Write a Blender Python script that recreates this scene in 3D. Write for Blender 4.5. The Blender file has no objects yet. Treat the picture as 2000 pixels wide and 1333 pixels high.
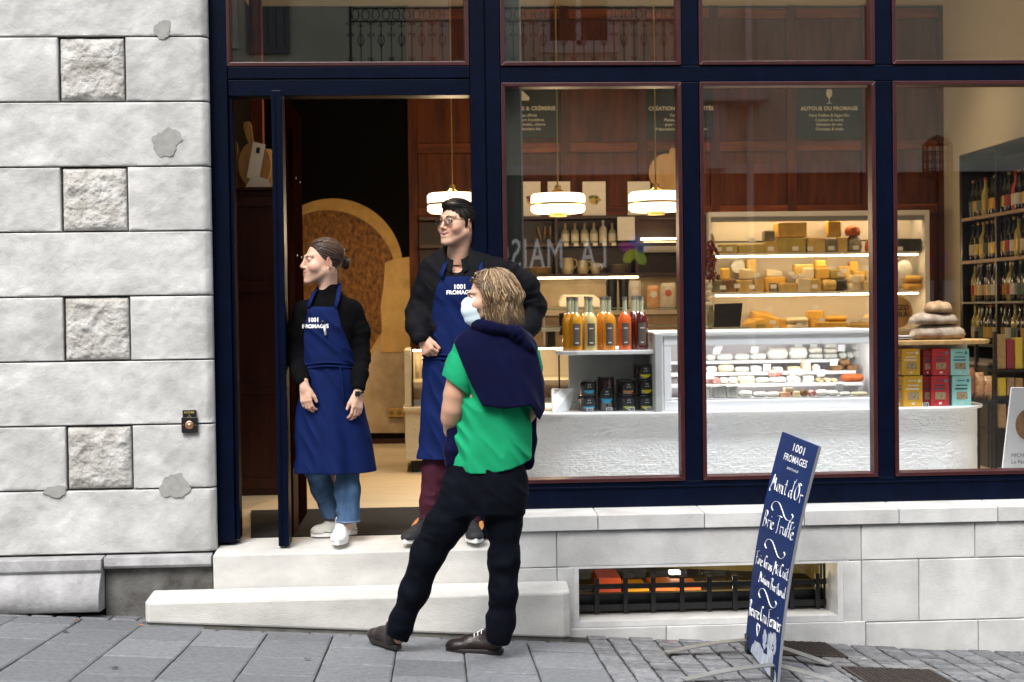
import bpy, bmesh, math, random
import numpy as np
from mathutils import Vector, Matrix, Quaternion
from mathutils.bvhtree import BVHTree
random.seed(7)
S = bpy.context.scene
COL = S.collection
rad = math.radians
# ------------------------------------------------------------------ camera
CAM = Vector((0, -7.4, 1.7)); FPX = 2778.0; CX, CY = 1000.0, 666.5
YAW, PITCH, ROLL = rad(3.127), rad(1.241), rad(0.763)
fw = Vector((math.sin(YAW)*math.cos(PITCH), math.cos(YAW)*math.cos(PITCH), -math.sin(PITCH)))
rt = Vector((math.cos(YAW), -math.sin(YAW), 0)); up = rt.cross(fw)
RT = rt*math.cos(ROLL) - up*math.sin(ROLL); UP = up*math.cos(ROLL) + rt*math.sin(ROLL)
cd = bpy.data.cameras.new('camera'); cam = bpy.data.objects.new('camera', cd); COL.objects.link(cam)
m = Matrix.Identity(4)
for i in range(3):
    m[i][0] = RT[i]; m[i][1] = UP[i]; m[i][2] = -fw[i]; m[i][3] = CAM[i]
cam.matrix_world = m
cd.sensor_width = 36; cd.lens = 50.0; cd.clip_start = .05; cd.clip_end = 300
cd.dof.use_dof = True; cd.dof.focus_distance = 7.1; cd.dof.aperture_fstop = 4.0
S.camera = cam
# ------------------------------------------------------------------ world, sun, exposure
w = bpy.data.worlds.new('World'); S.world = w; w.use_nodes = True
nt = w.node_tree; bg = nt.nodes['Background']
sky = nt.nodes.new('ShaderNodeTexSky'); sky.sky_type = 'NISHITA'; sky.sun_disc = False
SUN_EL, SUN_ROT = rad(52), rad(200)
sky.sun_elevation = SUN_EL; sky.sun_rotation = SUN_ROT; sky.air_density = 1.6; sky.dust_density = 4.0; sky.ozone_density = 1.0
hs = nt.nodes.new('ShaderNodeHueSaturation'); hs.inputs['Saturation'].default_value = .38
nt.links.new(sky.outputs[0], hs.inputs['Color']); nt.links.new(hs.outputs[0], bg.inputs['Color'])
bg.inputs['Strength'].default_value = 0.15
sl = bpy.data.lights.new('sun', 'SUN'); sl.energy = 1.5; sl.angle = rad(26); sl.color = (1, .97, .93)
so = bpy.data.objects.new('sun', sl); COL.objects.link(so)
# sun stands high over the street, behind the photographer's left shoulder
sd = Vector((-.35, -.75, 1.1)).normalized()
so.rotation_euler = sd.to_track_quat('Z', 'Y').to_euler()
S.view_settings.view_transform = 'Standard'; S.view_settings.look = 'None'
S.view_settings.exposure = 0.88; S.view_settings.gamma = 1.0; S.view_settings.use_curve_mapping = False
S.cycles.use_denoising = True; S.cycles.max_bounces = 10; S.cycles.transparent_max_bounces = 24
S.cycles.diffuse_bounces = 4; S.cycles.glossy_bounces = 4; S.cycles.transmission_bounces = 8
S.cycles.sample_clamp_indirect = 3.0; S.cycles.caustics_reflective = False; S.cycles.caustics_refractive = False
# ------------------------------------------------------------------ placing
def ray(px, py): return fw*FPX + RT*(px-CX) - UP*(py-CY)
def W(px, py, Y):
    d = ray(px, py); return CAM + d*((Y-CAM.y)/d.y)
def gz(x, y): return .075 - .062*x - .06*min(max(y, -2.5), 0)
def G(px, py):
    d = ray(px, py); lo, hi = 0., .01
    for _ in range(60):
        p = CAM + d*((lo+hi)/2)
        if p.z > gz(p.x, p.y): lo = (lo+hi)/2
        else: hi = (lo+hi)/2
    return CAM + d*lo
def scl(Y): return (Y+7.4)/FPX
# ------------------------------------------------------------------ numpy noise
def _h(a):
    a = (a ^ (a >> 16)) * 0x45d9f3b & 0xffffffff
    a = (a ^ (a >> 16)) * 0x45d9f3b & 0xffffffff
    return ((a ^ (a >> 16)) & 0xffff) / 65535.0
def vnoise(x, y, z, seed=0):
    x, y, z = np.broadcast_arrays(np.asarray(x, float), np.asarray(y, float), np.asarray(z, float))
    xi, yi, zi = np.floor(x).astype(np.int64), np.floor(y).astype(np.int64), np.floor(z).astype(np.int64)
    u, v, t = x-xi, y-yi, z-zi
    u, v, t = u*u*(3-2*u), v*v*(3-2*v), t*t*(3-2*t)
    def c(i, j, k): return _h(((xi+i+1000)*73856093 ^ (yi+j+1000)*19349663 ^ (zi+k+1000)*83492791 ^ (seed*2654435)) & 0xffffffff)
    a = c(0,0,0)*(1-u)+c(1,0,0)*u; b = c(0,1,0)*(1-u)+c(1,1,0)*u
    d = c(0,0,1)*(1-u)+c(1,0,1)*u; e = c(0,1,1)*(1-u)+c(1,1,1)*u
    return ((a*(1-v)+b*v)*(1-t) + (d*(1-v)+e*v)*t)*2-1
def fbm(x, y, z, o=3, seed=0):
    r = 0; a = 1
    for i in range(o): r = r + a*vnoise(x*2**i, y*2**i, z*2**i, seed+i); a *= .5
    return r
# ------------------------------------------------------------------ materials
MATS = {}
def mat(name, col, rough=.6, metal=0., noise=0., nscale=8., bump=0., bscale=60., spec=.5, emit=None, estr=0., col2=None, stretch=None,
        trans=0., sheen=0., coat=0., obrand=0., speck=None, sss=0., alpha=None, detail=4):
    if name in MATS: return MATS[name]
    m = bpy.data.materials.new(name); m.use_nodes = True; n = m.node_tree.nodes; L = m.node_tree.links
    b = n['Principled BSDF']; b.inputs['Roughness'].default_value = rough; b.inputs['Metallic'].default_value = metal
    b.inputs['Specular IOR Level'].default_value = spec; b.inputs['Base Color'].default_value = (*col, 1)
    if trans: b.inputs['Transmission Weight'].default_value = trans
    if sheen: b.inputs['Sheen Weight'].default_value = sheen; b.inputs['Sheen Roughness'].default_value = .4
    if coat: b.inputs['Coat Weight'].default_value = coat; b.inputs['Coat Roughness'].default_value = .08
    if sss: b.inputs['Subsurface Weight'].default_value = sss; b.inputs['Subsurface Radius'].default_value = (.012, .004, .002); b.inputs['Subsurface Scale'].default_value = 1.0
    if alpha is not None: b.inputs['Alpha'].default_value = alpha
    if emit: b.inputs['Emission Color'].default_value = (*emit, 1); b.inputs['Emission Strength'].default_value = estr
    tc = None
    if noise or bump or obrand or speck:
        tc = n.new('ShaderNodeTexCoord'); mp = n.new('ShaderNodeMapping'); L.new(tc.outputs['Object'], mp.inputs[0])
        if stretch: mp.inputs['Scale'].default_value = stretch
        if obrand:
            oi = n.new('ShaderNodeObjectInfo'); mu = n.new('ShaderNodeMath'); mu.operation = 'MULTIPLY'; mu.inputs[1].default_value = 37.
            L.new(oi.outputs['Random'], mu.inputs[0]); L.new(mu.outputs[0], mp.inputs['Location'])
    cur = None
    if noise:
        t = n.new('ShaderNodeTexNoise'); t.inputs['Scale'].default_value = nscale; t.inputs['Detail'].default_value = detail; t.inputs['Roughness'].default_value = .62
        L.new(mp.outputs[0], t.inputs['Vector'])
        r = n.new('ShaderNodeValToRGB'); c2 = col2 or tuple(c*(1-noise) for c in col)
        r.color_ramp.elements[0].position = .33; r.color_ramp.elements[1].position = .67
        r.color_ramp.elements[0].color = (*c2, 1); r.color_ramp.elements[1].color = (*col, 1)
        L.new(t.outputs['Fac'], r.inputs[0]); cur = r.outputs[0]
    if speck:
        scol, ss, th = speck
        v = n.new('ShaderNodeTexVoronoi'); v.inputs['Scale'].default_value = ss; L.new(mp.outputs[0], v.inputs['Vector'])
        lt = n.new('ShaderNodeMath'); lt.operation = 'LESS_THAN'; lt.inputs[1].default_value = th; L.new(v.outputs['Distance'], lt.inputs[0])
        mx = n.new('ShaderNodeMix'); mx.data_type = 'RGBA'; L.new(lt.outputs[0], mx.inputs[0])
        if cur: L.new(cur, mx.inputs[6])
        else: mx.inputs[6].default_value = (*col, 1)
        mx.inputs[7].default_value = (*scol, 1); cur = mx.outputs[2]
    if obrand:
        h = n.new('ShaderNodeHueSaturation'); mr = n.new('ShaderNodeMapRange'); mr.inputs['To Min'].default_value = 1-obrand; mr.inputs['To Max'].default_value = 1+obrand
        L.new(oi.outputs['Random'], mr.inputs[0]); L.new(mr.outputs[0], h.inputs['Value'])
        if cur: L.new(cur, h.inputs['Color'])
        else: h.inputs['Color'].default_value = (*col, 1)
        cur = h.outputs[0]
    if cur: L.new(cur, b.inputs['Base Color'])
    if bump:
        t2 = n.new('ShaderNodeTexNoise'); t2.inputs['Scale'].default_value = bscale; t2.inputs['Detail'].default_value = 5
        L.new(mp.outputs[0], t2.inputs['Vector']); bp = n.new('ShaderNodeBump'); bp.inputs['Strength'].default_value = bump; bp.inputs['Distance'].default_value = .01
        L.new(t2.outputs['Fac'], bp.inputs['Height']); L.new(bp.outputs[0], b.inputs['Normal'])
    MATS[name] = m; return m
def vcmat(name, rough=.5, attr='Col', spec=.4, sss=0., sheen=0., bump=0., bscale=200., noise=0.):
    m = bpy.data.materials.new(name); m.use_nodes = True; n = m.node_tree.nodes; L = m.node_tree.links; b = n['Principled BSDF']
    a = n.new('ShaderNodeAttribute'); a.attribute_name = attr; L.new(a.outputs['Color'], b.inputs['Base Color'])
    b.inputs['Roughness'].default_value = rough; b.inputs['Specular IOR Level'].default_value = spec
    if sss: b.inputs['Subsurface Weight'].default_value = sss; b.inputs['Subsurface Radius'].default_value = (.010, .0035, .002); b.inputs['Subsurface Scale'].default_value = 1.0
    if sheen: b.inputs['Sheen Weight'].default_value = sheen
    if bump:
        tc = n.new('ShaderNodeTexCoord'); t2 = n.new('ShaderNodeTexNoise'); t2.inputs['Scale'].default_value = bscale; L.new(tc.outputs['Object'], t2.inputs['Vector'])
        bp = n.new('ShaderNodeBump'); bp.inputs['Strength'].default_value = bump; bp.inputs['Distance'].default_value = .004
        L.new(t2.outputs['Fac'], bp.inputs['Height']); L.new(bp.outputs[0], b.inputs['Normal'])
    MATS[name] = m; return m
def glassmat(name, refl=.1, tint=(1, 1, 1), rough=0.0, fm=1.2):
    m = bpy.data.materials.new(name); m.use_nodes = True; n = m.node_tree.nodes; L = m.node_tree.links
    for x in list(n): n.remove(x)
    o = n.new('ShaderNodeOutputMaterial'); t = n.new('ShaderNodeBsdfTransparent'); g = n.new('ShaderNodeBsdfGlossy'); mx = n.new('ShaderNodeMixShader')
    t.inputs[0].default_value = (*tint, 1); g.inputs['Roughness'].default_value = rough; g.inputs[0].default_value = (1, 1, 1, 1)
    fr = n.new('ShaderNodeFresnel'); fr.inputs[0].default_value = 1.5
    ad = n.new('ShaderNodeMath'); ad.operation = 'MULTIPLY_ADD'; ad.inputs[1].default_value = fm; ad.inputs[2].default_value = refl-.04*fm; ad.use_clamp = True
    L.new(fr.outputs[0], ad.inputs[0]); L.new(ad.outputs[0], mx.inputs[0]); L.new(t.outputs[0], mx.inputs[1]); L.new(g.outputs[0], mx.inputs[2]); L.new(mx.outputs[0], o.inputs[0])
    MATS[name] = m; return m
# ------------------------------------------------------------------ mesh builder
class MB:
    def __init__(s): s.v = []; s.f = []; s.mi = []
    def add(s, vs, fs, mi=0):
        b = len(s.v); s.v += [tuple(v) for v in vs]; s.f += [tuple(i+b for i in f) for f in fs]; s.mi += [mi]*len(fs); return s
    def box(s, x0, y0, z0, x1, y1, z1, mi=0):
        return s.add([(x0,y0,z0),(x1,y0,z0),(x1,y1,z0),(x0,y1,z0),(x0,y0,z1),(x1,y0,z1),(x1,y1,z1),(x0,y1,z1)],
                     [(0,3,2,1),(4,5,6,7),(0,1,5,4),(1,2,6,5),(2,3,7,6),(3,0,4,7)], mi)
    def hexa(s, p, mi=0): return s.add(p, [(0,3,2,1),(4,5,6,7),(0,1,5,4),(1,2,6,5),(2,3,7,6),(3,0,4,7)], mi)
    def lathe(s, prof, c=(0,0,0), n=20, mi=0, axis='z', capped=True, sx=1, sy=1):
        vs = []; fs = []
        for r, h in prof:
            for i in range(n):
                a = 2*math.pi*i/n; x, y = r*math.cos(a)*sx, r*math.sin(a)*sy
                p = (x, y, h) if axis == 'z' else ((x, h, y) if axis == 'y' else (h, x, y))
                vs.append((c[0]+p[0], c[1]+p[1], c[2]+p[2]))
        for j in range(len(prof)-1):
            for i in range(n): fs.append((j*n+i, j*n+(i+1)%n, (j+1)*n+(i+1)%n, (j+1)*n+i))
        if capped: fs.append(tuple(range(n))[::-1]); fs.append(tuple((len(prof)-1)*n+i for i in range(n)))
        return s.add(vs, fs, mi)
    def tube(s, path, r, n=8, mi=0, cap=True, flat=1.0, closed=False):
        path = [Vector(p) for p in path]; k = len(path); R = r if isinstance(r, (list, tuple)) else [r]*k
        vs = []; fs = []; prev = None
        for i, p in enumerate(path):
            if closed: t = path[(i+1) % k]-path[i-1]
            else: t = path[min(i+1, k-1)]-path[max(i-1, 0)]
            t = t.normalized() if t.length > 1e-9 else Vector((0,0,1))
            if prev is None:
                a = Vector((0,0,1)) if abs(t.z) < .9 else Vector((1,0,0)); u = t.cross(a).normalized()
            else: u = (prev - t*prev.dot(t)); u = u.normalized() if u.length > 1e-6 else prev
            prev = u; v = t.cross(u)
            for j in range(n):
                an = 2*math.pi*j/n; vs.append(p + u*(R[i]*math.cos(an)) + v*(R[i]*flat*math.sin(an)))
        for i in range(k if closed else k-1):
            for j in range(n): i2 = (i+1) % k; fs.append((i*n+j, i*n+(j+1)%n, i2*n+(j+1)%n, i2*n+j))
        if cap and not closed: fs.append(tuple(range(n))[::-1]); fs.append(tuple((k-1)*n+j for j in range(n)))
        return s.add(vs, fs, mi)
    def prism(s, poly, a, b, axis='y', mi=0):
        n = len(poly)
        def P(u, v, h): return (u, h, v) if axis == 'y' else ((u, v, h) if axis == 'z' else (h, u, v))
        vs = [P(u, v, a) for u, v in poly] + [P(u, v, b) for u, v in poly]
        fs = [tuple(range(n)), tuple(range(2*n-1, n-1, -1))] + [((i+1)%n, i, n+i, n+(i+1)%n) for i in range(n)]
        return s.add(vs, fs, mi)
    def grid(s, fn, nu, nv, mi=0, closeu=False):
        vs = [fn(i/nu, j/nv) for j in range(nv+1) for i in range(nu+(0 if closeu else 1))]; w_ = nu if closeu else nu+1
        fs = [(j*w_+i, j*w_+(i+1)%w_, (j+1)*w_+(i+1)%w_, (j+1)*w_+i) for j in range(nv) for i in range(nu)]
        return s.add(vs, fs, mi)
    def sphere(s, c, r, n=16, mi=0, sc=(1,1,1)):
        pr = [(r*math.sin(math.pi*i/(n//2)), -r*math.cos(math.pi*i/(n//2))) for i in range(n//2+1)]
        pr[0] = (r*.02, pr[0][1]); pr[-1] = (r*.02, pr[-1][1])
        b = len(s.v); s.lathe(pr, (0,0,0), n, mi)
        for i in range(b, len(s.v)): q = s.v[i]; s.v[i] = (c[0]+q[0]*sc[0], c[1]+q[1]*sc[1], c[2]+q[2]*sc[2])
        return s
    def bounds(s):
        a = np.array(s.v); return a.min(0), a.max(0)
    def mesh(s, name, mats, off=(0,0,0), smooth=False):
        me = bpy.data.meshes.new(name)
        me.from_pydata([(v[0]-off[0], v[1]-off[1], v[2]-off[2]) for v in s.v], [], s.f)
        for m_ in (mats if isinstance(mats, (list, tuple)) else [mats]): me.materials.append(m_)
        me.polygons.foreach_set('material_index', s.mi)
        if smooth: me.polygons.foreach_set('use_smooth', [True]*len(s.f))
        me.validate(); me.update()
        if smooth == 'auto': me.set_sharp_from_angle(angle=rad(35))
        return me
def link(name, me, parent=None, loc=(0,0,0)):
    o = bpy.data.objects.new(name, me); COL.objects.link(o)
    if parent: o.parent = parent
    o.location = loc; return o
def org(o):
    v = Vector((0,0,0))
    while o: v = v + o.location; o = o.parent
    return v
def part(name, mb, mats, parent, smooth=False, bevel=0, label=None):
    me = mb.mesh(name, mats, org(parent), smooth); o = link(name, me, parent)
    if bevel: bv(o, bevel)
    if label: o['label'] = label
    return o
def bv(o, wd, seg=2):
    b = o.modifiers.new('bevel', 'BEVEL'); b.width = wd; b.segments = seg; b.limit_method = 'ANGLE'; b.angle_limit = rad(40); b.harden_normals = False
def tag(o, label, cat, group=None, kind=None):
    if label: o['label'] = label
    if cat: o['category'] = cat
    if group: o['group'] = group
    if kind: o['kind'] = kind
    return o
def top(name, mb, mats, label, cat, group=None, smooth=False, bevel=0):
    lo, hi = mb.bounds(); c = ((lo[0]+hi[0])/2, (lo[1]+hi[1])/2, lo[2])
    o = link(name, mb.mesh(name, mats, c, smooth), None, c)
    if bevel: bv(o, bevel)
    return tag(o, label, cat, group)
def empty(name, loc, label=None, cat=None, group=None, kind=None):
    o = link(name, None, None, loc); o.empty_display_size = .1; return tag(o, label, cat, group, kind)
def struct(name, mb, mats, smooth=False, bevel=0, parent=None):
    lo, hi = mb.bounds(); c = ((lo[0]+hi[0])/2, (lo[1]+hi[1])/2, lo[2])
    if parent: return part(name, mb, mats, parent, smooth, bevel)
    o = link(name, mb.mesh(name, mats, c, smooth), None, c); o['kind'] = 'structure'
    if bevel: bv(o, bevel)
    return o
def copytree(o, loc, label=None):
    c = o.copy(); COL.objects.link(c); c.location = loc
    if label: c['label'] = label
    for ch in o.children:
        d = ch.copy(); COL.objects.link(d); d.parent = c; d.matrix_parent_inverse = Matrix.Identity(4)
        for g in ch.children:
            e = g.copy(); COL.objects.link(e); e.parent = d
    return c
def textmesh(txt, size, mtl, font=None, ext=.0006, align='CENTER', spacing=1.0, name='lettering', linesp=1.0, bold=0.0, xs=1.0):
    cu = bpy.data.curves.new(name, 'FONT'); cu.body = txt; cu.size = size; cu.extrude = ext; cu.align_x = align; cu.space_character = spacing
    cu.space_line = linesp; cu.offset = bold; cu.resolution_u = 3
    o = bpy.data.objects.new('tmp', cu); COL.objects.link(o)
    dg = bpy.context.evaluated_depsgraph_get(); me = bpy.data.meshes.new_from_object(o.evaluated_get(dg))
    bpy.data.objects.remove(o); bpy.data.curves.remove(cu)
    me.materials.clear(); me.materials.append(mtl)
    if xs != 1.0:
        for v in me.vertices: v.co.x *= xs
    return me
def text_on(parent, txt, size, mtl, loc, rot=(rad(90),0,0), name='lettering', **k):
    me = textmesh(txt, size, mtl, **k); o = link(name, me, parent); o.rotation_euler = rot; o.location = Vector(loc)-org(parent); return o
# ================================================================== materials used all over
STONE = mat('limestone', (.585,.585,.58), .88, noise=.4, nscale=3.4, bump=.25, bscale=70, obrand=.10, detail=14, speck=((.34,.34,.34), 22, .05))
STONE_R = mat('rough_limestone', (.56,.555,.545), .9, noise=.4, nscale=9, bump=.9, bscale=60, obrand=.09, detail=10, col2=(.36,.34,.31))
PLINTH = mat('pale_plinth_stone', (.62,.622,.62), .8, noise=.3, nscale=4, bump=.22, bscale=130, obrand=.08, detail=12, speck=((.46,.46,.45), 50, .07))
STEPM = mat('cream_step_stone', (.64,.63,.605), .8, noise=.36, nscale=2.6, bump=.25, bscale=120, detail=12, speck=((.40,.38,.35), 18, .05), stretch=(.8,1,1.6))
MORTAR = mat('dark_mortar', (.14,.135,.125), .95, noise=.5, nscale=20)
MORTAR_L = mat('light_mortar', (.42,.42,.41), .95, noise=.3, nscale=20)
PATCH = mat('grey_cement', (.33,.33,.315), .9, noise=.2, nscale=30, bump=.2)
GRAN = mat('granite_slab', (.185,.195,.212), .8, noise=.42, nscale=45, bump=.3, bscale=220, obrand=.16, detail=6, speck=((.14,.145,.16), 130, .24))
SETT = mat('granite_sett', (.18,.185,.198), .85, noise=.5, nscale=30, bump=.6, bscale=110, obrand=.25, detail=6, speck=((.12,.12,.13), 120, .2))
GROUT = mat('dark_grout', (.055,.052,.048), .95, noise=.5, nscale=30)
ASPH = mat('asphalt', (.06,.06,.062), .9, noise=.3, nscale=90, bump=.4, bscale=200)
NAVY = mat('navy_paint', (.0009,.0036,.0155), .4, noise=.45, nscale=9, bump=.10, bscale=60, spec=.1, detail=9, speck=((.02,.03,.06), 16, .022))
RED = mat('oxblood_bead', (.045,.006,.008), .38, noise=.4, nscale=14, bump=.05)
BLACK = mat('black_matt', (.006,.006,.007), .7)
BLKM = mat('black_metal', (.008,.008,.01), .4)
WOODR = mat('red_brown_wood', (.165,.038,.008), .5, spec=.3, noise=.75, nscale=3.2, col2=(.055,.013,.005), stretch=(6, 6, .7), bump=.08, bscale=20, obrand=.18, detail=8)
WOODRH = mat('red_brown_wood_rail', (.30,.078,.018), .5, spec=.3, noise=.75, nscale=3.2, col2=(.09,.02,.008), stretch=(.7, 6, 6), bump=.08, bscale=20, obrand=.15, detail=8)
DARKW = mat('dark_red_cabinet_wood', (.05,.007,.004), .4, noise=.7, nscale=3, stretch=(6,6,.7), bump=.05, detail=7)
CREAM = mat('cream_plaster', (.70,.64,.50), .8, noise=.04, nscale=2)
FLOORM = mat('pale_oak_floor', (.58,.47,.31), .45, noise=.18, nscale=2.5, stretch=(1, 5, 5), detail=8)
GLASS = glassmat('shop_glass', .135)
CLEAR = glassmat('clear_glass', .05)
WHITE = mat('white_enamel', (.8,.81,.82), .35)
BRASS = mat('brass', (.75,.5,.16), .28, 1.0)
STEEL = mat('brushed_steel', (.55,.56,.58), .35, 1.0)
# ================================================================== ground
gx = [-60, -20, -8, -4, -2, 0, 2, 4, 8, 20, 60]; gy = [60, 20, 8, 1, 0, -.5, -1, -1.6, -2.5, -4, -7, -10, -13, -14, -20, -60]
g = MB(); g.add([(x, y, gz(x, y)-.016) for y in gy for x in gx], [(j*11+i, (j+1)*11+i, (j+1)*11+i+1, j*11+i+1) for j in range(len(gy)-1) for i in range(10)])
ground = struct('ground', g, GROUT); ground['kind'] = 'structure'
r = MB(); ys = [-2.75, -5, -8, -12.2]
r.add([(x, y, gz(x, y)-.006) for y in ys for x in gx], [(j*11+i, (j+1)*11+i, (j+1)*11+i+1, j*11+i+1) for j in range(3) for i in range(10)])
struct('road', r, ASPH)
def stone_piece(x0, x1, y0, y1, h, jit, rnd):
    """one paving stone, slightly domed, its top following the slope of the pavement"""
    j = lambda: rnd.uniform(-jit, jit); dz = rnd.uniform(-.0025, .0025)
    p = [(x0+j(), y0+j()), (x1+j(), y0+j()), (x1+j(), y1+j()), (x0+j(), y1+j())]; cx_, cy_ = (x0+x1)/2, (y0+y1)/2
    b = min(.008, (x1-x0)*.12); vs = [(x, y, gz(x, y)-h) for x, y in p]
    vs += [(x, y, gz(x, y)-b*.6+dz) for x, y in p]
    vs += [(x+(cx_-x)/abs(cx_-x)*b, y+(cy_-y)/abs(cy_-y)*b, gz(x, y)+dz) for x, y in p]
    m_ = MB(); m_.add(vs, [(0,1,5,4),(1,2,6,5),(2,3,7,6),(3,0,4,7),(4,5,9,8),(5,6,10,9),(6,7,11,10),(7,4,8,11),(8,9,10,11)]); return m_
rnd = random.Random(3)
pave = empty('pavement', (0, 0, 0)); pave['kind'] = 'structure'
# big granite slabs: joints run straight away from the shop front
jx = [G(412,1215).x, G(535,1225).x, G(660,1232).x, G(785,1237).x, G(905,1240).x, G(1033,1245).x, G(1147,1248).x]
step = (jx[-1]-jx[0])/6; xs = [jx[0]+step*i for i in range(-8, 7)]
YT = -.50
for i in range(len(xs)-1):
    off = [0, .22, .1, .3][i % 4]; y = YT - (0 if xs[i] > -1.25 else -.24); y0 = y
    first = True
    while y > -2.7:
        L_ = .40 if not first else .40-off*.8
        y2 = y - L_
        part('paving_slab', stone_piece(xs[i]+.0035, xs[i+1]-.0035, y2+.0035, y-.0035, .03, .0015, rnd), GRAN, pave); y = y2; first = False
# a thin strip of setts between slabs and the stones of the shop front
nset = 0
def sett(x0, x1, y0, y1):
    global nset
    part('cobble', stone_piece(x0, x1, y0, y1, .03, .004, rnd), SETT, pave); nset += 1
for k, (xa, xb, ya, yb, sx) in enumerate([(xs[0], -1.3, YT+.24, -.13, .135), (-1.28, xs[-1], YT, -.44, .2)]):
    x = xa
    while x < xb:
        wd = sx*rnd.uniform(.85, 1.15); sett(x+.004, min(x+wd, xb)-.004, ya+.004, yb-.004); x += wd
rest = MB(); x = xs[-1]; col = 0
while x < 4.6:
    wd = .122*rnd.uniform(.88, 1.12); y = -.205 - rnd.uniform(0, .06)
    while y > -2.7:
        ln = .088*rnd.uniform(.85, 1.2); y2 = y-ln
        if x > .66 or y < -.46:
            if y2 > -1.32 and x < 3.35: sett(x+.006, x+wd-.006, y2+.006, y-.006)
            else:
                q = stone_piece(x+.006, x+wd-.006, y2+.006, y-.006, .03, .004, rnd); rest.add(q.v, q.f)
        y = y2
    x += wd; col += 1
print('setts', nset)
o = part('cobbles', rest, SETT, pave); o['kind'] = 'stuff'
kerb = MB()
for i in range(26):
    x = -10 + i*.9; kerb.hexa([(x, -2.75, gz(x,-2.5)-.12), (x+.89, -2.75, gz(x+.89,-2.5)-.12), (x+.89, -2.71, gz(x+.89,-2.5)-.1), (x, -2.71, gz(x,-2.5)-.1),
                               (x, -2.75, gz(x,-2.5)+.004), (x+.89, -2.75, gz(x+.89,-2.5)+.004), (x+.89, -2.71, gz(x+.89,-2.5)+.004), (x, -2.71, gz(x,-2.5)+.004)])
part('kerb', kerb, GRAN, pave)
# ================================================================== stone blocks of the pier
def blockmesh(x0, x1, z0, z1, yf, depth, amp, nsc, seed, edge=.006, bulge=0, res=.022, chR=0., chL=0., dist=1.0):
    nx, nz = max(4, int((x1-x0)/res)), max(3, int((z1-z0)/res))
    ed = lambda n_, L_: np.concatenate([[0, .004/L_], np.linspace(.012/L_, 1-.012/L_, n_-3), [1-.004/L_, 1]]); nx, nz = max(nx, 6), max(nz, 6)
    U, V = np.meshgrid(ed(nx, x1-x0), ed(nz, z1-z0)); X = x0+(x1-x0)*U; Z = z0+(z1-z0)*V
    d = -amp*.45+fbm(X*nsc, Z*nsc*dist, seed*3.7, 5, seed)*amp + (np.abs(vnoise(X*31+Z*9, Z*31, seed, seed+3))<.10)*amp*.25 + np.abs(fbm(X*nsc*2.3, Z*nsc*2, seed, 3, seed+9))*amp*.5
    e = np.minimum.reduce([(X-x0), (x1-X), (Z-z0), (z1-Z)])
    k = np.clip(e/edge if edge else 1, 0, 1) if not bulge else np.clip(e/.035, 0, 1)**.7
    Yv = yf + d*np.clip(e/.012, 0.5, 1) + .004*(e < .001) - bulge*k
    if chR: Yv = Yv + np.clip((X-(x1-chR)), 0, 1)*1.0
    m_ = MB(); vs = list(zip(X.ravel(), Yv.ravel(), Z.ravel())); w_ = nx+1
    fs = [(j*w_+i, j*w_+i+1, (j+1)*w_+i+1, (j+1)*w_+i) for j in range(nz) for i in range(nx)]
    bd = [i for i in range(nx+1)] + [(j*w_+nx) for j in range(1, nz+1)] + [nz*w_+i for i in range(nx-1, -1, -1)] + [j*w_ for j in range(nz-1, 0, -1)]
    b0 = len(vs); vs += [(vs[i][0], yf+depth, vs[i][2]) for i in bd]; n = len(bd)
    fs += [(bd[i], b0+i, b0+(i+1)%n, bd[(i+1)%n]) for i in range(n)] + [tuple(b0+i for i in range(n-1, -1, -1))]
    m_.add(vs, fs); return m_
PY = -.10
zs = [W(200, y, PY).z for y in (72, 201.5, 328, 456, 581, 709, 833, 957, 1083)]; dz = (zs[0]-zs[-1])/8
zs = [zs[-1]+dz*i for i in range(13)]                    # from the bottom course upwards
xr = W(404, 500, PY).x + .02; sq0, sq1 = W(122, 450, PY).x, W(249, 450, PY).x
pier = empty('stone_pier', (-2, PY, zs[0]), 'pale limestone pier with four square rough-faced insets, left of the shop front', 'stone pier')
MBK = MB().box(-4.2, PY+.035, .0, xr-.025, .5, zs[-1]); part('masonry_core', MBK, MORTAR, pier)
J = .007; sd_ = 0
for i in range(12):
    z0, z1 = zs[i]+J/2, zs[i+1]-J/2; sd_ += 1
    # course 0 is the lowest, the insets sit in courses 1, 3, 5, 7
    if i % 2 == 1:
        part('stone_block', blockmesh(-3.2, sq0-J, z0, z1, PY, .06, .0055, 7, sd_, res=.012), STONE, pier, 'auto')
        part('inset_block', blockmesh(sq0+.004, sq1-.004, z0+.004, z1-.004, PY+.014, .04, .010, 17, sd_*7+50, edge=.004, bulge=.014, res=.008), STONE_R, pier, True, label='square limestone block with a rough hammered face')
        part('stone_block', blockmesh(sq1+J, xr, z0, z1, PY, .06, .0060, 8, sd_+20, chR=.03, res=.012), STONE, pier, 'auto')
    else:
        part('stone_block', blockmesh(-3.2, xr, z0, z1, PY, .06, .0055, 7, sd_+10, chR=.03, res=.012), STONE, pier, 'auto')
def patch(px, py, rpx, rpy, seed):
    c = W(px, py, PY-.007); s_ = scl(PY); n = 40; rr = random.Random(seed); ph = [rr.uniform(0, 6.28) for _ in range(6)]
    pl = []
    for i in range(n):
        a = 2*math.pi*i/n; k = 1+.13*math.sin(2*a+ph[0])+.09*math.sin(3*a+ph[1])+.07*math.sin(5*a+ph[2])+.05*math.sin(9*a+ph[3])+.03*math.sin(15*a+ph[4])
        pl.append((c.x+math.cos(a)*rpx*s_*k, c.z+math.sin(a)*rpy*s_*k))
    part('cement_patch', MB().prism(pl, PY-.0075, PY+.01), PATCH, pier, label='grey cement patch smeared over the limestone')
patch(317, 58, 14, 20, 1); patch(325, 278, 27, 26, 2); patch(341, 950, 25, 26, 3); patch(108, 960, 24, 10, 6)
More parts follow.
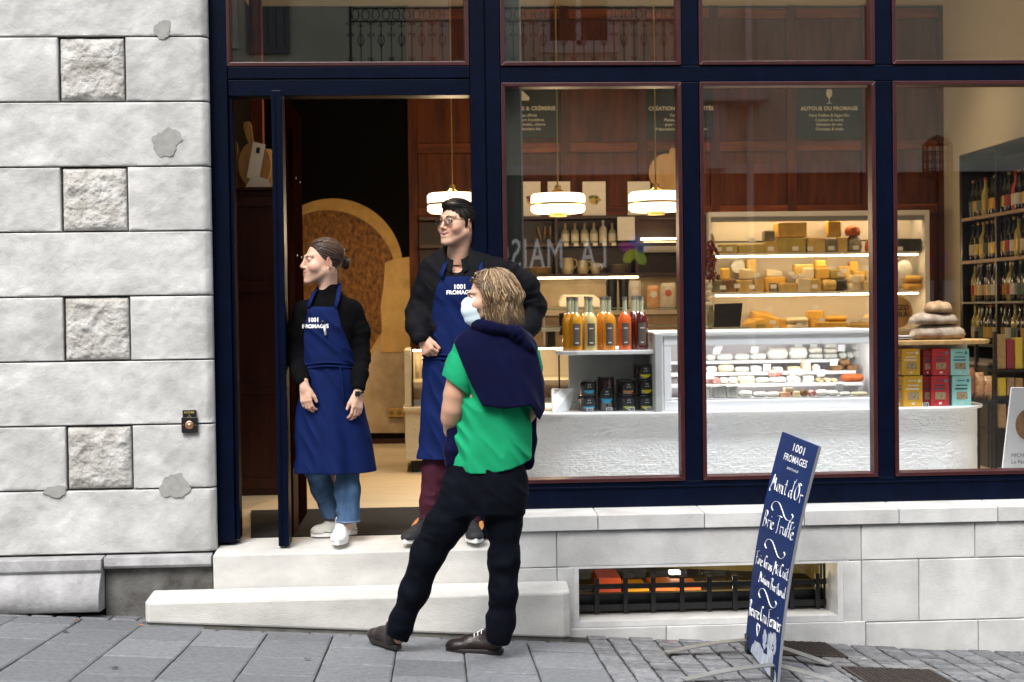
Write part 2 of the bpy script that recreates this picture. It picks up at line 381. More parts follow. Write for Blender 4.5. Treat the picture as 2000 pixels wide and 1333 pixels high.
# moulded base left of the step
bz = lambda py, px, Y=-.2: W(px, py, Y).z
zt = zs[0]-.004
prof = [(-.10, zt), (-.20, zt-.004), (-.205, zt-.06), (-.19, zt-.075), (-.235, zt-.12), (-.262, zt-.18), (-.262, zt-.23), (-.24, zt-.262), (-.10, zt-.27)]
x_end = W(194, 1130, -.24).x
b = MB().prism([(y, z) for y, z in prof], -4.2, x_end, 'x'); b.f = [tuple(f) for f in b.f]
DIRTY = mat('weathered_base_stone', (.40,.40,.41), .85, noise=.45, nscale=7, bump=.3, bscale=60, detail=9, col2=(.22,.22,.225))
WETC = mat('stained_concrete', (.15,.15,.145), .8, noise=.6, nscale=9, bump=.4, bscale=60, detail=9, col2=(.055,.05,.045))
base = empty('base_moulding', (-2, -.2, .2), 'weathered grey moulded base stone under the limestone pier', 'base stone')
part('moulded_stone', b, DIRTY, base, 'auto', .004)
part('top_moulding', MB().prism([(-.10, zt), (-.165, zt-.004), (-.175, zt-.045), (-.165, zt-.06), (-.10, zt-.065)], x_end+.006, W(415,1100,-.15).x-.004, 'x'), DIRTY, base, 'auto', .003)
part('stained_panel', MB().box(x_end+.006, -.13, .05, W(415,1100,-.15).x-.004, .1, zt-.068), WETC, base, label='dark damp-stained concrete panel')
# ================================================================== steps and plinth
stp = empty('entrance_steps', (-.2, -.2, .1), 'cream stone threshold step with a wedge-shaped lower step in front of the open door', 'steps')
xa, xb = W(416, 1100, -.2).x, W(1009, 1045, -.2).x
def hx(x0, x1, y0, y1, zb, zf, zbk):   # box whose top slopes from the back (y1) to the front (y0)
    return MB().hexa([(x0,y0,zb),(x1,y0,zb),(x1,y1,zb),(x0,y1,zb),(x0,y0,zf),(x1,y0,zf),(x1,y1,zbk),(x0,y1,zbk)])
part('upper_step', hx(xa, xb, -.2, .16, .02, .487, .515), STEPM, stp, bevel=.006)
q = [(W(281,1168,-.42).x+.02, -.42), (W(1112,1172,-.42).x-.03, -.42), (W(1116,1172,-.42).x-.003, -.39), (W(1116,1172,-.42).x, -.205), (W(300,1147,-.2).x, -.205), (W(281,1168,-.42).x, -.40)]
lo_ = MB(); n = len(q)
lo_.add([(x, y, gz(x, y)+.012) for x, y in q]+[(x, y, .322+(y+.2)*.09) for x, y in q], [tuple(range(n-1, -1, -1)), tuple(range(n, 2*n))]+[(i, (i+1)%n, n+(i+1)%n, n+i) for i in range(n)])
part('lower_step', lo_, STEPM, stp, bevel=.012)
bed = MB(); q2 = [(x*.995, y+.012) for x, y in q]
bed.add([(x, y, gz(x, y)-.03) for x, y in q2]+[(x, y, gz(x, y)+.012) for x, y in q2], [tuple(range(n-1, -1, -1)), tuple(range(n, 2*n))]+[(i, (i+1)%n, n+(i+1)%n, n+i) for i in range(n)])
part('mortar_bed', bed, mat('wet_mortar', (.16,.16,.145), .8, noise=.5, nscale=12), stp)
plin = empty('plinth_wall', (2, -.05, 0), 'pale dressed stone plinth under the shop windows, with a barred cellar opening', 'plinth wall')
PYY = -.2
def Xp(px, py=1100, Y=PYY): return W(px, py, Y).x
ZA, ZB, ZC, ZD, ZE = W(1300,1004,-.22).z, W(1300,1034,-.22).z, W(1300,1104,PYY).z, W(1700,1216,PYY).z, -.4
XR = 4.4
def pb(x0, x1, z0, z1, y=PYY, sloped=False, sd=0, mm=None):
    j = .0018
    if sloped: m_ = hx(x0+j, x1-j, y, .16, z0+j, z1, z1+.012)
    else: m_ = blockmesh(x0+j, x1-j, z0+j, z1-j, y, .06, .0012, 9, sd, edge=.003, res=.05)
    part('sill_stone' if sloped else 'dressed_block', m_, mm or PLINTH, plin, bevel=.004 if sloped else 0)
part('core', MB().box(xb, PYY+.012, ZE, Xp(1122), .16, ZB).box(Xp(1122), PYY+.012, ZC+.0, Xp(1645), .16, ZB).box(Xp(1645), PYY+.012, ZE, XR, .16, ZB).box(Xp(1122), PYY+.012, ZE, Xp(1645), .16, W(1300,1211,PYY).z-.032), MORTAR_L, plin)
sj = [Xp(x, 1020, -.1) for x in (1005, 1163, 1368, 1560, 1742, 1932)] + [3.9, XR]
for i in range(len(sj)-1): pb(sj[i], sj[i+1], ZB, ZA, -.22, True)
aj = [xb] + [Xp(x) for x in (1300, 1683, 1905)] + [3.8, XR]
aj = [xb, Xp(1088), Xp(1683), Xp(1905), 3.6, XR]
for i in range(len(aj)-1): pb(aj[i], aj[i+1], ZC, ZB, sd=i+3)
for i, (a_, b_) in enumerate([(xb, Xp(1088)), (Xp(1088), Xp(1122)), (Xp(1645), Xp(1683)), (Xp(1683), Xp(1795)), (Xp(1795), 3.3), (3.3, XR)]): pb(a_, b_, ZD, ZC, sd=i+13)
zb_c = W(1300,1211,PYY).z-.031
for i, (a_, b_) in enumerate([(xb, Xp(1300)), (Xp(1300), Xp(1690)), (Xp(1690), Xp(1910)), (Xp(1910), XR)]):
    pb(a_, b_, ZE, ZD if i > 1 else zb_c, sd=i+23, y=PYY-.004)
# cellar opening: sloping sill, reveals
o0, o1 = Xp(1130), Xp(1636); zt_, zb_, zf_ = W(1300,1108,PYY).z, W(1300,1198,.03).z, W(1300,1211,PYY).z
rv = MB()
rv.hexa([(o0-.03,PYY,zf_-.03),(o1+.03,PYY,zf_-.03),(o1+.03,.08,zf_-.03),(o0-.03,.08,zf_-.03),(o0-.03,PYY+.001,zf_),(o1+.03,PYY+.001,zf_),(o1-.02,.08,zb_),(o0-.02,.08,zb_)])
rv.box(o0-.05, PYY+.002, zf_-.031, o0, .16, zt_+.03).box(o1, PYY+.002, zf_-.031, o1+.06, .16, zt_+.03).box(o0-.002, PYY+.002, zt_, o1+.002, .16, zt_+.03)
part('opening_reveal', rv, PLINTH, plin)
gr = empty('window_grille', (1.4, .03, zb_), 'black iron bar grille across the low cellar window', 'window grille')
zr = W(1300,1143,.03).z; z2 = W(1300,1180,.03).z
part('top_rail', MB().box(o0, .02, zr-.013, o1, .034, zr+.013), BLKM, gr); part('bottom_rail', MB().box(o0, .02, z2-.028, o1, .034, z2+.006), BLKM, gr)
for px in (1165, 1221, 1275, 1331, 1384, 1434, 1490, 1545, 1595):
    x = Xp(px, 1150, .03); part('bar', MB().box(x-.012, .008, zb_+.01, x+.012, .019, zr+.045), BLKM, gr)
part('side_post', MB().box(Xp(1610,1150,.03)-.004, .036, zb_+.02, Xp(1622,1150,.03), .06, zt_), BLKM, gr)
cw = empty('cellar_window', (1.4, .1, zb_), 'long low cellar window glazed behind iron bars', 'window')
part('frame', MB().box(o0, .075, zb_-.06, o1, .12, zb_+.10).box(o0, .09, zt_-.012, o1, .12, zt_).box(o0, .09, zb_, o0+.012, .12, zt_).box(o1-.012, .09, zb_, o1, .12, zt_), BLKM, cw)
part('pane', MB().add([(o0,.1,zb_),(o1,.1,zb_),(o1,.1,zt_),(o0,.1,zt_)], [(0,1,2,3)]), CLEAR, cw)
CEL = mat('ochre_cellar_wall', (.42,.34,.14), .8, noise=.3, nscale=3)
struct('cellar_wall', MB().add([(o0-.1,.17,-1.2),(o1+.4,.17,-1.2),(o1+.4,2,-1.2),(o0-.1,2,-1.2),(o0-.1,.17,.45),(o1+.4,.17,.45),(o1+.4,2,.45),(o0-.1,2,.45)], [(3,2,6,7),(0,3,7,4),(2,1,5,6),(0,1,2,3),(4,7,6,5)]), CEL)
for i, (a_, b_, t_, bt, c, nm) in enumerate([(1168,1213,1130,1172,(.55,.07,.03),'red'), (1222,1268,1151,1170,(.75,.38,.01),'yellow'), (1276,1322,1147,1168,(.62,.16,.03),'orange'), (1322,1370,1149,1167,(.58,.14,.02),'rust orange')]):
    p0, p1 = W(a_, t_, 1.0), W(b_, bt, 1.0)
    top('storage_box', MB().box(p0.x, 1.0, p1.z-.03, p1.x, 1.3, p0.z), mat('box_'+nm.replace(' ', '_'), c, .6, noise=.15), f'{nm} box on the cellar ledge behind the barred low window', 'storage box', 'boxes in the cellar', bevel=.004)
p0 = W(1168, 1172, .9)
cl = empty('cellar_ledge', (p0.x+.7, 1.1, -.9), 'dark ledge inside the cellar carrying coloured boxes', 'ledge'); part('board', MB().box(p0.x-.3, .9, -.9, p0.x+2.0, 1.5, W(1290,1171,1.0).z-.031), BLACK, cl)
p1 = W(1313, 1115, 1.4)
tube = empty('cellar_lamp', p1, 'lit white fluorescent lamp under the cellar ceiling', 'lamp')
part('glowing_tube', MB().box(p1.x-.03, 1.3, p1.z-.006, p1.x+.035, 1.36, p1.z+.012), mat('lit_tube', (1,1,.9), .5, emit=(1,.93,.7), estr=4), tube)
cl_ = bpy.data.lights.new('cellar_light', 'POINT'); cl_.energy = 11; cl_.color = (1, .82, .45); cl_.shadow_soft_size = .1
lo2 = bpy.data.objects.new('cellar_light', cl_); COL.objects.link(lo2); lo2.parent = tube; lo2.location = (.1, -.85, .03)
# ================================================================== shop front joinery
sf = empty('shop_facade', (.9, 0, .66), 'navy painted timber shop front with oxblood glazing beads around large panes', 'shop front')
def X0(px, py=560): return W(px, py, 0).x
ZT = 4.45
zhd0, zhd1 = W(1200,161,0).z, W(1200,129,0).z      # transom
zb0, zb1 = W(1300,990,0).z-.002, W(1300,940,0).z   # bottom rail
jl0, jl1 = X0(411), X0(447, 300)
m1a, m1b = X0(920, 300), X0(983)
muls = [(X0(1335), X0(1369)), (X0(1712), X0(1745))]
XJ = 3.42
def fr(name, x0, z0, x1, z1, y0=0., y1=.10, lab=None, bev=.004): return part(name, MB().box(x0, y0, z0, x1, y1, z1), NAVY, sf, bevel=bev, label=lab)
fr('jamb', jl0, .52, X0(452,600), ZT, -.012, .12)
fr('jamb_bead', X0(452,600)+.0005, .53, X0(460,600), 2.86, .012, .12)
fr('post', m1a, .52, X0(952), ZT, -.004, .12); fr('post', X0(955), zb0+.002, m1b, ZT, 0, .12); fr('post_groove', X0(952)+.0005, .52, X0(955)-.0005, ZT, .012, .1, bev=0)
fr('post', X0(955), .50, X0(1003), zb0, 0, .12)
for a_, b_ in muls: fr('mullion', a_, zb1+.001, b_, zhd0-.001); fr('mullion', a_, zhd1+.001, b_, ZT)
fr('transom', m1b+.001, zhd0, XJ, zhd1); fr('bottom_rail', m1b+.001, zb0, XJ, zb1)
fr('bottom_bead', m1b+.001, zb1-.032, XJ, zb1-.022, -.008, -.0005, bev=.002)
fr('end_jamb', XJ+.001, zb0, XJ+.25, ZT, -.01, .12)
hz0, hz1, hz2 = W(700,187,0).z, W(700,154,0).z, W(700,130,0).z
fr('header', X0(452,600)+.001, hz0, m1a-.001, hz1-.003, 0, .12); fr('header', X0(452,600)+.001, hz1, m1a-.001, hz2, -.006, .12)
part('weather_strip', MB().box(m1b, .02, zb0-.012, XJ, .1, zb0-.001), MORTAR, sf)
holes = [(X0(440,60), hz2, X0(916,60), ZT), (m1b, zhd1, muls[0][0], ZT), (muls[0][1], zhd1, muls[1][0], ZT), (muls[1][1], zhd1, XJ, ZT),
         (m1b, zb1, muls[0][0], zhd0), (muls[0][1], zb1, muls[1][0], zhd0), (muls[1][1], zb1, XJ, zhd0)]
BW = .021
for i, (x0, z0, x1, z1) in enumerate(holes):
    x0 += .001; x1 -= .001; z0 += .001; z1 -= .001
    f_ = MB(); y0, y1 = -.010, .05
    f_.hexa([(x0,y0,z0),(x1,y0,z0),(x1,y1,z0),(x0,y1,z0),(x0+BW,y0,z0+BW),(x1-BW,y0,z0+BW),(x1-BW-.006,y1,z0+BW+.006),(x0+BW+.006,y1,z0+BW+.006)])
    f_.hexa([(x0+BW,y0,z1-BW),(x1-BW,y0,z1-BW),(x1-BW-.006,y1,z1-BW-.006),(x0+BW+.006,y1,z1-BW-.006),(x0,y0,z1),(x1,y0,z1),(x1,y1,z1),(x0,y1,z1)])
    f_.hexa([(x0,y0,z0),(x0+BW,y0,z0+BW),(x0+BW+.006,y1,z0+BW+.006),(x0,y1,z0),(x0,y0,z1),(x0+BW,y0,z1-BW),(x0+BW+.006,y1,z1-BW-.006),(x0,y1,z1)])
    f_.hexa([(x1-BW,y0,z0+BW),(x1,y0,z0),(x1,y1,z0),(x1-BW-.006,y1,z0+BW+.006),(x1-BW,y0,z1-BW),(x1,y0,z1),(x1,y1,z1),(x1-BW-.006,y1,z1-BW-.006)])
    wf = part('window', f_, RED, sf, bevel=.003)
    part('pane', MB().add([(x0+.015,.046,z0+.015),(x1-.015,.046,z0+.015),(x1-.015,.046,z1-.015),(x0+.015,.046,z1-.015)], [(0,1,2,3)]), GLASS, wf)
# door: tall post in front of the header, leaf folded inwards
def solveY(px, py, X):
    lo, hi = -1., 6.
    for _ in range(50):
        mid = (lo+hi)/2
        if (W(px, py, mid).x < X) == (px < 850): lo = mid
        else: hi = mid
    return lo
dr = empty('open_door', (-.78, 0, .51), 'glazed shop door standing open inwards behind its tall navy edge post', 'door')
dx0, dx1 = W(536,600,-.1).x, W(557,600,-.1).x
part('edge_post', MB().box(dx0, -.1, W(545,1068,-.1).z, dx1, .045, W(545,176,-.1).z), NAVY, dr, bevel=.005)
part('post_fillet', MB().box(dx0+.015, -.106, W(545,1066,-.1).z, dx0+.02, -.1005, W(545,180,-.1).z), NAVY, dr)
ly1 = .95; lx0, lx1 = dx1-.045, dx1
DW = mat('dark_door_wood', (.018,.005,.003), .9, spec=0, noise=.6, nscale=3, stretch=(6,6,.7))
part('stile', MB().box(lx0, .046, .53, lx1, .16, 2.84), DW, dr, bevel=.004); part('stile', MB().box(lx0, ly1-.52, .53, lx1, ly1, 2.84), DW, dr, bevel=.004)
part('rail', MB().box(lx0, .161, 2.7, lx1, ly1-.521, 2.84), DW, dr, bevel=.004); part('kick_rail', MB().box(lx0, .161, .53, lx1, ly1-.521, .85), mat('door_wood_brown', (.07,.025,.012), .6, spec=.1, noise=.6, nscale=3), dr, bevel=.004)
part('pane', MB().add([(lx0+.02,.16,.85),(lx0+.02,ly1-.52,.85),(lx0+.02,ly1-.52,2.7),(lx0+.02,.16,2.7)], [(0,1,2,3)]), glassmat('door_glass', .04, fm=.1), dr)
for zz in (2.45, 2.02, 1.45):
    for dy in (.12, .36): part('screw', MB().lathe([(.006,0),(.005,.003)], (lx1, ly1-dy-.01, zz), 8, axis='x'), STEEL, dr)
# doorbell and plate on the pier
bell = empty('doorbell', W(371, 845, PY-.01), 'round copper bell push on a square black plate fixed to the limestone pier', 'doorbell')
a_, b_ = W(355,846,PY-.012), W(386,815,PY-.012)
part('plate', MB().box(a_.x, PY-.02, a_.z, b_.x, PY-.004, b_.z), BLKM, bell, bevel=.002)
c_ = ((a_.x+b_.x)/2, PY-.02, (a_.z+b_.z)/2); COP = mat('copper', (.62,.33,.2), .35, .9)
part('push', MB().lathe([(.021,0),(.021,-.004),(.018,-.006),(.013,-.006),(.012,-.004),(.009,-.005),(.004,-.009),(.001,-.0095)], c_, 24, axis='y'), COP, bell, 'auto')
for s_ in (-1, 1): part('screw', MB().lathe([(.0035,0),(.003,-.003)], (c_[0]+s_*.031, c_[1], c_[2]), 8, axis='y'), COP, bell)
a_, b_ = W(357,822,PY-.012), W(383,801,PY-.012)
pl = empty('bell_sign', (a_.x, PY, a_.z), 'small black plate reading accueil above the copper bell push', 'sign')
part('plate', MB().box(a_.x, PY-.018, a_.z+.002, b_.x, PY-.004, b_.z), BLKM, pl, bevel=.0015)
GOLD = mat('gold_print', (.45,.33,.1), .5)
text_on(pl, 'ACCUEIL', .013, GOLD, ((a_.x+b_.x)/2, PY-.019, b_.z-.016), bold=.0003)
xw, zw = (a_.x+b_.x)/2, a_.z+.014
part('wheelchair_symbol', MB().tube([(xw-.001, PY-.019, zw+.018), (xw-.001, PY-.019, zw+.009), (xw+.006, PY-.019, zw+.009), (xw+.009, PY-.019, zw+.002)], .0012, 5).tube([(xw+.006*math.cos(t), PY-.019, zw+.004+.006*math.sin(t)) for t in [i*.5 for i in range(5, 13)]], .001, 5), GOLD, pl)
# ================================================================== shell of the building and shop room
Z0 = .505; XL, XRW, YB, ZC_ = -1.62, 4.72, 5.62, 4.46
struct('wall_above_shop', MB().box(-8, -.05, ZT+.01, 10, .3, 10).box(-8, .31, 5, 10, 8, 10), STONE)
struct('wall_right_of_shop', MB().box(XJ+.26, -.06, -.4, 10, .12, ZT), STONE)
struct('wall_left_far', MB().box(-10, -.06, -.4, -3.22, .3, 4.5), STONE)
struct('floor', MB().box(XL, .13, Z0-.1, XRW, YB, Z0), FLOORM)
struct('wall_left', MB().box(XL-.1, .16, Z0, XL, YB, ZC_), mat('dark_paint', (.012,.008,.007), .6))
struct('wall_right', MB().box(XRW, .13, Z0, XRW+.1, YB, ZC_), CREAM)
struct('wall_back', MB().box(XL, YB, Z0, XRW, YB+.1, ZC_), CREAM)
struct('ceiling', MB().box(XL, .13, ZC_, XRW, YB, ZC_+.1), CREAM)
wpf = top('bounce_platform', MB().box(m1b+.05, .135, Z0+.001, XRW-.6, .80, Z0+.10), WHITE, 'unseen low white platform added in the window bay to bounce light onto the counter', 'platform')  # hidden white slab added to bounce light onto the counter front
px_ = empty('room_pillar', (.45, .3, Z0), 'grey-green plastered pillar just inside the first window', 'pillar')
a_ = W(988, 400, .2).x
part('shaft', MB().box(a_-.02, .16, Z0, W(1021,400,.2).x, .42, ZC_), mat('grey_green_plaster', (.075,.082,.07), .55, noise=.4, nscale=6, stretch=(8,8,.5)), px_, bevel=.01)
# ================================================================== shop interior
ORD = ['first','second','third','fourth','fifth','sixth','seventh','eighth','ninth','tenth','eleventh','twelfth','thirteenth','fourteenth','fifteenth','sixteenth','seventeenth','eighteenth','nineteenth','twentieth']
YW = 5.56
def XY(px, Y, py=560): return W(px, py, Y).x
def ZY(py, Y, px=1400): return W(px, py, Y).z
def rect(px0, py0, px1, py1, Y):
    xm, ym = (px0+px1)/2, (py0+py1)/2
    return W(px0, ym, Y).x, W(xm, py1, Y).z, W(px1, ym, Y).x, W(xm, py0, Y).z
def pbox(px0, py0, px1, py1, Y, dep):
    x0, z0, x1, z1 = rect(px0, py0, px1, py1, Y); return MB().box(x0, Y, z0, x1, Y+dep, z1)
# timber lining of the back wall
lin = empty('wall_panelling', (1.5, YW, Z0)); lin['kind'] = 'structure'
st = [XY(x, YW, 300) for x in (806, 957, 1104, 1254, 1395, 1545, 1690, 1838)]
zr_ = [Z0, ZY(652, YW), ZY(412, YW), ZY(287, YW), ZY(28, YW)]
for x in st: part('stile', MB().box(x-.042, YW-.04, Z0, x+.042, YW, ZC_-.01), WOODR, lin, bevel=.004)
for i in range(len(st)-1):
    for j in range(4):
        part('panel', MB().box(st[i]+.043, YW-.012, zr_[j]+.045, st[i+1]-.043, YW+.01, zr_[j+1]-.045), WOODR, lin, bevel=.006)
        part('rail', MB().box(st[i]+.043, YW-.036, zr_[j+1]-.044, st[i+1]-.043, YW, zr_[j+1]+.044), WOODRH, lin, bevel=.004)
# mural wall
mx0, mx1 = XL, XY(798, YW)
struct('wall_mural_side', MB().box(mx0, YW-.02, Z0, mx1+.03, YW+.05, ZC_), mat('near_black_print', (.002,.0017,.0017), .8, spec=.1))
mu = empty('wall_mural', (-.5, YW-.03, 1.5), 'wallpaper print of a giant cut cheese wheel on a black ground behind the doorway', 'wall print')
YM = YW-.022
def mp(pts, y): return [(W(a, b, y).x, W(a, b, y).z) for a, b in pts]
arc = lambda cx_, cy_, r, a0, a1, n=30: [(cx_+r*math.cos(rad(a0+(a1-a0)*i/n)), cy_-r*math.sin(rad(a0+(a1-a0)*i/n))) for i in range(n+1)]
part('lower_print', MB().prism(mp([(540,640),(800,640),(800,846),(540,846)], YM), YM-.001, YM+.001), mat('marbled_print', (.62,.48,.30), .7, noise=.5, nscale=2.2, col2=(.24,.16,.09), detail=9), mu)
part('wheel_edge', MB().prism(mp([(520,720),(520,470)]+arc(650,525,137,130,-12)+[(778,600),(757,640),(722,702)], YM-.002), YM-.003, YM-.001), mat('tan_rim_print', (.62,.37,.11), .7, noise=.25, nscale=12), mu)
rind = mat('rind_print', (.36,.155,.035), .75, noise=.9, nscale=30, col2=(.05,.018,.005), bump=.3, bscale=60, detail=10, stretch=(1,1,.6))
part('wheel_rind', MB().prism(mp([(520,715),(520,450)]+arc(640,545,134,118,-8)+[(768,605),(745,650),(715,698)], YM-.004), YM-.005, YM-.003), rind, mu)
part('wedge_print', MB().prism(mp([(752,514),(770,506),(801,502),(801,686),(770,689),(742,688),(746,640),(743,600),(749,560)], YM-.006), YM-.007, YM-.005), mat('ochre_wedge_print', (.72,.46,.16), .7, noise=.22, nscale=7, speck=((.35,.15,.04), 9, .05)), mu)
struct('skirting', MB().box(mx0, YM-.03, Z0, mx1, YM-.008, ZY(845, YM)), DARKW)
sk = empty('wall_socket', W(772, 808, YM-.03), 'brass double wall socket low on the marbled print', 'socket')
part('plate', pbox(758,798,788,815,YM-.03,.02), BRASS, sk, bevel=.002)
for px in (765, 780): part('outlet', MB().lathe([(.022,0),(.02,-.004),(.014,-.004),(.012,.002)], tuple(W(px,807,YM-.031)), 14, axis='y'), mat('dull_brass', (.35,.25,.1), .5, .8), sk)
# timber partition on the left with chopping boards
part_y = 2.0
pw = empty('wood_partition', (-1.3, part_y, Z0), 'dark red wooden display partition inside the left door leaf', 'partition')
x0, x1, zt_ = XL+.01, XY(556, part_y), ZY(366, part_y, 500)
part('body', MB().box(x0, part_y, Z0, x1, part_y+.35, zt_-.02), DARKW, pw, bevel=.004); part('top_board', MB().box(x0, part_y-.02, zt_-.02, x1+.01, part_y+.36, zt_), DARKW, pw, bevel=.004)
for py in (395, 560, 760, 945): z = ZY(py, part_y, 500); part('rail', MB().box(x0, part_y-.012, z-.03, x1, part_y-.001, z+.03), DARKW, pw, bevel=.003)
OLIVE = mat('oiled_board_wood', (.42,.21,.06), .5, noise=.55, nscale=4, stretch=(6,1,1), detail=8); PALEW = mat('pale_board_wood', (.60,.36,.14), .5, noise=.3, nscale=4, stretch=(6,1,1), detail=8)
def board(px, py, rpx, rpy, hpx, hpy, Y, mt, label, tilt=0, card=None, th=.02):
    s_ = scl(Y); c = W(px, py, Y); pl = []; n = 30; hw = 6.5*s_
    hx_, hz_ = (hpx-px)*s_, -(hpy-py)*s_; L_ = math.hypot(hx_, hz_); ux, uz = hx_/L_, hz_/L_
    for i in range(n+1):
        a = math.atan2(uz, ux)+.16+ (2*math.pi-.32)*i/n; pl.append((math.cos(a)*rpx*s_, math.sin(a)*rpy*s_))
    def off(t, wd): return (ux*L_*t - uz*wd, uz*L_*t + ux*wd)
    pl += [off(.62, -hw), off(.9, -hw*1.3), off(1.0, -hw*.8), off(1.0, hw*.8), off(.9, hw*1.3), off(.62, hw)]
    e = empty('cutting_board', (c.x, Y, c.z-rpy*s_), label, 'cutting board', 'cutting boards')
    part('board', MB().prism([(c.x+a, c.z+b) for a, b in pl], Y, Y+th), mt, e, bevel=.004)
    if card:
        a0, b0, a1, b1, ang = card; cc = W((a0+a1)/2, (b0+b1)/2, Y-.003); w_, h_ = (a1-a0)*s_/2, (b1-b0)*s_/2; ca, sa = math.cos(ang), math.sin(ang)
        k = part('paper_label', MB().prism([(cc.x+u*w_*ca-v*h_*sa, cc.z+u*w_*sa+v*h_*ca) for u, v in ((-1,-1),(1,-1),(1,1),(-1,1))], Y-.003, Y-.001), PAPER, e)
        part('printed_mark', MB().prism([(cc.x+(u*.3)*w_*ca-(v*.16+.6)*h_*sa, cc.z+(u*.3)*w_*sa+(v*.16+.6)*h_*ca) for u, v in ((-1,-1),(1,-1),(1,1),(-1,1))], Y-.0045, Y-.003), BLACK, e)
    return e
PAPER = mat('paper', (.72,.68,.6), .8, noise=.08, nscale=20)
board(497, 323, 32, 45, 483, 239, part_y+.1, OLIVE, 'round dark wooden chopping board with paper label and long handle on the partition', card=(488,280,512,350,-.2))
board(468, 335, 14, 36, 455, 278, part_y+.16, OLIVE, 'narrow wooden chopping board leaning left of the labelled one', card=None)
board(520, 335, 14, 42, 524, 292, part_y+.2, PALEW, 'pale wooden board half hidden behind the labelled round board', card=None)
top('leaflet', MB().prism(mp([(480,366),(494,342),(525,352),(530,366)], part_y+.04), part_y+.03, part_y+.032), PAPER, 'white barcode leaflet propped below the round chopping board', 'leaflet')
top('timber_post', MB().box(XY(490,3.2,240), 3.2, Z0, XY(513,3.2,240), 3.3, ZC_), WOODR, 'red brown timber post rising behind the chopping boards', 'post', bevel=.004)
# entrance mat
p = [W(487,1049,.1), W(523,992,1.2)]
mt_ = MB(); mx = .62
mt_.hexa([(p[0].x,.165,Z0+.001),(mx,.165,Z0+.001),(mx,1.2,Z0+.001),(p[1].x-.1,1.2,Z0+.001),(p[0].x,.165,Z0+.014),(mx,.165,Z0+.014),(mx,1.2,Z0+.014),(p[1].x-.1,1.2,Z0+.014)])
top('door_mat', mt_, mat('black_coir', (.012,.010,.009), .95, noise=.6, nscale=60, bump=1., bscale=300), 'black coir door mat just inside the open door', 'door mat')
# pendants
LMP = mat('lit_opal_glass', (.9,.85,.75), .4, emit=(1,.78,.5), estr=1.9)
def pendant(px, py0, py1, half, py, label, Y=3.0):
    c = W(px, py1, Y); s_ = scl(Y); R_ = half*s_; h = (py1-py0)*s_
    e = empty('pendant_lamp', (c.x, Y, c.z), label, 'pendant lamp', 'opal glass pendant lamps')
    z = c.z; b = .008
    part('glass_shade', MB().lathe([(R_*.3,z+.012),(R_*.9,z+.014),(R_,z+.03),(R_,z+h*.40),(R_*.97,z+h*.43)], (c.x,Y,0), 40), LMP, e, 'auto')
    part('glass_shade', MB().lathe([(R_*.97,z+h*.52),(R_,z+h*.55),(R_,z+h*.86),(R_*.93,z+h*.96),(R_*.4,z+h)], (c.x,Y,0), 40), LMP, e, 'auto')
    part('brass_band', MB().lathe([(R_*.985,z+h*.43),(R_*.985,z+h*.52)], (c.x,Y,0), 40), BRASS, e, 'auto')
    part('brass_foot', MB().lathe([(R_*.34,z-.012),(R_*.34,z+.011)], (c.x,Y,0), 30), BRASS, e, 'auto'); part('brass_cap', MB().lathe([(R_*.3,z+h+.001),(R_*.12,z+h+.03),(R_*.12,z+h+.055),(.006,z+h+.06)], (c.x,Y,0), 24), BRASS, e, 'auto')
    part('rod', MB().lathe([(.0055,z+h+.06),(.0055,ZC_-.02)], (c.x,Y,0), 10), BRASS, e)
    part('ceiling_rose', MB().lathe([(.05,ZC_-.02),(.05,ZC_-.001)], (c.x,Y,0), 20), BRASS, e)
    l = bpy.data.lights.new('lamp_light', 'POINT'); l.energy = 11; l.color = (1,.72,.42); l.shadow_soft_size = .08
    o = bpy.data.objects.new('lamp_light', l); COL.objects.link(o); o.parent = e; o.location = (0, 0, -.12)
pendant(884, 377, 420, 49, 0, 'opal glass pendant lamp with brass band above the man in glasses')
pendant(1090, 378, 420, 53, 0, 'opal glass pendant lamp hanging in front of the recipe cards')
pendant(1281, 374, 417, 53, 0, 'opal glass pendant lamp hanging in front of the big round board')
# ceiling spots out of view, added to brighten room, counter front and mural
SPOTS = [(1.1,.24,180),(1.9,.24,200),(2.7,.24,200),(3.4,.24,180),(-.3,1.6,35),(1.0,1.4,45),(2.3,1.4,45),(3.6,1.4,40),(1.2,4.3,55),(2.6,4.4,45),(3.9,4.3,28),(-.5,3.6,150),(4.0,2.8,18)]
for i, (x, y, e_) in enumerate(SPOTS):
    e = empty('added_ceiling_spot', (x, y, ZC_), f'added ceiling spotlight out of view, {ORD[i]} of the shop ceiling', 'ceiling light', 'added ceiling spots')
    part('ring', MB().lathe([(.06,ZC_-.012),(.06,ZC_-.001)], (x,y,0), 20), WHITE, e)
    l = bpy.data.lights.new('added_spot_light', 'SPOT'); l.energy = e_; l.color = (1,.74,.45) if y > .5 else (.92,.96,1); l.spot_size = rad(105); l.spot_blend = .8; l.shadow_soft_size = .06 if y > .5 else .2
    o = bpy.data.objects.new('added_spot_light', l); COL.objects.link(o); o.parent = e; o.location = (0,0,-.03)
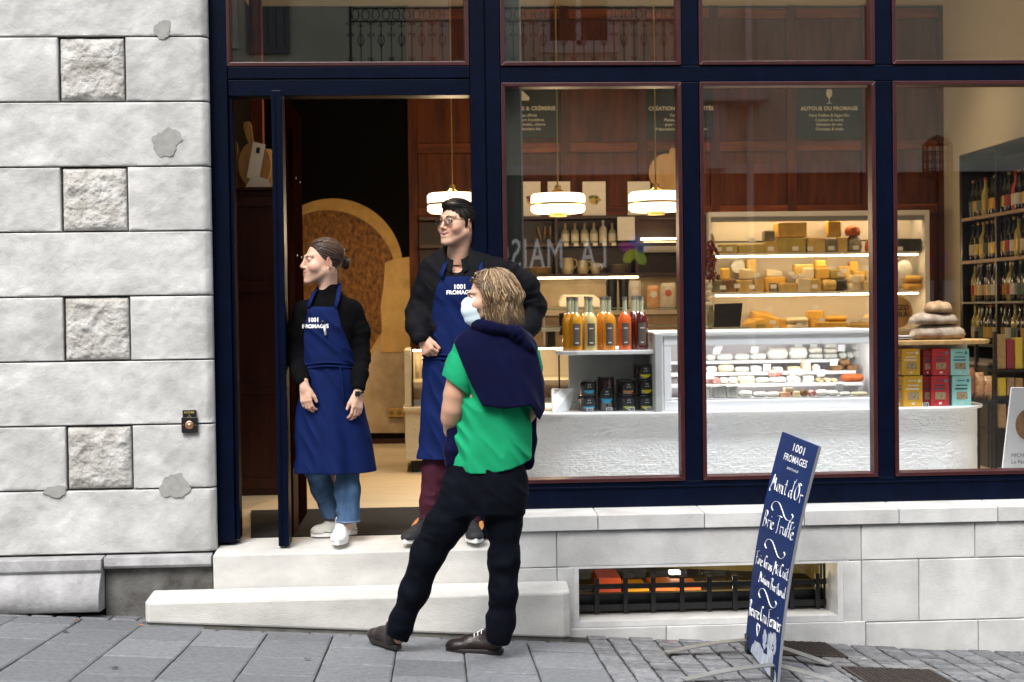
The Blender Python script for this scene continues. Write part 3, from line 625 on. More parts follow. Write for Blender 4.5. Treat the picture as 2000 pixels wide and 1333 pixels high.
# menu boards
MENU = mat('slate_green_board', (.010,.014,.011), .55); PRINT = mat('pale_lettering', (.8,.76,.6), .6, emit=(.62,.58,.42), estr=0.0)
def menu(px0, px1, title, lines, label, icon, tpx=None, cxp=None):
    x0, z0, x1, z1 = rect(px0, 168, px1, 270, YW-.06)
    e = empty('menu_board', ((x0+x1)/2, YW-.06, z0), label, 'menu board', 'dark menu boards high on the timber wall')
    part('board', MB().box(x0, YW-.06, z0, x1, YW-.043, z1), MENU, e, bevel=.002)
    cx_ = XY(cxp, YW, 220) if cxp else (x0+x1)/2
    k = scl(YW); zl = lambda py: ZY(py, YW-.065, (px0+px1)/2)
    text_on(e, title, 10.2*k, PRINT, (cx_, YW-.062, zl(215.5)), bold=.0018, spacing=1.05)
    for i, l in enumerate(lines): text_on(e, l, 7.8*k, PRINT, (cx_, YW-.062, zl(228+8.9*i)), bold=.0006)
    s_ = k; ic = MB(); cz = zl(188)
    if icon == 'glass':
        ic.lathe([(.001,-15*s_),(7*s_,-14.5*s_),(1.2*s_,-13*s_),(.9*s_,-5*s_),(5*s_,0),(6*s_,6*s_),(5*s_,13*s_)], (cx_, YW-.066, cz), 16, sy=.08)
    elif icon == 'wedge': ic.prism([(cx_-11*s_,cz-8*s_),(cx_+10*s_,cz-9*s_),(cx_+12*s_,cz-3*s_),(cx_-2*s_,cz+10*s_),(cx_-11*s_,cz+6*s_)], YW-.066, YW-.062)
    else: ic.prism([(cx_-9*s_,cz-9*s_),(cx_+9*s_,cz-9*s_),(cx_+11*s_,cz+2*s_),(cx_+3*s_,cz+10*s_),(cx_-8*s_,cz+7*s_)], YW-.066, YW-.062)
    part('icon', ic, PRINT, e)
menu(966, 1092, 'FROMAGERIE & CRÈMERIE', ['Fromages affinés', 'locales et hors frontières', 'Lait : vache, brebis, chèvre', 'Produits fermiers bio'], 'dark menu board with a cheese wedge icon reading crèmerie, left of the others', 'wedge', cxp=1022)
menu(1262, 1393, 'CRÉATIONS & SPÉCIALITÉS', ['Fontainebleau', 'Plateaux de fromages', 'pour vos réceptions', 'Préparations fromagères maison'], 'dark menu board reading créations, cut by the window mullion', 'cheese', cxp=1328)
menu(1556, 1683, 'AUTOUR DU FROMAGE', ['Pains Poilâne & Fagoa Bio', 'Crackers & toasts', 'Sélection de vins', 'Chutneys & miels'], 'dark menu board with a wine glass icon reading autour du fromage', 'glass')
# open shelving on the back wall
YS = 5.2
sh = empty('wall_shelving', (1.4, YS, 1.9), 'dark brown open wall shelving behind the back counter', 'shelving')
SHW = mat('shelf_dark_wood', (.045,.016,.010), .45, noise=.5, nscale=4, stretch=(.7,6,6))
sx0, sx1 = XY(820, YS), XY(1380, YS)
shz = [ZY(419, YS), ZY(473, YS), ZY(532, YS)]
for z in shz: part('shelf', MB().box(sx0, YS, z-.028, sx1, YW-.045, z), SHW, sh, bevel=.003)
part('back_board', MB().box(sx0, YW-.06, shz[2], sx1, YW-.046, shz[0]-.03), SHW, sh)
for px in (1088, 1245, 1378): x = XY(px, YS); part('upright', MB().box(x-.012, YS+.01, shz[2], x+.012, YW-.062, shz[0]-.029), SHW, sh)
x0, x1 = XY(1050, YS), XY(1247, YS); LED = mat('warm_led', (1,.9,.7), .5, emit=(1,.74,.42), estr=18); LEDW = mat('white_led', (1,1,1), .5, emit=(1,.97,.93), estr=5)
part('led_strip', MB().box(x0, YS+.004, shz[2]-.04, x1, YS+.016, shz[2]-.0285), LED, sh)
part('led_strip', MB().box(XY(1256,YS), YS+.1, ZY(466,YS), XY(1330,YS), YS+.112, ZY(463,YS)), LED, sh)
# stone splash back and back worktop
struct('splashback', MB().box(XY(820,YW), YW-.05, Z0, XY(1388,YW), YW-.041, shz[2]-.03), mat('speckled_beige_stone', (.52,.42,.27), .6, noise=.25, nscale=5, speck=((.3,.22,.12), 30, .06)))
wt = empty('back_worktop', (1.4, 4.9, Z0), 'beige stone back worktop running under the splashback', 'worktop')
zw_ = ZY(604, 4.95)
part('top', MB().box(XY(830,4.95), 4.95, zw_-.04, XY(1385,4.95), YW-.052, zw_), mat('beige_top', (.5,.42,.3), .4, noise=.2, nscale=8), wt, bevel=.004)
part('front', MB().box(XY(830,4.95)+.02, 4.99, Z0, XY(1385,4.95)-.02, 5.01, zw_-.041), mat('dark_beige', (.3,.2,.1), .5, noise=.3, nscale=5), wt)
# cards, bottles, jugs, tableware
CARD = mat('recipe_card', (.78,.72,.62), .6, noise=.08, nscale=14)
FOODS = [((.35,.05,.06), (.12,.03,.1)), ((.55,.28,.08), (.28,.12,.04)), ((.65,.38,.08), (.12,.18,.04)), ((.45,.06,.05), (.6,.5,.3))]
for i, (a0, a1) in enumerate(((1022,1056),(1070,1114),(1138,1183),(1226,1270))):
    x0, z0, x1, z1 = rect(a0, 355, a1, 418, YS+.08); z0 = shz[0]
    e = empty('recipe_card', ((x0+x1)/2, YS+.08, z0), f'pale recipe card with a {["berry tart","bread and fruit","round pizza","berry plate"][i]} picture standing on the top shelf', 'recipe card', 'recipe cards on the top shelf')
    part('card', MB().box(x0, YS+.08, z0, x1, YS+.084, z1), CARD, e)
    rr = random.Random(i); cxx, czz = (x0+x1)/2, z0+(z1-z0)*.48
    for k in range(16):
        a = rr.uniform(0, 6.28); d = rr.uniform(0, .055) if k else 0; r_ = .055 if k == 0 else rr.uniform(.008, .02)
        cxk, czk = cxx+math.cos(a)*d, czz+math.sin(a)*d*.8; cc = FOODS[i][k % 2] if k else (.62,.42,.18)
        part('picture_spot', MB().prism([(cxk+r_*math.cos(t*.7), czk+r_*.8*math.sin(t*.7)) for t in range(9)], YS+.0795-k*.0001, YS+.0805), mat(f'food_{i}_{k%2 if k else 2}', cc, .6, noise=.3, nscale=30), e)
board(1303, 338, 36, 38, 1318, 290, YS+.12, PALEW, 'large round pale cutting board with handle behind the right pendant lamp', th=.025)
BOT = mat('stoneware_white', (.66,.62,.52), .4); CORK = mat('cork', (.4,.22,.1), .8)
LBLB = mat('cream_label', (.72,.66,.5), .7, noise=.1)
for i, px in enumerate((1104, 1123, 1142, 1160, 1178, 1196)):
    c = W(px, 470, YS+.1); z = shz[1]; e = empty('glass_bottle', (c.x, YS+.1, z), f'small stoppered bottle with cream label, {ORD[i]} from the left on the middle shelf', 'bottle', 'stoppered bottles on the middle shelf')
    r_ = .036; hh = .125 if i != 4 else .15
    part('body', MB().lathe([(r_*.9,z),(r_,z+.008),(r_,z+hh-.02),(r_*.7,z+hh),(r_*.3,z+hh+.012),(r_*.28,z+hh+.035)], (c.x,YS+.1,0), 18), mat('milky_glass', (.42,.38,.26), .2) if i != 4 else BOT, e, 'auto')
    part('stopper', MB().lathe([(r_*.3,z+hh+.036),(r_*.36,z+hh+.05),(r_*.36,z+hh+.06)], (c.x,YS+.1,0), 12), CORK if i != 4 else BOT, e)
    part('label', MB().lathe([(r_+.0008,z+.025),(r_+.0008,z+hh-.035)], (c.x,YS+.1,0), 18, capped=False), LBLB, e, True)
    top('price_card', MB().box(c.x-.02, YS-.004, z-.024, c.x+.02, YS-.001, z+.002), PAPER, f'white price card under the {ORD[i]} stoppered bottle', 'price card', 'price cards on the middle shelf')
top('paper_notice', pbox(1206,424,1240,470,YS-.004,.002), PAPER, 'cream paper notice pinned to the shelving beside the bottles', 'notice')
def jug(px, wpx, hpx, i):
    Y = YS+.12; s_ = scl(Y); c = W(px, 530, Y); z = shz[2]; r_ = wpx*s_/2; h = hpx*s_
    e = empty('jug', (c.x, Y, z), f'cream stoneware jug, {["largest","middle-sized","smallest"][i]} of the three on the lower shelf', 'jug', 'stoneware jugs')
    part('body', MB().lathe([(r_*.7,z),(r_*.95,z+h*.2),(r_,z+h*.45),(r_*.85,z+h*.8),(r_*.82,z+h),(r_*.75,z+h),(r_*.75,z+h*.6)], (c.x,Y,0), 24), mat('cream_stoneware', (.6,.5,.3), .35), e, 'auto')
    part('handle', MB().tube([(c.x+r_*.8,Y,z+h*.9),(c.x+r_*1.3,Y,z+h*.88),(c.x+r_*1.45,Y,z+h*.6),(c.x+r_*.95,Y,z+h*.35)], .008, 8), MATS['cream_stoneware'], e, True)
jug(1109, 26, 32, 0); jug(1139, 23, 27, 1); jug(1163, 18, 21, 2)
for i, (px, wd, n_) in enumerate(((1053, 52, 4), (1208, 40, 5))):
    c = W(px, 530, YS+.14); z = shz[2]; e = empty('plate_stack', (c.x, YS+.14, z), ['stack of ochre plates at the left end of the lower shelf', 'stack of pale bowls beside the smallest jug'][i], 'plates')
    R_ = wd*scl(YS)/2
    for k in range(n_): part('plate', MB().lathe([(R_*.6,z+k*.017),(R_,z+k*.017+.012),(R_,z+k*.017+.015)], (c.x,YS+.14,0), 28), mat('ochre_glaze' if i == 0 else 'pale_glaze', (.6,.42,.14) if i == 0 else (.3,.25,.17), .3), e, 'auto')
for i, (px, nm) in enumerate(((1056,'spatula'),(1063,'whisk'),(1075,'spreader'),(1082,'spreader'))):
    c = W(px, 470, YS+.1); tl = (-.03, .01, .0, .02)[i]
    e = empty('cheese_'+('knife' if nm == 'spreader' else 'tool'), (c.x, YS+.1, shz[1]), f'wooden handled {nm}, {ORD[i]} from the left in the tool rack', 'utensil', 'utensils in the tool rack')
    part('handle', MB().tube([(c.x,YS+.1,shz[1]+.05),(c.x+tl,YS+.1,shz[1]+.16)], .007, 8), PALEW, e, True); part('blade', MB().tube([(c.x,YS+.1,shz[1]+.0),(c.x,YS+.1,shz[1]+.05)], .004, 6), STEEL, e)
# box lamp rail / deli paper roll
top('wrapping_roll', MB().lathe([(.05,-.18),(.05,.18)], tuple(W(1295,483,YS+.1)), 20, axis='x'), PAPER, 'roll of printed white wrapping paper under the lit strip', 'paper roll', smooth='auto')
# goods standing in front of the splashback
def tub(px0, py0, px1, py1, Y, label):
    x0, z0, x1, z1 = rect(px0, py0, px1, py1, Y); z0 = zw_; e = empty('cream_tub', ((x0+x1)/2, Y, z0), label, 'tub', 'black tubs on the back worktop'); r_ = (x1-x0)/2
    part('cup', MB().lathe([(r_*.8,z0),(r_*.97,z1-.012)], ((x0+x1)/2,Y+r_,0), 20), BLKM, e, 'auto'); part('lid', MB().lathe([(r_,z1-.011),(r_,z1)], ((x0+x1)/2,Y+r_,0), 20), WHITE, e, 'auto')
tub(1184,543,1208,570,4.98,'black tub with white lid, left of the pair on the back worktop'); tub(1209,543,1231,570,4.98,'black tub with white lid, right of the pair on the back worktop')
def pouch(px0, py0, px1, py1, Y, zb, c, label, cat='packet', grp=None, cont=None, name='snack_bag'):
    x0, z0, x1, z1 = rect(px0, py0, px1, py1, Y); z0 = zb; e = empty(name, ((x0+x1)/2, Y, z0), label, cat, grp); rr = random.Random(px0)
    def fn(u, v, s):
        t = min(1, min(v, 1-v)*5); uu = min(1, min(u, 1-u)*4); return ((x0+(x1-x0)*u+rr.uniform(-.001,.001)), Y+.04+s*.035*t**.6*uu**.6, z0+(z1-z0)*v)
    m_ = MB(); m_.grid(lambda u, v: fn(u, v, -1), 8, 8).grid(lambda u, v: fn(u, v, 1), 8, 8); part('pouch', m_, c, e, True)
    if cont: xx, zz = (x0+x1)/2, z0+(z1-z0)*.62; part('emblem', MB().lathe([(.03,0),(.03,-.003)], (xx, Y+.004, zz), 16, axis='y'), cont, e)
pouch(1228,549,1253,600,4.97,zw_,mat('white_pouch',(.66,.6,.5),.5,noise=.1),'white paper pouch standing beside the black tubs', cont=CARD)
pouch(1265,557,1289,600,4.97,zw_,mat('orange_pouch',(.62,.2,.05),.4,noise=.5,nscale=20,col2=(.6,.42,.2)),'clear packet of orange snacks with round sticker', cont=PAPER)
pouch(1290,553,1321,598,4.97,zw_,mat('cream_pouch',(.7,.62,.48),.4,noise=.3,nscale=20),'cream packet with green edges and red print', cont=mat('red_print',(.5,.1,.06),.5))
pouch(1322,557,1338,600,5.0,zw_,mat('beige_pouch',(.5,.38,.2),.4,noise=.3,nscale=20),'beige packet at the right end of the splashback')
# left deli case further back
YD = 3.1
DST = mat('cream_cast_stone', (.66,.58,.42), .7, noise=.1, nscale=6, bump=.5, bscale=50, speck=((.2,.17,.12), 40, .05))
cx0, cx1 = XY(791,YD,850), 1.75
dc = empty('rear_deli_case', (.6, YD, Z0), 'cream stone deli case with glass front behind the man in glasses', 'deli case')
zl, zt_ = ZY(796,YD,810), ZY(684,YD,810)
part('base', MB().box(cx0, YD+.03, Z0+.09, cx1, YD+.75, zl-.03), DST, dc, bevel=.006); part('toe_kick', MB().box(cx0+.04, YD+.08, Z0, cx1, YD+.7, Z0+.089), BLACK, dc)
part('ledge', MB().box(cx0-.012, YD, zl-.029, cx1, YD+.78, zl), DST, dc, bevel=.005)
part('end_panel', MB().box(cx0, YD+.05, zl+.001, XY(803,YD,750), YD+.75, zt_), DST, dc, bevel=.004)
part('glass_front', MB().add([(XY(803,YD,750),YD+.06,zl),(cx1,YD+.06,zl),(cx1,YD+.06,zt_),(XY(803,YD,750),YD+.06,zt_)], [(0,1,2,3)]), CLEAR, dc)
part('glass_top', MB().box(XY(803,YD,750), YD+.06, zt_, cx1, YD+.5, zt_+.008), CLEAR, dc)
for px in (804, 1092): x = XY(px,YD,750); part('glass_upright', MB().box(x, YD+.045, zl+.001, x+.012, YD+.058, zt_), BLKM, dc)
part('grille', MB().box(XY(809,YD,790), YD+.062, zl+.001, cx1, YD+.09, zl+.05), STEEL, dc)
part('rear_liner', MB().box(XY(805,YD,750), YD+.70, zl, cx1, YD+.71, zt_), mat('white_liner', (.7,.62,.48), .5), dc)  # plain cream panel closing the back of the case
part('shelf', MB().box(XY(805,YD,750), YD+.12, ZY(741,YD), cx1, YD+.65, ZY(739,YD)), DST, dc)
part('led_strip', MB().box(XY(805,YD,750), YD+.1, zt_-.012, cx1, YD+.115, zt_-.001), LED, dc)
rr = random.Random(5)
SAUS = mat('white_mould_sausage', (.6,.5,.34), .7, noise=.4, nscale=30); HAM = mat('ham_pink', (.6,.18,.1), .45, noise=.5, nscale=12, col2=(.7,.45,.3)); PATE = mat('pate_beige', (.55,.38,.2), .5, noise=.4, nscale=15)
for i, px in enumerate((815, 826, 838, 850)):
    x = XY(px,YD+.2,700); z = ZY(739,YD); top('dried_sausage', MB().tube([(x,YD+.25,z+.02),(x,YD+.24,z+.1),(x,YD+.25,z+.2)], [.018,.022,.016], 10), SAUS, f'white dried sausage, {ORD[i]} from the left in the rear deli case', 'sausage', 'dried sausages', smooth=True)
for i, px in enumerate((1062, 1080, 1100)):
    x = XY(px,YD+.2,740); z = zl; top('sliced_meat', MB().sphere((x,YD+.25,z+.045), .05, 12, sc=(1,.7,.8)), (HAM,PATE,HAM)[i], f'{("pink ham joint","beige terrine","sliced cured ham")[i]} in the rear deli case beside the draped jumper', 'cold meat', smooth=True)
# glass shelf and small counter items above rear case
gs = empty('glass_shelf', (1.2, 3.6, zt_), 'clear glass shelf with green edge above the rear deli case', 'glass shelf')
zg = ZY(636, 3.6); part('glass_plate', MB().box(XY(1050,3.6), 3.55, zg, XY(1376,3.6), 3.85, zg+.01), mat('glass_edge_green', (.35,.5,.4), .1, trans=.8), gs)
zg2 = ZY(601, 3.6); part('glass_plate', MB().box(XY(1060,3.6), 3.6, zg2, XY(1376,3.6), 3.85, zg2+.01), MATS['glass_edge_green'], gs)
for px in (1062, 1370): part('bracket', MB().box(XY(px,3.6), 3.7, zt_+.01, XY(px,3.6)+.015, 3.715, zg2), STEEL, gs)
sc_ = empty('counter_scale', tuple(W(1085, 640, 3.9)), 'black and steel counter scale behind the juice bottles', 'scale')
part('pan', pbox(1058,640,1095,648,3.9,.25), STEEL, sc_, bevel=.004); part('display', pbox(1093,612,1101,655,3.9,.05), BLKM, sc_, bevel=.003); part('foot', pbox(1070,648,1085,684,3.95,.2), BLKM, sc_)
top('cake_cover', MB().prism(mp([(1093,592),(1100,576),(1160,576),(1176,590),(1178,600),(1093,600)], 3.62), 3.62, 3.8), mat('cream_tray', (.75,.66,.5), .5), 'cream cover tray on the glass shelf behind the bottle necks', 'tray', bevel=.004)
# ================================================================== wall fridge with cheeses
FRW = mat('fridge_liner', (.66,.60,.50), .5, noise=.03); FRE = mat('fridge_enamel', (.7,.68,.63), .35)
YF = 5.12
fd = empty('wall_fridge', (3.6, YF, Z0), 'tall cream open wall fridge with lit shelves of cheese', 'fridge')
fx0, fx1 = XY(1385,YF), XY(1815,YF); fz1 = ZY(413,YF,1600)
fz = [ZY(646,YF,1600), ZY(569.5,YF,1600), ZY(493.5,YF,1600)]
part('side_panel', MB().box(fx1-.045, YF-.02, Z0, fx1, YW-.05, fz1), FRE, fd, bevel=.004); part('side_panel', MB().box(fx0, YF-.02, Z0, fx0+.02, YW-.05, fz1), FRE, fd, bevel=.004)
part('canopy', MB().box(fx0+.021, YF-.03, fz1-.045, fx1-.046, YW-.05, fz1), FRE, fd, bevel=.004)
part('blind_box', MB().box(fx0+.021, YF-.01, fz1-.085, fx1-.046, YF+.06, fz1-.046), mat('grey_blind', (.3,.3,.3), .5), fd)
part('liner', MB().box(fx0+.021, YW-.085, Z0, fx1-.046, YW-.066, fz1-.046), FRW, fd)
part('base', MB().box(fx0+.021, YF, Z0, fx1-.046, YW-.086, fz[0]-.02), FRW, fd)
part('deck', MB().box(fx0+.021, YF-.01, fz[0]-.019, fx1-.046, YW-.086, fz[0]), FRE, fd)
for i in (1, 2):
    s_ = part('shelf', MB().box(fx0+.022, YF, fz[i]-.022, fx1-.09, YW-.086, fz[i]), FRE, fd, bevel=.003)
    part('led_strip', MB().box(fx0+.06, YF+.004, fz[i]-.034, fx1-.1, YF+.018, fz[i]-.0225), LED, s_)
part('led_strip', MB().box(fx0+.06, YF+.065, fz1-.062, fx1-.1, YF+.08, fz1-.047), LED, fd)
part('vent', MB().box(fx0+.06, YW-.088, ZY(472,YW,1600)-.006, fx1-.1, YW-.0855, ZY(472,YW,1600)+.006), BLACK, fd)
CH = {k: mat('cheese_'+k, c, .55, noise=n_, nscale=s_, col2=c2, bump=.25, bscale=60) for k, (c, n_, s_, c2) in dict(
    straw=((.66,.46,.15),.3,14,(.50,.32,.08)), olive=((.48,.36,.08),.4,10,(.33,.25,.06)), gold=((.74,.46,.09),.3,9,(.6,.33,.05)), pale=((.76,.62,.36),.2,12,(.66,.5,.24)),
    grey=((.30,.25,.17),.6,18,(.14,.11,.07)), rust=((.55,.13,.02),.3,10,(.40,.07,.01)), white=((.80,.77,.68),.12,14,(.70,.66,.56)), ash=((.72,.73,.68),.35,25,(.5,.52,.48)),
    brown=((.30,.16,.06),.6,16,(.12,.06,.02)), cream=((.80,.70,.50),.15,10,(.72,.58,.36)), dark=((.05,.045,.03),.6,16,(.02,.02,.015)), pink=((.66,.28,.14),.4,18,(.72,.5,.33)),
    redspeck=((.45,.05,.04),.7,40,(.75,.6,.5)), snow=((.86,.85,.80),.08,10,(.8,.78,.72))).items()}
LOOK = dict(straw='straw-yellow', olive='olive-yellow', gold='golden', pale='pale yellow', grey='grey-rinded', rust='rust orange', white='white', ash='ash-grey', brown='brown-rinded', cream='cream', dark='dark', pink='pinkish', redspeck='red-speckled', snow='snow-white')
def cheese(kind, a0, a1, p0, p1, Y, col, zb=None, dep=None, rnd_=[0]):
    rnd_[0] += 1; rr = random.Random(rnd_[0]); x0, z0, x1, z1 = rect(a0, p0, a1, p1, Y); z0 = zb if zb is not None else z0
    w_, h = x1-x0, max(.012, z1-z0); d = dep or min(.22, max(.07, w_*.75)); cx_ = (x0+x1)/2; cy_ = Y+d/2; m_ = MB(); sm = False; bev = min(.012, h*.22)
    if kind == 'block':
        t = rr.uniform(-.05, .05); j = lambda: rr.uniform(-.004, .004)
        m_.hexa([(x0+j(),Y+j(),z0),(x1+j(),Y+w_*t,z0),(x1+j(),Y+d,z0),(x0+j(),Y+d,z0),(x0+j(),Y+j(),z1+j()),(x1+j(),Y+w_*t,z1+j()),(x1+j(),Y+d,z1+j()),(x0+j(),Y+d,z1+j())])
    elif kind == 'wedge':
        s = rr.choice((0, 1)); xa_, xb_ = (x0, x1) if s else (x1, x0)
        pl = [(xa_, Y+.01), (xb_, Y), (xb_+(xa_-xb_)*.1, Y+d), (xa_+(xb_-xa_)*.3, Y+d)]
        m_.prism(pl, z0, z1, 'z')
        n_ = 4; v = m_.v; v[n_] = (v[n_][0], v[n_][1], z0+h*.62)
    elif kind == 'wheel':
        m_.lathe([(w_*.46,z0),(w_*.5,z0+h*.15),(w_*.5,z0+h*.85),(w_*.46,z1)], (cx_,Y+w_*.5,0), 22); sm = 'auto'; bev = 0
    elif kind == 'upright':
        m_.lathe([(h*.46,0),(h*.5,.01),(h*.5,.05),(h*.46,.06)], (cx_,Y,(z0+z1)/2), 24, axis='y', sx=w_/h); sm = 'auto'; bev = 0
    elif kind == 'dome':
        m_.lathe([(w_*.42,z0),(w_*.5,z0+h*.35),(w_*.42,z0+h*.75),(w_*.22,z0+h*.96),(.003,z1)], (cx_,Y+w_*.5,0), 22); sm = True; bev = 0
    elif kind == 'loaf':
        m_.grid(lambda u, v: (x0+w_*v if 0 < v < 1 else x0+w_*v, Y+d/2+d/2*math.cos(u*6.283)*(max(0,1-(2*v-1)**6))**.5, z0+h/2+h/2*math.sin(u*6.283)*(max(0,1-(2*v-1)**6))**.5), 16, 12, closeu=True); sm = True; bev = 0
    elif kind == 'roll':
        m_.lathe([(h*.35,0),(h*.5,.01),(h*.5,d-.01),(h*.35,d)], (cx_,Y,z0+h/2), 16, axis='y', sx=w_/h); sm = 'auto'; bev = 0
    return m_, sm, bev, col, (cx_, z0, z1)
def put(items, Yf, tiers, shelfname, group, what='cheese', name=None, Yl=.0):
    """items: kind, x0, x1, ytop, ybottom(or None=on the shelf), colour, dy"""
    for i, it in enumerate(sorted(items, key=lambda t: t[1])):
        kind, a0, a1, p0, p1, col, dy = it; Y = Yf+dy
        m_, sm, bev, c, _ = cheese(kind, a0, a1, p0, p1 if p1 else tiers[0], Y, col, None if p1 else tiers[1])
        shape = dict(block='block', wedge='wedge', wheel='round', upright='upright wheel', dome='dome', loaf='loaf', roll='roll')[kind]
        lab = f'{LOOK[col]} cheese {shape}, {nth(i)} from the left on {shelfname}'
        top(dict(wheel='round_cheese',roll='rolled_cheese',round='round_cheese',dome='domed_cheese').get(shape.split()[-1], 'cheese_'+shape.split()[-1]), m_, CH[col], lab, 'cheese', group, smooth=sm, bevel=bev)
def nth(i):
    if i < 20: return ORD[i]
    return 'twenty-'+ORD[i-20] if i < 29 else 'thirty-'+ORD[i-30] if i > 29 else 'thirtieth'
A = 0.03
topS = [('block',1406,1442,477,None,'olive',A),('block',1443,1494,477,None,'olive',A),('block',1494,1520,472,None,'straw',A+.02),('block',1492,1514,451,472,'grey',A+.02),
        ('block',1520,1577,435,464,'gold',A),('block',1520,1575,464,None,'olive',A),('block',1577,1612,464,None,'straw',A),('block',1613,1636,466,None,'grey',A),('block',1636,1656,463,None,'straw',A+.01),
        ('block',1617,1644,431,463,'gold',A+.03),('dome',1655,1688,459,None,'grey',A),('dome',1654,1685,440,460,'rust',A),('dome',1692,1712,466,None,'rust',A),('upright',1384,1397,456,None,'olive',A),('block',1754,1800,466,None,'dark',A)]
put(topS, YF, (493.5, fz[2]), 'the top fridge shelf', 'cheeses on the top fridge shelf')
mid = [('block',1388,1412,547,None,'grey',A),('block',1412,1438,546,None,'brown',A),('block',1441,1471,547,None,'straw',A),('wheel',1472,1494,546,None,'straw',A),('block',1495,1536,541,None,'gold',A+.12),('block',1504,1520,553,None,'grey',A),('block',1521,1558,553,None,'straw',A),
       ('block',1559,1584,545,None,'cream',A),('block',1584,1604,545,None,'straw',A),('loaf',1606,1640,545,None,'straw',A),('loaf',1630,1656,544,None,'dark',A),('wheel',1655,1687,554,None,'cream',A),('block',1688,1706,548,None,'pale',A),
       ('block',1408,1427,524,547,'gold',A+.02),('upright',1427,1456,508,534,'ash',A+.18),('block',1447,1472,526,546,'pale',A),('block',1459,1478,506,534,'straw',A+.15),('wedge',1497,1530,525,541,'cream',A+.13),
       ('block',1554,1589,516,545,'straw',A+.05),('block',1569,1590,523,545,'cream',A+.02),('block',1592,1621,523,545,'gold',A+.03),('block',1593,1614,508,523,'gold',A+.04),('block',1622,1641,526,545,'olive',A+.02),('block',1640,1662,520,544,'straw',A+.12),
       ('block',1660,1677,511,530,'gold',A+.14),('block',1668,1693,529,545,'straw',A+.1),('wheel',1656,1694,537,554,'pale',A),('block',1694,1708,527,548,'pale',A+.04),('upright',1754,1783,508,544,'ash',A+.06),('loaf',1768,1805,552,None,'gold',A),('loaf',1768,1804,538,552,'gold',A),('loaf',1400,1425,536,548,'brown',A+.1)]
put(mid, YF, (569.5, fz[1]), 'the middle fridge shelf', 'cheeses on the middle fridge shelf')
bot = [('wedge',1450,1496,622,None,'gold',A+.02),('wedge',1468,1524,607,None,'gold',A+.1),('block',1479,1498,631,None,'olive',A),('block',1525,1538,623,None,'gold',A+.05),('loaf',1537,1583,632,None,'cream',A),('loaf',1537,1583,620,632,'cream',A),
       ('block',1579,1610,607,624,'gold',A+.08),('block',1583,1611,624,None,'gold',A+.08),('loaf',1611,1661,616,629,'gold',A+.06),('block',1596,1656,629,None,'gold',A),('block',1656,1706,633,None,'straw',A),('dome',1687,1710,614,633,'pale',A+.05),('dome',1664,1684,622,633,'straw',A+.1)]
put(bot, YF, (646, fz[0]), 'the lowest fridge shelf', 'cheeses on the lowest fridge shelf')
# price cards of the fridge
k_ = 0
for row, z, pts in (('top', fz[2], ((1404,487),(1425,487),(1470,469),(1506,486),(1554,486),(1583,486),(1624,485),(1672,484),(1758,486))),
                    ('middle', fz[1], ((1412,562),(1440,559),(1469,561),(1479,537),(1438,527),(1511,560),(1519,536),(1546,535),(1552,541),(1565,539),(1591,560),(1642,536),(1648,529),(1672,548),(1692,523),(1625,524),(1762,540),(1800,536))),
                    ('lowest', fz[0], ((1503,604),(1510,630),(1516,640),(1562,635),(1594,601),(1606,625),(1634,642),(1660,626),(1672,626),(1690,626),(1698,594)))):
    for i, (px, py) in enumerate(sorted(pts)):
        c = W(px, py, YF+.018); w_, h = .027, .018
        top('price_card', MB().hexa([(c.x-w_,YF+.018,c.z-h),(c.x+w_,YF+.018,c.z-h),(c.x+w_,YF+.02,c.z-h),(c.x-w_,YF+.02,c.z-h),(c.x-w_,YF+.024,c.z+h),(c.x+w_,YF+.024,c.z+h),(c.x+w_,YF+.026,c.z+h),(c.x-w_,YF+.026,c.z+h)]), PAPER,
            f'white price card, {ORD[i]} from the left on the {row} fridge shelf', 'price card', 'price cards in the wall fridge')
mo = empty('monitor', W(1422, 640, YF-.2), 'black till screen standing at the left end of the lowest fridge shelf', 'monitor')
part('screen', MB().prism(mp([(1396,594),(1451,592),(1446,639),(1394,640)], YF-.2), YF-.2, YF-.17), BLKM, mo, bevel=.004); part('stand', pbox(1392,640,1468,647,YF-.25,.2), mat('grey_base',(.3,.28,.25),.5), mo)
# chilli and garlic strings, glass jar
cs = empty('chilli_string', W(1388, 545, YF-.25), 'bunch of dried dark red chillies hanging at the left edge of the fridge', 'chilli bunch')
m_ = MB(); rr = random.Random(11)
for i in range(70):
    c = W(1387+rr.uniform(-7,9), 470+i*1.05, YF-.25+rr.uniform(-.03,.03)); a = rr.uniform(0,6.28); m_.tube([c, c+Vector((math.cos(a)*.02,math.sin(a)*.02,-.02)), c+Vector((math.cos(a)*.045,math.sin(a)*.035,-.06))], [.008,.010,.001], 6)
part('chillies', m_, mat('dried_chilli', (.14,.008,.006), .3, noise=.5, nscale=20), cs, True)['kind'] = 'stuff'
part('string', MB().tube([W(1386,425,YF-.25), W(1388,480,YF-.25)], .003, 5), PAPER, cs)
gs_ = empty('garlic_string', W(1384, 600, YF-.25), 'string of white garlic bulbs hanging below the chillies', 'garlic')
for i in range(5): part('bulb', MB().sphere(tuple(W(1383+(i%2)*3, 550+i*11, YF-.25)), .026, 12, sc=(1,1,.85)), CH['white'], gs_, True)
gj = empty('glass_jar', W(1384, 646, 3.65), 'clear glass storage jar left of the till screen', 'jar')
part('jar', MB().lathe([(.035,0),(.037,.01),(.037,.16),(.03,.175)], tuple(W(1385,640,3.65)), 18), mat('jar_glass', (.5,.6,.5), .05, trans=.9), gj, 'auto')
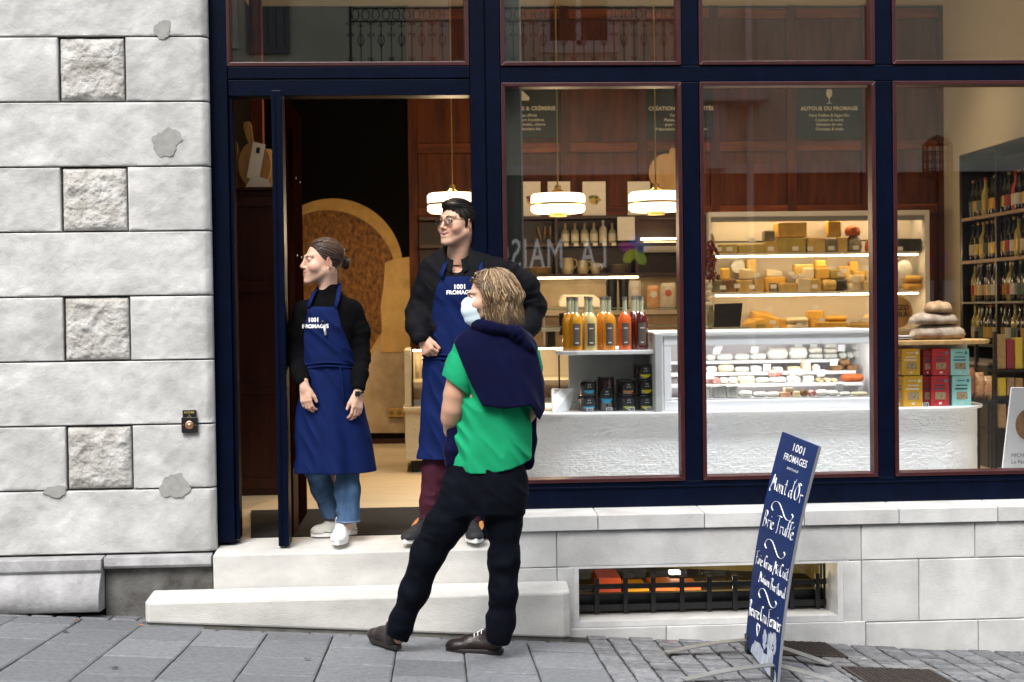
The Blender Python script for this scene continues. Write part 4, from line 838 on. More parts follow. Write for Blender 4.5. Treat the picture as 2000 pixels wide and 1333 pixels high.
# ================================================================== front counter with display case
ROUGH = mat('rough_white_cast', (.87,.88,.88), .95, spec=0, noise=.08, nscale=9, bump=.0, speck=((.12,.12,.12), 17, .045), detail=7)
WORK = mat('white_terrazzo', (.8,.8,.79), .35, noise=.06, speck=((.2,.2,.2), 22, .05))
CONC = mat('grey_concrete', (.40,.42,.41), .6, noise=.22, nscale=5, speck=((.08,.08,.08), 12, .07), detail=8)
YC = .86
fc = empty('front_counter', (2.2, YC, Z0), 'long white counter with rough hammered front and rounded ends behind the windows', 'counter')
zl1, zl0 = ZY(800,YC,1600), ZY(806.5,YC,1600)
xl_, xr_ = XY(1120,YC,800), XY(1905,YC,800)
def plan(off, n=14):
    pts = []
    rl = .62-off; cxl, cyl = xl_+.10, YC+.62
    for i in range(n+1): a = rad(180+14) + rad(76)*i/n; pts.append((cxl+rl*1.0*math.cos(a), cyl+rl*math.sin(a)))
    rr_ = .36-off; cxr, cyr = xr_-.2, YC+.36
    for i in range(n+1): a = rad(270)+rad(100)*i/n; pts.append((cxr+rr_*math.cos(a), cyr+rr_*math.sin(a)))
    pts.append((cxr+.1, YC+1.0)); pts.append((cxl-.3, YC+1.0)); return pts
part('ledge', MB().prism(plan(0), zl0, zl1, 'z'), WORK, fc, bevel=.008)
P = plan(.035); P = P[:-2]; d_ = [0]
for i in range(1, len(P)): d_.append(d_[-1]+math.hypot(P[i][0]-P[i-1][0], P[i][1]-P[i-1][1]))
nu, nv = 760, 200; uu = np.linspace(0, d_[-1], nu+1); PX = np.interp(uu, d_, [p[0] for p in P]); PYv = np.interp(uu, d_, [p[1] for p in P])
tx = np.gradient(PX); ty = np.gradient(PYv); ln = np.hypot(tx, ty); nxv, nyv = ty/ln, -tx/ln
zz = np.linspace(Z0, zl0, nv+1); UU, ZZ = np.meshgrid(uu, zz)
q_ = vnoise(UU*6, ZZ*6, 0, 3)*.006
dd = .0017*np.abs(np.sin(ZZ*240+1.3*vnoise(UU*14, ZZ*9, 0, 5)))*(.3+.7*np.abs(np.sin(UU*170+np.floor(ZZ*76)*1.9+2*vnoise(UU*20,ZZ*30,0,7)))) + .0018*vnoise(UU*70, ZZ*90, 0, 9) + .0014*vnoise(UU*150, ZZ*150, 0, 19) + q_*.3
jj, ii = np.meshgrid(np.arange(nv), np.arange(nu), indexing='ij'); k0 = (jj*(nu+1)+ii).ravel()
RFV, RFQ = np.stack([PX+nxv*dd, PYv+nyv*dd, ZZ], -1).reshape(-1, 3), np.stack([k0, k0+1, k0+nu+2, k0+nu+1], 1)
# display case
YK = .95
kx0, kx1 = XY(1291,YK,720), XY(1722,YK,720); kz0, kz1 = zl1+.001, ZY(646,YK,1500)
dcse = empty('display_case', ((kx0+kx1)/2, YK, kz0), 'white enamel glass-fronted display case of fresh cheeses on the counter', 'display case')
part('side_panel', MB().box(kx0, YK-.005, kz0, kx0+.015, YK+.78, kz1), WHITE, dcse, bevel=.003)
part('front_frame', MB().box(kx0+.016, YK-.01, kz0, kx1-.001, YK+.03, kz0+.058), WHITE, dcse, bevel=.005)
part('top_frame', MB().box(kx0+.016, YK-.01, kz1-.085, kx1-.001, YK+.03, kz1-.025), WHITE, dcse, bevel=.006)
part('top_slab', MB().box(kx0-.045, YK-.018, kz1-.023, kx1+.012, YK+.8, kz1), WORK, dcse, bevel=.005)
part('frame_post', MB().box(kx0+.017, YK-.009, kz0+.059, kx0+.06, YK+.02, kz1-.086), WHITE, dcse, bevel=.004)
part('side_panel', MB().box(kx1, YK-.005, kz0, kx1+.012, YK+.78, kz1-.024), WHITE, dcse, bevel=.003)
part('frame_post', MB().box(kx1-.05, YK-.009, kz0+.059, kx1-.002, YK+.02, kz1-.086), WHITE, dcse, bevel=.004)
part('glass_front', MB().add([(kx0+.05,YK+.01,kz0+.05),(kx1-.045,YK+.01,kz0+.05),(kx1-.045,YK+.01,kz1-.08),(kx0+.05,YK+.01,kz1-.08)], [(0,1,2,3)]), CLEAR, dcse)
part('back_liner', MB().box(kx0+.016, YK+.76, kz0, kx1-.001, YK+.775, kz1-.024), mat('lilac_liner', (.62,.58,.60), .4), dcse)
part('led_strip', MB().box(kx0+.07, YK+.035, kz1-.05, kx1-.06, YK+.055, kz1-.035), LEDW, dcse)
l_ = bpy.data.lights.new('case_light', 'AREA'); l_.shape = 'RECTANGLE'; l_.size = kx1-kx0-.16; l_.size_y = .05; l_.energy = 3.2; l_.color = (1,.98,.95)
lo3 = bpy.data.objects.new('case_light', l_); COL.objects.link(lo3); lo3.parent = dcse; lo3.rotation_euler = (rad(28), 0, 0); lo3.location = Vector(((kx0+kx1)/2, YK+.06, kz1-.055))-org(dcse)
TI = []
for i, (py, dy) in enumerate(((776,.06),(749,.20),(726,.34),(703,.48))):
    z = ZY(py, YK+dy, 1540); TI.append((py, z, dy)); part('display_step', MB().box(kx0+.064, YK+dy-.01, z-.02, kx1-.055, YK+dy+(.129 if i < 3 else .26), z), WHITE, dcse, bevel=.003)
T4 = [('block',1381,1392,752,None,'ash',.0),('block',1393,1419,752,None,'ash',.0),('block',1420,1442,752,None,'ash',.0),('loaf',1445,1472,764,None,'snow',.0),('loaf',1474,1500,766,None,'snow',.0),('loaf',1500,1524,766,None,'white',.0),('block',1524,1545,766,None,'pink',.0),
      ('block',1534,1552,759,766,'cream',.01),('block',1549,1563,765,None,'pale',.0),('roll',1566,1580,761,None,'brown',.0),('roll',1581,1596,763,None,'redspeck',.0),('loaf',1597,1620,762,None,'snow',.0),('loaf',1620,1640,763,None,'snow',.0),('loaf',1642,1664,766,None,'white',.0),('loaf',1666,1697,766,None,'cream',.0)]
T3 = [('loaf',1381,1390,738,None,'redspeck',0),('roll',1390,1406,737,None,'redspeck',0),('loaf',1408,1424,738,None,'white',0),('loaf',1425,1442,737,None,'snow',0),('wheel',1444,1477,736,None,'cream',0),('loaf',1478,1505,738,None,'white',0),('loaf',1505,1538,737,None,'snow',0),('loaf',1502,1530,723,737,'redspeck',.02),
      ('wheel',1540,1567,735,None,'ash',0),('wheel',1543,1573,722,735,'ash',0),('wheel',1569,1593,735,None,'ash',0),('roll',1597,1611,739,None,'pale',0),('roll',1612,1624,739,None,'cream',0),('roll',1625,1637,740,None,'pale',0),('loaf',1647,1692,731,None,'rust',0)]
T2 = [('loaf',1381,1402,716,None,'snow',0),('loaf',1404,1436,713,None,'cream',0),('loaf',1437,1466,717,None,'snow',0),('block',1468,1488,715,None,'ash',0),('block',1512,1530,717,None,'ash',0),('loaf',1540,1566,716,None,'pale',0),('block',1568,1584,704,None,'cream',0),('dome',1588,1604,712,None,'snow',0),
      ('wheel',1624,1650,714,None,'brown',0),('wheel',1655,1681,714,None,'brown',0),('dome',1640,1666,701,714,'brown',0)]
T1 = [('loaf',1381,1399,692,None,'snow',0),('loaf',1401,1434,691,None,'snow',0),('loaf',1436,1466,691,None,'snow',0),('loaf',1467,1499,690,None,'snow',0),('loaf',1500,1543,680,None,'snow',0),('loaf',1543,1581,678,None,'snow',0),('loaf',1582,1610,691,None,'ash',0),('loaf',1582,1609,679,691,'white',0),
      ('loaf',1611,1639,691,None,'ash',0),('loaf',1611,1639,681,691,'white',0),('loaf',1612,1638,671,681,'ash',0),('roll',1641,1655,688,None,'ash',0),('roll',1656,1668,688,None,'ash',0),('roll',1667,1681,686,None,'ash',0),('roll',1665,1680,672,686,'ash',.02)]
for (py, z, dy), it, nm in zip(TI, (T4, T3, T2, T1), ('the lowest step of the glass case', 'the second step of the glass case', 'the third step of the glass case', 'the top step of the glass case')):
    put(it, YK+dy+.004, (py, z), nm, 'cheeses in the glass case')
for i, (px, py, ti) in enumerate(((1404,679,3),(1400,686,3),(1474,684,3),(1560,675,3),(1590,675,3),(1644,680,3),(1498,718,2),(1629,708,2),(1604,729,1),(1387,734,1),(1640,757,0))):
    Y = YK+TI[ti][2]-.012+(.14 if py < 680 else 0); c = W(px, py, Y); w_, h = .023, .02
    top('price_card', MB().hexa([(c.x-w_-.003,Y,c.z-h),(c.x+w_-.003,Y,c.z-h),(c.x+w_-.003,Y+.002,c.z-h),(c.x-w_-.003,Y+.002,c.z-h),(c.x-w_+.004,Y+.006,c.z+h),(c.x+w_+.004,Y+.006,c.z+h),(c.x+w_+.004,Y+.008,c.z+h),(c.x-w_+.004,Y+.008,c.z+h)]), WHITE,
        f'white price card, {ORD[i]} in order from back to front inside the glass case', 'price card', 'price cards in the glass case')
# ---- juice shelf on concrete support
js = empty('juice_shelf', (XY(1190,YK), YK, kz0), 'concrete niche with white shelf carrying juice bottles above stacked jars', 'shelf')
jz1, jz0 = ZY(685,YC+.1,1180), ZY(693,YC+.1,1180)
jx0, jx1 = XY(1087,YC+.1,690), XY(1275,YC+.1,690); kxx = kx0-.002
pl = [(jx1, YC+.06), (jx0+.12, YC+.08), (jx0+.04, YC+.12), (jx0, YC+.19), (jx0+.02, YC+.36), (jx1, YC+.36)]
part('shelf_board', MB().prism(pl[::-1], jz0, jz1, 'z'), WORK, js, bevel=.005)
part('back_slab', MB().box(XY(1112,YC+.3,740), YC+.33, kz0, jx1, YC+.36, jz0-.001), CONC, js, bevel=.004)
part('side_slab', MB().box(jx1+.001, YC+.02, kz0, kxx-.002, YC+.4, ZY(652,YC,1280)-.002), mat('pale_concrete',(.55,.56,.55),.6,noise=.15,nscale=6,speck=((.2,.2,.2),12,.05)), js, bevel=.004)
JG = mat('bottle_glass', (.85,.9,.85), .03, trans=1.0); CAPM = mat('silver_cap', (.5,.5,.5), .3, .9)
JC = dict(amber=(.72,.30,.008), pale=(.72,.56,.20), orange=(.74,.26,.01), coral=(.74,.12,.015), burgundy=(.09,.003,.006)); TAUPE = mat('taupe_label', (.11,.085,.065), .6)
def juice(px, Y, col, label, front, i):
    z = jz1; s_ = scl(Y); c = W(px, 684, Y); r_ = 13.3*s_; hb = 70*s_; h = 105*s_
    e = empty('juice_bottle', (c.x, Y, z), label, 'juice bottle', 'juice bottles on the white shelf')
    part('liquid', MB().lathe([(r_*.95,z+.001),(r_,z+.006),(r_,z+hb*.78),(r_*.93,z+hb*.9),(r_*.72,z+hb*.985),(r_*.42,z+hb*1.06)], (c.x,Y,0), 24), mat('juice_'+col, JC[col], .12, coat=.8), e, 'auto')
    part('neck', MB().lathe([(r_*.42,z+hb*1.062),(r_*.35,z+hb*1.15),(r_*.34,z+h-.02)], (c.x,Y,0), 16), mat('neck_glass', (.50,.52,.34), .08, coat=1.0, noise=.2, nscale=30), e, 'auto')
    part('cap', MB().lathe([(r_*.37,z+h-.0195),(r_*.38,z+h)], (c.x,Y,0), 16), CAPM, e, 'auto')
    if front:
        w_ = .75; n = 8; m2 = MB(); m2.grid(lambda u, v: (c.x+(r_+.0008)*math.sin((u-.5)*1.15*1.0), Y-(r_+.0008)*math.cos((u-.5)*1.15), z+hb*.14+v*hb*.62), n, 1); part('label', m2, TAUPE, e, True)
        k = part('label_print', MB().box(c.x-.012, Y-r_-.0018, z+hb*.60, c.x+.012, Y-r_-.0008, z+hb*.635).box(c.x-.010, Y-r_-.0018, z+hb*.20, c.x+.010, Y-r_-.0008, z+hb*.235), PAPER, e)
YJ = YC+.14
FR = [(1126,'amber','amber yellow juice bottle at the left of the front row'),(1154,'pale','pale yellow juice bottle, second in the front row'),(1190,'orange','orange juice bottle in the middle of the front row'),(1221,'coral','coral red juice bottle, fourth in the front row'),(1253,'burgundy','dark burgundy juice bottle at the right of the front row')]
for i, (px, c, l) in enumerate(FR): juice(px, YJ, c, l, True, i)
for i, (px, c, l, dy) in enumerate([(1112,'amber','amber juice bottle peeking out left of the front amber one',.045),(1119,'amber','amber juice bottle directly behind the front amber one',.115),(1147,'pale','pale juice bottle directly behind the front pale one',.10),(1177,'orange','orange juice bottle just left behind the front orange one',.07),(1184,'orange','orange juice bottle furthest back behind the front orange one',.15),(1238,'burgundy','burgundy juice bottle left behind the front burgundy one',.065),(1246,'burgundy','burgundy juice bottle furthest back behind the front burgundy one',.14)]): juice(px, YJ+dy, c, l, False, i)
JARG = mat('dark_jar_content', (.035,.014,.008), .12, noise=.7, nscale=20, coat=1.); LIDM = mat('jar_lid', (.008,.010,.012), .25, coat=.6)
LC = dict(blue=(.02,.35,.55), orange=(.55,.22,.06), green=(.45,.5,.08), yellow=(.75,.68,.01)); JLB = mat('jar_label_black', (.010,.014,.016), .5)
def jar(px0, px1, py0, py1, Y, col, label, tall=False, front=True):
    x0, z0, x1, z1 = rect(px0, py0, px1, py1, Y); r_ = (x1-x0)/2; cx_ = (x0+x1)/2; z0 = zl1 if py1 > 790 else z0
    e = empty('preserve_jar', (cx_, Y, z0), label, 'jar', 'dark preserve jars in the niche'); h = z1-z0; q = r_*.84
    part('jar', MB().lathe([(r_*.86,z0),(r_*.93,z0+.006),(r_*.95,z1-.014),(r_*.8,z1-.0075)], (cx_,Y+r_,0), 28), JARG, e, 'auto'); part('lid', MB().lathe([(r_,z1-.007),(r_*1.02,z1-.003),(r_*.95,z1)], (cx_,Y+r_,0), 28), LIDM, e, 'auto')
    if front:
        rl = min(r_*.72, h*.42); cz = z0+h*.47; RR = r_*.95+.0012
        def P_(x, z, o=0): t = max(-1, min(1, x/RR)); return (cx_+x, Y+r_-(RR+o)*math.sqrt(1-t*t), cz+z)
        disc = MB(); disc.grid(lambda u, v: P_(rl*math.sqrt(max(0,1-((v*2-1)*.98)**2))*(u*2-1), rl*(v*2-1)*.98*(1.3 if tall else 1)), 8, 8); part('label', disc, JLB, e, True)
        band = MB(); band.grid(lambda u, v: P_(rl*math.sqrt(max(0,1-((-.98+v*.55))**2))*(u*2-1), rl*(-.98+v*.55)*(1.3 if tall else 1), .0006), 8, 5); part('coloured_band', band, mat('band_'+col, LC[col], .5), e, True)
        part('label_print', MB().box(cx_-.012, Y-.0005+r_*.04, cz+rl*.1, cx_+.012, Y+r_*.045, cz+rl*.2).box(cx_-.007, Y-.0005+r_*.04, cz+rl*.45, cx_+.007, Y+r_*.045, cz+rl*.65), PAPER, e)
YJ2 = YC+.13
jar(1134,1168,744,771,YJ2,'blue','small dark jar with blue band, upper of the left stack'); jar(1134,1168,772,800,YJ2,'blue','small dark jar with blue band, lower of the left stack')
jar(1168,1203,737,800,YJ2+.01,'blue','tall glass jar with blue band between the two stacks', True)
jar(1212,1245,744,771,YJ2,'orange','small dark jar with orange band, upper of the middle stack'); jar(1212,1245,772,800,YJ2,'green','small dark jar with green band, lower of the middle stack')
jar(1245,1278,712,740,YJ2,'yellow','small dark jar with yellow band, topmost of the right stack'); jar(1247,1281,742,770,YJ2,'yellow','small dark jar with yellow band, second of the right stack'); jar(1247,1281,772,800,YJ2,'yellow','small dark jar with yellow band, lowest of the right stack')
jar(1130,1160,771,798,YJ2+.075,'blue','plain dark jar half hidden behind the left stack',front=False); jar(1204,1234,741,769,YJ2+.078,'blue','plain dark jar behind the orange-banded jar, upper',front=False); jar(1204,1234,770,797,YJ2+.078,'blue','plain dark jar behind the green-banded jar, lower',front=False); jar(1238,1262,712,740,YJ2+.078,'yellow','plain dark jar behind the topmost yellow-banded jar',front=False)
for i, (px, t) in enumerate(((1152,'6,50'),(1190,'15,90'),(1234,'8,20'),(1268,'8,50'))):
    Y = YJ2-.03; c = W(px, 797, Y); e = empty('price_card', (c.x, Y, zl1), f'black and white price card, {ORD[i]} from the left before the jars', 'price card', 'price cards before the jars')
    part('card', MB().box(c.x-.018, Y, zl1, c.x+.018, Y+.003, zl1+.024), WHITE, e); part('black_field', MB().box(c.x-.015, Y-.001, zl1+.004, c.x+.015, Y-.0001, zl1+.021), BLACK, e); text_on(e, t, .015, WHITE, (c.x, Y-.002, zl1+.007))
# brochure stand on the ledge
bs = empty('brochure', W(1098, 800, YC+.1), 'white leaning brochure with a lifestyle photo on the left end of the ledge', 'brochure')
a, b_, c, d = W(1090,803,YC+.05), W(1113,796,YC+.18), W(1121,754,YC+.22), W(1079,752,YC+.16)
c0, c1, c2, c3 = Vector((a.x-.03,a.y,zl1+.002)), Vector((b_.x,b_.y,zl1+.002)), Vector((c.x,c.y,zl1+.135)), Vector((d.x,d.y,zl1+.14))
nrm = (c1-c0).cross(c3-c0).normalized()*.012; nrm = nrm if nrm.dot(CAM-c0) > 0 else -nrm
part('pages', MB().hexa([c0,c1,c1-nrm,c0-nrm,c3,c2,c2-nrm,c3-nrm]), WHITE, bs, bevel=.001)
L4 = lambda u, v, o: (c0*(1-u)+c1*u)*(1-v)+(c3*(1-u)+c2*u)*v+nrm*o
part('cover_photo', MB().add([L4(.05,.3,.06),L4(.95,.3,.06),L4(.95,.96,.06),L4(.05,.96,.06)], [(0,1,2,3)]), mat('cover_photo', (.7,.6,.5), .4, noise=.8, nscale=22, col2=(.10,.04,.03), detail=3), bs)
top('open_magazine', MB().prism([(xl_-.30,YC+.40),(xl_-.06,YC+.22),(xl_+.02,YC+.34),(xl_-.2,YC+.52)], zl1+.001, zl1+.006, 'z'), mat('magazine_page', (.6,.55,.52), .4, noise=.3, nscale=14), 'open magazine lying flat behind the leaning brochure', 'magazine')
# ---- right hand end of the counter: boxes, board, loaves
def ginbox(a0, a1, p0, p1, Y, colname, c, label, side=0):
    x0, z0, x1, z1 = rect(a0, p0, a1, p1, Y); z0 = zl1 if p1 > 780 else z0; e = empty('cracker_box', ((x0+x1)/2, Y, z0), label, 'box', 'cracker boxes on the counter ledge')
    part('carton', MB().box(x0, Y, z0, x1, Y+.09, z1-.002), mat('carton_'+colname, c, .5), e, bevel=.0015)
    w_, h = x1-x0, z1-z0; part('window_cutout', MB().box(x0+w_*.22, Y-.0012, z0+h*.22, x1-w_*.2, Y-.0002, z0+h*.46), mat('nut_mix', (.55,.42,.25), .6, noise=.8, nscale=120, col2=(.15,.09,.04)), e)
    tc = PAPER if colname == 'mustard' else mat('dark_print', (.03,.08,.12), .6)
    part('title_print', MB().box(x0+w_*.2, Y-.001, z0+h*.66, x1-w_*.2, Y-.0002, z0+h*.70).box(x0+w_*.14, Y-.001, z0+h*.54, x1-w_*.2, Y-.0002, z0+h*.59).box(x0+w_*.25, Y-.001, z0+h*.82, x1-w_*.35, Y-.0002, z0+h*.85), tc, e)
    part('seal_print', MB().lathe([(w_*.09,-.001),(w_*.09,-.0003)], (x0+w_*.82, Y, z0+h*.83), 12, axis='y'), mat('seal_print', (.08,.25,.3), .5) if colname != 'mustard' else PAPER, e)
    part('badge_print', MB().box(x0+w_*.42, Y-.001, z0+h*.06, x1-w_*.42, Y-.0002, z0+h*.13), PAPER, e)
YB_ = YC+.09
for c_, col, (ta, tb, ba, bb) in (('mustard', (.66,.36,.02), (1762,1797,1765,1802)), ('crimson', (.50,.025,.03), (1821,1855,1819,1854)), ('turquoise', (.32,.68,.64), (1857,1893,1860,1897))):
    ginbox(ta, tb, 681, 733, YB_, c_, col, f'{c_} cracker box with cut-out window, on top of its pair'); ginbox(ba, bb, 734, 787, YB_, c_, col, f'{c_} cracker box with cut-out window, under its pair')
ginbox(1803, 1820, 684, 733, YB_+.03, 'crimson_side', (.30,.012,.018), 'dark side of the upper crimson box, made as a separate darker box'); ginbox(1803, 1819, 735, 787, YB_+.03, 'crimson_side', (.30,.012,.018), 'dark side of the lower crimson box, made as a separate darker box')  # the crimson pair's dark side, added as separate boxes in a darker red
ginbox(1750, 1761, 683, 733, YB_+.02, 'ochre', (.5,.26,.03), 'ochre box at the mullion edge, upper'); ginbox(1750, 1763, 735, 787, YB_+.02, 'ochre', (.5,.26,.03), 'ochre box at the mullion edge, lower')
e = empty('price_card', W(1808,787,YB_-.03), 'black price card standing before the crimson boxes', 'price card'); c = W(1808,783,YB_-.03); part('card', MB().box(c.x-.018,YB_-.03,zl1,c.x+.018,YB_-.027,zl1+.024), WHITE, e); part('black_field', MB().box(c.x-.015,YB_-.031,zl1+.004,c.x+.015,YB_-.0301,zl1+.021), BLACK, e); text_on(e, '6,5', .015, WHITE, (c.x, YB_-.032, zl1+.007))
wb = empty('bread_stand', (XY(1840,YC+.1), YC+.1, zl1), 'round-ended wooden board on a white block carrying stacked loaves', 'bread board')
zb1, zb0_ = ZY(664,YC+.1,1840), ZY(673,YC+.1,1840); bx0, bx1 = kx1+.014, XY(1937,YC+.12,668)
pl = [(bx0, YC+.02), (bx1-.2, YC+.02), (bx1-.06, YC+.06), (bx1, YC+.16), (bx1-.02, YC+.3), (bx1-.15, YC+.42), (bx0, YC+.42)]
part('wooden_board', MB().prism(pl, zb0_, zb1, 'z'), PALEW, wb, bevel=.006); part('white_block', MB().box(bx0, YC+.2, zl1, XY(1890,YC+.2,730), YC+.4, zb0_-.001), WHITE, wb, bevel=.004)
for i, (a0, a1, p0, p1, dy) in enumerate(((1785,1897,633,664,.06),(1784,1882,610,635,.07),(1815,1870,588,612,.08))):
    x0, z0, x1, z1 = rect(a0, p0, a1, p1, YC+dy); z0 = zb1 if i == 0 else z0
    m_ = MB(); L_, H = x1-x0, z1-z0
    def fn(u, v, i=i):
        s = max(0, 1-abs(2*v-1)**2.8); a = u*6.283; r1 = s**.5
        return (x0+L_*v+math.cos(a)*.006, YC+dy+.09+.09*math.cos(a)*r1, z0+max(.002, H*(.30+(.70 if math.sin(a) > 0 else .42)*math.sin(a)*r1)+.0025*math.sin(v*17+a*2+i)))
    m_.grid(fn, 22, 26, closeu=True)
    top('bread_loaf', m_, mat(f'flour_crust_{i}', ((.48,.38,.28),(.45,.36,.27),(.5,.35,.2))[i], .85, noise=.8, nscale=14, col2=((.17,.10,.06),(.16,.10,.06),(.22,.11,.045))[i], bump=.5, bscale=40, detail=8),
        f'flour-dusted half loaf of country bread, {("bottom","middle","top")[i]} of the stack', 'bread', 'stacked country loaves', smooth=True)
e = empty('plate', W(1765,662,YC+.12), 'white plates stacked on the board left of the loaves', 'plates')
cpl = W(1752,662,YC+.12)
for k in range(2): part('plate', MB().lathe([(.06,zb1+.002+k*.012),(.1,zb1+.012+k*.012),(.1,zb1+.014+k*.012)], (max(cpl.x, bx0+.105),YC+.15,0), 30), WHITE, e, 'auto')
sg = empty('round_sign', W(1752,640,4.6), 'round wooden sign with painted words behind the plates', 'sign'); c = W(1752,610,4.9)
part('disc', MB().lathe([(.14,0),(.14,.02)], (c.x,4.9,c.z), 30, axis='y'), PALEW, sg); text_on(sg, 'PIZZO\nVOILÀ!', .06, BLACK, (c.x+.02, 4.895, c.z+.02), bold=.001)
# ================================================================== wine wall on the right
XWF = 4.36
ws = empty('wine_shelving', (XWF+.15, 3.6, Z0), 'black steel wine shelving on the right hand wall', 'wine shelving')
def YX(px, X=XWF):   # Y where a sight line at column px meets the plane x = X
    t = ray(px, 560); k = (X-CAM.x)/t.x; return CAM.y+t.y*k
ywl, ywr = YX(1877), 2.35
wz = [2.93, 2.40, 2.05, 1.72, 1.38, 1.02, .66]
for i, z in enumerate(wz): part('shelf', MB().box(XWF, ywr, z-.02, XRW-.012, ywl, z), BLKM, ws, bevel=.002)
part('end_panel', MB().box(XWF, ywl+.001, Z0, XRW-.001, ywl+.02, 2.93), mat('wine_side', (.012,.012,.012), .5), ws)
for y in (ywl, YX(1944), ywr+.01): part('upright', MB().box(XWF+.001, y-.03, Z0, XWF+.03, y, 2.91), BLKM, ws)
part('back_panel', MB().box(XRW-.011, ywr, Z0, XRW-.001, ywl, 2.93), mat('wine_back', (.03,.028,.025), .4), ws)
for z in (2.40, 2.05): part('ticket_strip', MB().box(XWF-.006, ywr, z-.022, XWF-.001, ywl-.04, z+.004), mat('ticket_strip', (.45,.3,.18), .6, noise=.9, nscale=60, col2=(.05,.04,.04), stretch=(1,8,.2)), ws)
part('top_rail', MB().box(XWF+.02, ywr, 2.90, XWF+.035, ywl-.05, 2.909), BLKM, ws)
WG = [mat('wine_green', (.012,.02,.008), .08, coat=1.), mat('wine_black', (.006,.006,.006), .08, coat=1.), mat('wine_rose', (.45,.06,.04), .1, coat=1.), mat('wine_straw', (.35,.28,.06), .1, coat=1.)]
WL = [mat('wl_cream', (.45,.40,.28), .6), mat('wl_yellow', (.5,.26,.03), .6), mat('wl_red', (.3,.03,.02), .6), mat('wl_white', (.5,.48,.42), .6), mat('wl_teal', (.06,.10,.08), .6), mat('wl_gold', (.4,.27,.07), .4, .6)]
WLN = ['cream', 'yellow', 'red', 'white', 'teal', 'gold']; rr = random.Random(9)
BODY = {}
def bottle_mesh(k):
    if k not in BODY:
        R_ = .037; BODY[k] = (MB().lathe([(R_*.9,0),(R_,.006),(R_,.175),(R_*.8,.205),(R_*.42,.235),(R_*.38,.29)], (0,0,0), 14).mesh('bottle_body', WG[k], (0,0,0), 'auto'),)
    return BODY[k][0]
CAPS = [MB().lathe([(.0165,.291),(.0165,.31),(.015,.312)], (0,0,0), 10).mesh('capsule', m_, (0,0,0)) for m_ in (WL[5], WL[2], BLKM)]
LABS = [MB().lathe([(.0378,.05),(.0378,.135)], (0,0,0), 14, capped=False).mesh('label', m_, (0,0,0), True) for m_ in WL]
rows = [('upper', 2.40), ('second', 2.05), ('third', 1.72), ('fourth', 1.38)]
for rn, z in rows:
    ys = np.arange(ywl-.09, 2.5, -.092)
    for i, y in enumerate(ys):
        k = rr.choice([0,1,1,0,3,2]) if rn == 'upper' else rr.choice([0,1,1,0,3]); l = rr.randrange(6)
        e = empty('wine_bottle', (XWF+.07+rr.uniform(0,.02), float(y), z+.0005), f'wine bottle with {WLN[l]} label, {nth(i)} from the far end of the {rn} wine shelf', 'wine bottle', 'wine bottles on the black shelving')
        for nm, me in (('body', bottle_mesh(k)), ('label', LABS[l]), ('capsule', CAPS[rr.randrange(3)])): link(nm, me, e)
# rack of packets lower right, crisp bags, and the white stand-up poster
pk = empty('packet_rack', (XY(1972,2.6), 2.6, Z0), 'black wire rack of snack packets behind the right end of the counter', 'rack')
x0, z0, x1, z1 = rect(1945, 648, 2030, 870, 2.6)
for x in (x0, x1): part('leg', MB().box(x-.012, 2.6, Z0, x+.012, 2.625, z1), BLKM, pk); part('leg', MB().box(x-.012, 2.95, Z0, x+.012, 2.975, z1), BLKM, pk)
zsv = [ZY(py,2.6,1970) for py in (722, 775, 838)]
for z in zsv: part('shelf', MB().box(x0-.012, 2.59, z-.015, x1+.012, 2.98, z), BLKM, pk)
pm = [mat('packet_kraft',(.42,.27,.12),.6,noise=.3,nscale=30), mat('packet_maroon',(.25,.03,.05),.5), mat('packet_yellow',(.6,.45,.05),.5), mat('packet_clear',(.5,.36,.2),.3,noise=.6,nscale=40,col2=(.2,.1,.05))]
for r_i, (z, hh) in enumerate(((zsv[0], .26), (zsv[1], .16), (zsv[2], .18))):
    for i in range(5):
        x = x0+.03+i*.062; pmx = pm[(i+r_i*2) % 4]
        top('snack_packet', MB().box(x, 2.62, z+.001, x+.055, 2.70, z+hh*rr.uniform(.8,1)), pmx, f'{("kraft","maroon","yellow","clear")[(i+r_i*2)%4]} packet, {ORD[i]} from the left on the {("upper","middle","lower")[r_i]} rack shelf', 'packet', 'snack packets on the rack', bevel=.006)
bk = empty('low_side_table', (XY(1915,2.2), 2.2, Z0), 'low dark table behind the counter end carrying crisp bags', 'table')
zt2 = ZY(783,2.2,1915); part('top', MB().box(XY(1880,2.2), 2.2, zt2-.02, XY(1941,2.2), 2.5, zt2), BLKM, bk)
for x in (XY(1880,2.2)+.01, XY(1941,2.2)-.02): part('leg', MB().box(x, 2.22, Z0, x+.02, 2.24, zt2-.021), BLKM, bk); part('leg', MB().box(x, 2.46, Z0, x+.02, 2.48, zt2-.021), BLKM, bk)
for i, (a0, a1, p0) in enumerate(((1891,1908,718),(1906,1926,728),(1922,1942,735))):
    pouch(a0, p0, a1, 782, 2.25, zt2+.001, mat(f'crisp_bag_{i}', ((.08,.07,.06),(.6,.42,.22),(.62,.45,.25))[i], .3, noise=.7, nscale=25, col2=(.35,.12,.05)), f'{("dark","toast-coloured","biscuit-coloured")[i]} crisp bag, {ORD[i]} from the left behind the cracker boxes', 'crisp bag', 'crisp bags', name='crisp_bag')
po = empty('standing_poster', (XY(1985,.5), .5, Z0), 'white standing poster with a round bread photo at the right edge of the window', 'poster')
pp = mp([(1957,925),(1976,757),(2040,757),(2040,925)], .5); part('panel', MB().prism(pp, .5, .515), WHITE, po, bevel=.002)
c = W(2012,830,.498); part('bread_photo', MB().lathe([(.085,0),(.085,-.001)], (c.x,.4985,c.z), 36, axis='y', sy=1.1), mat('bread_photo', (.4,.22,.1), .5, noise=.7, nscale=9), po)
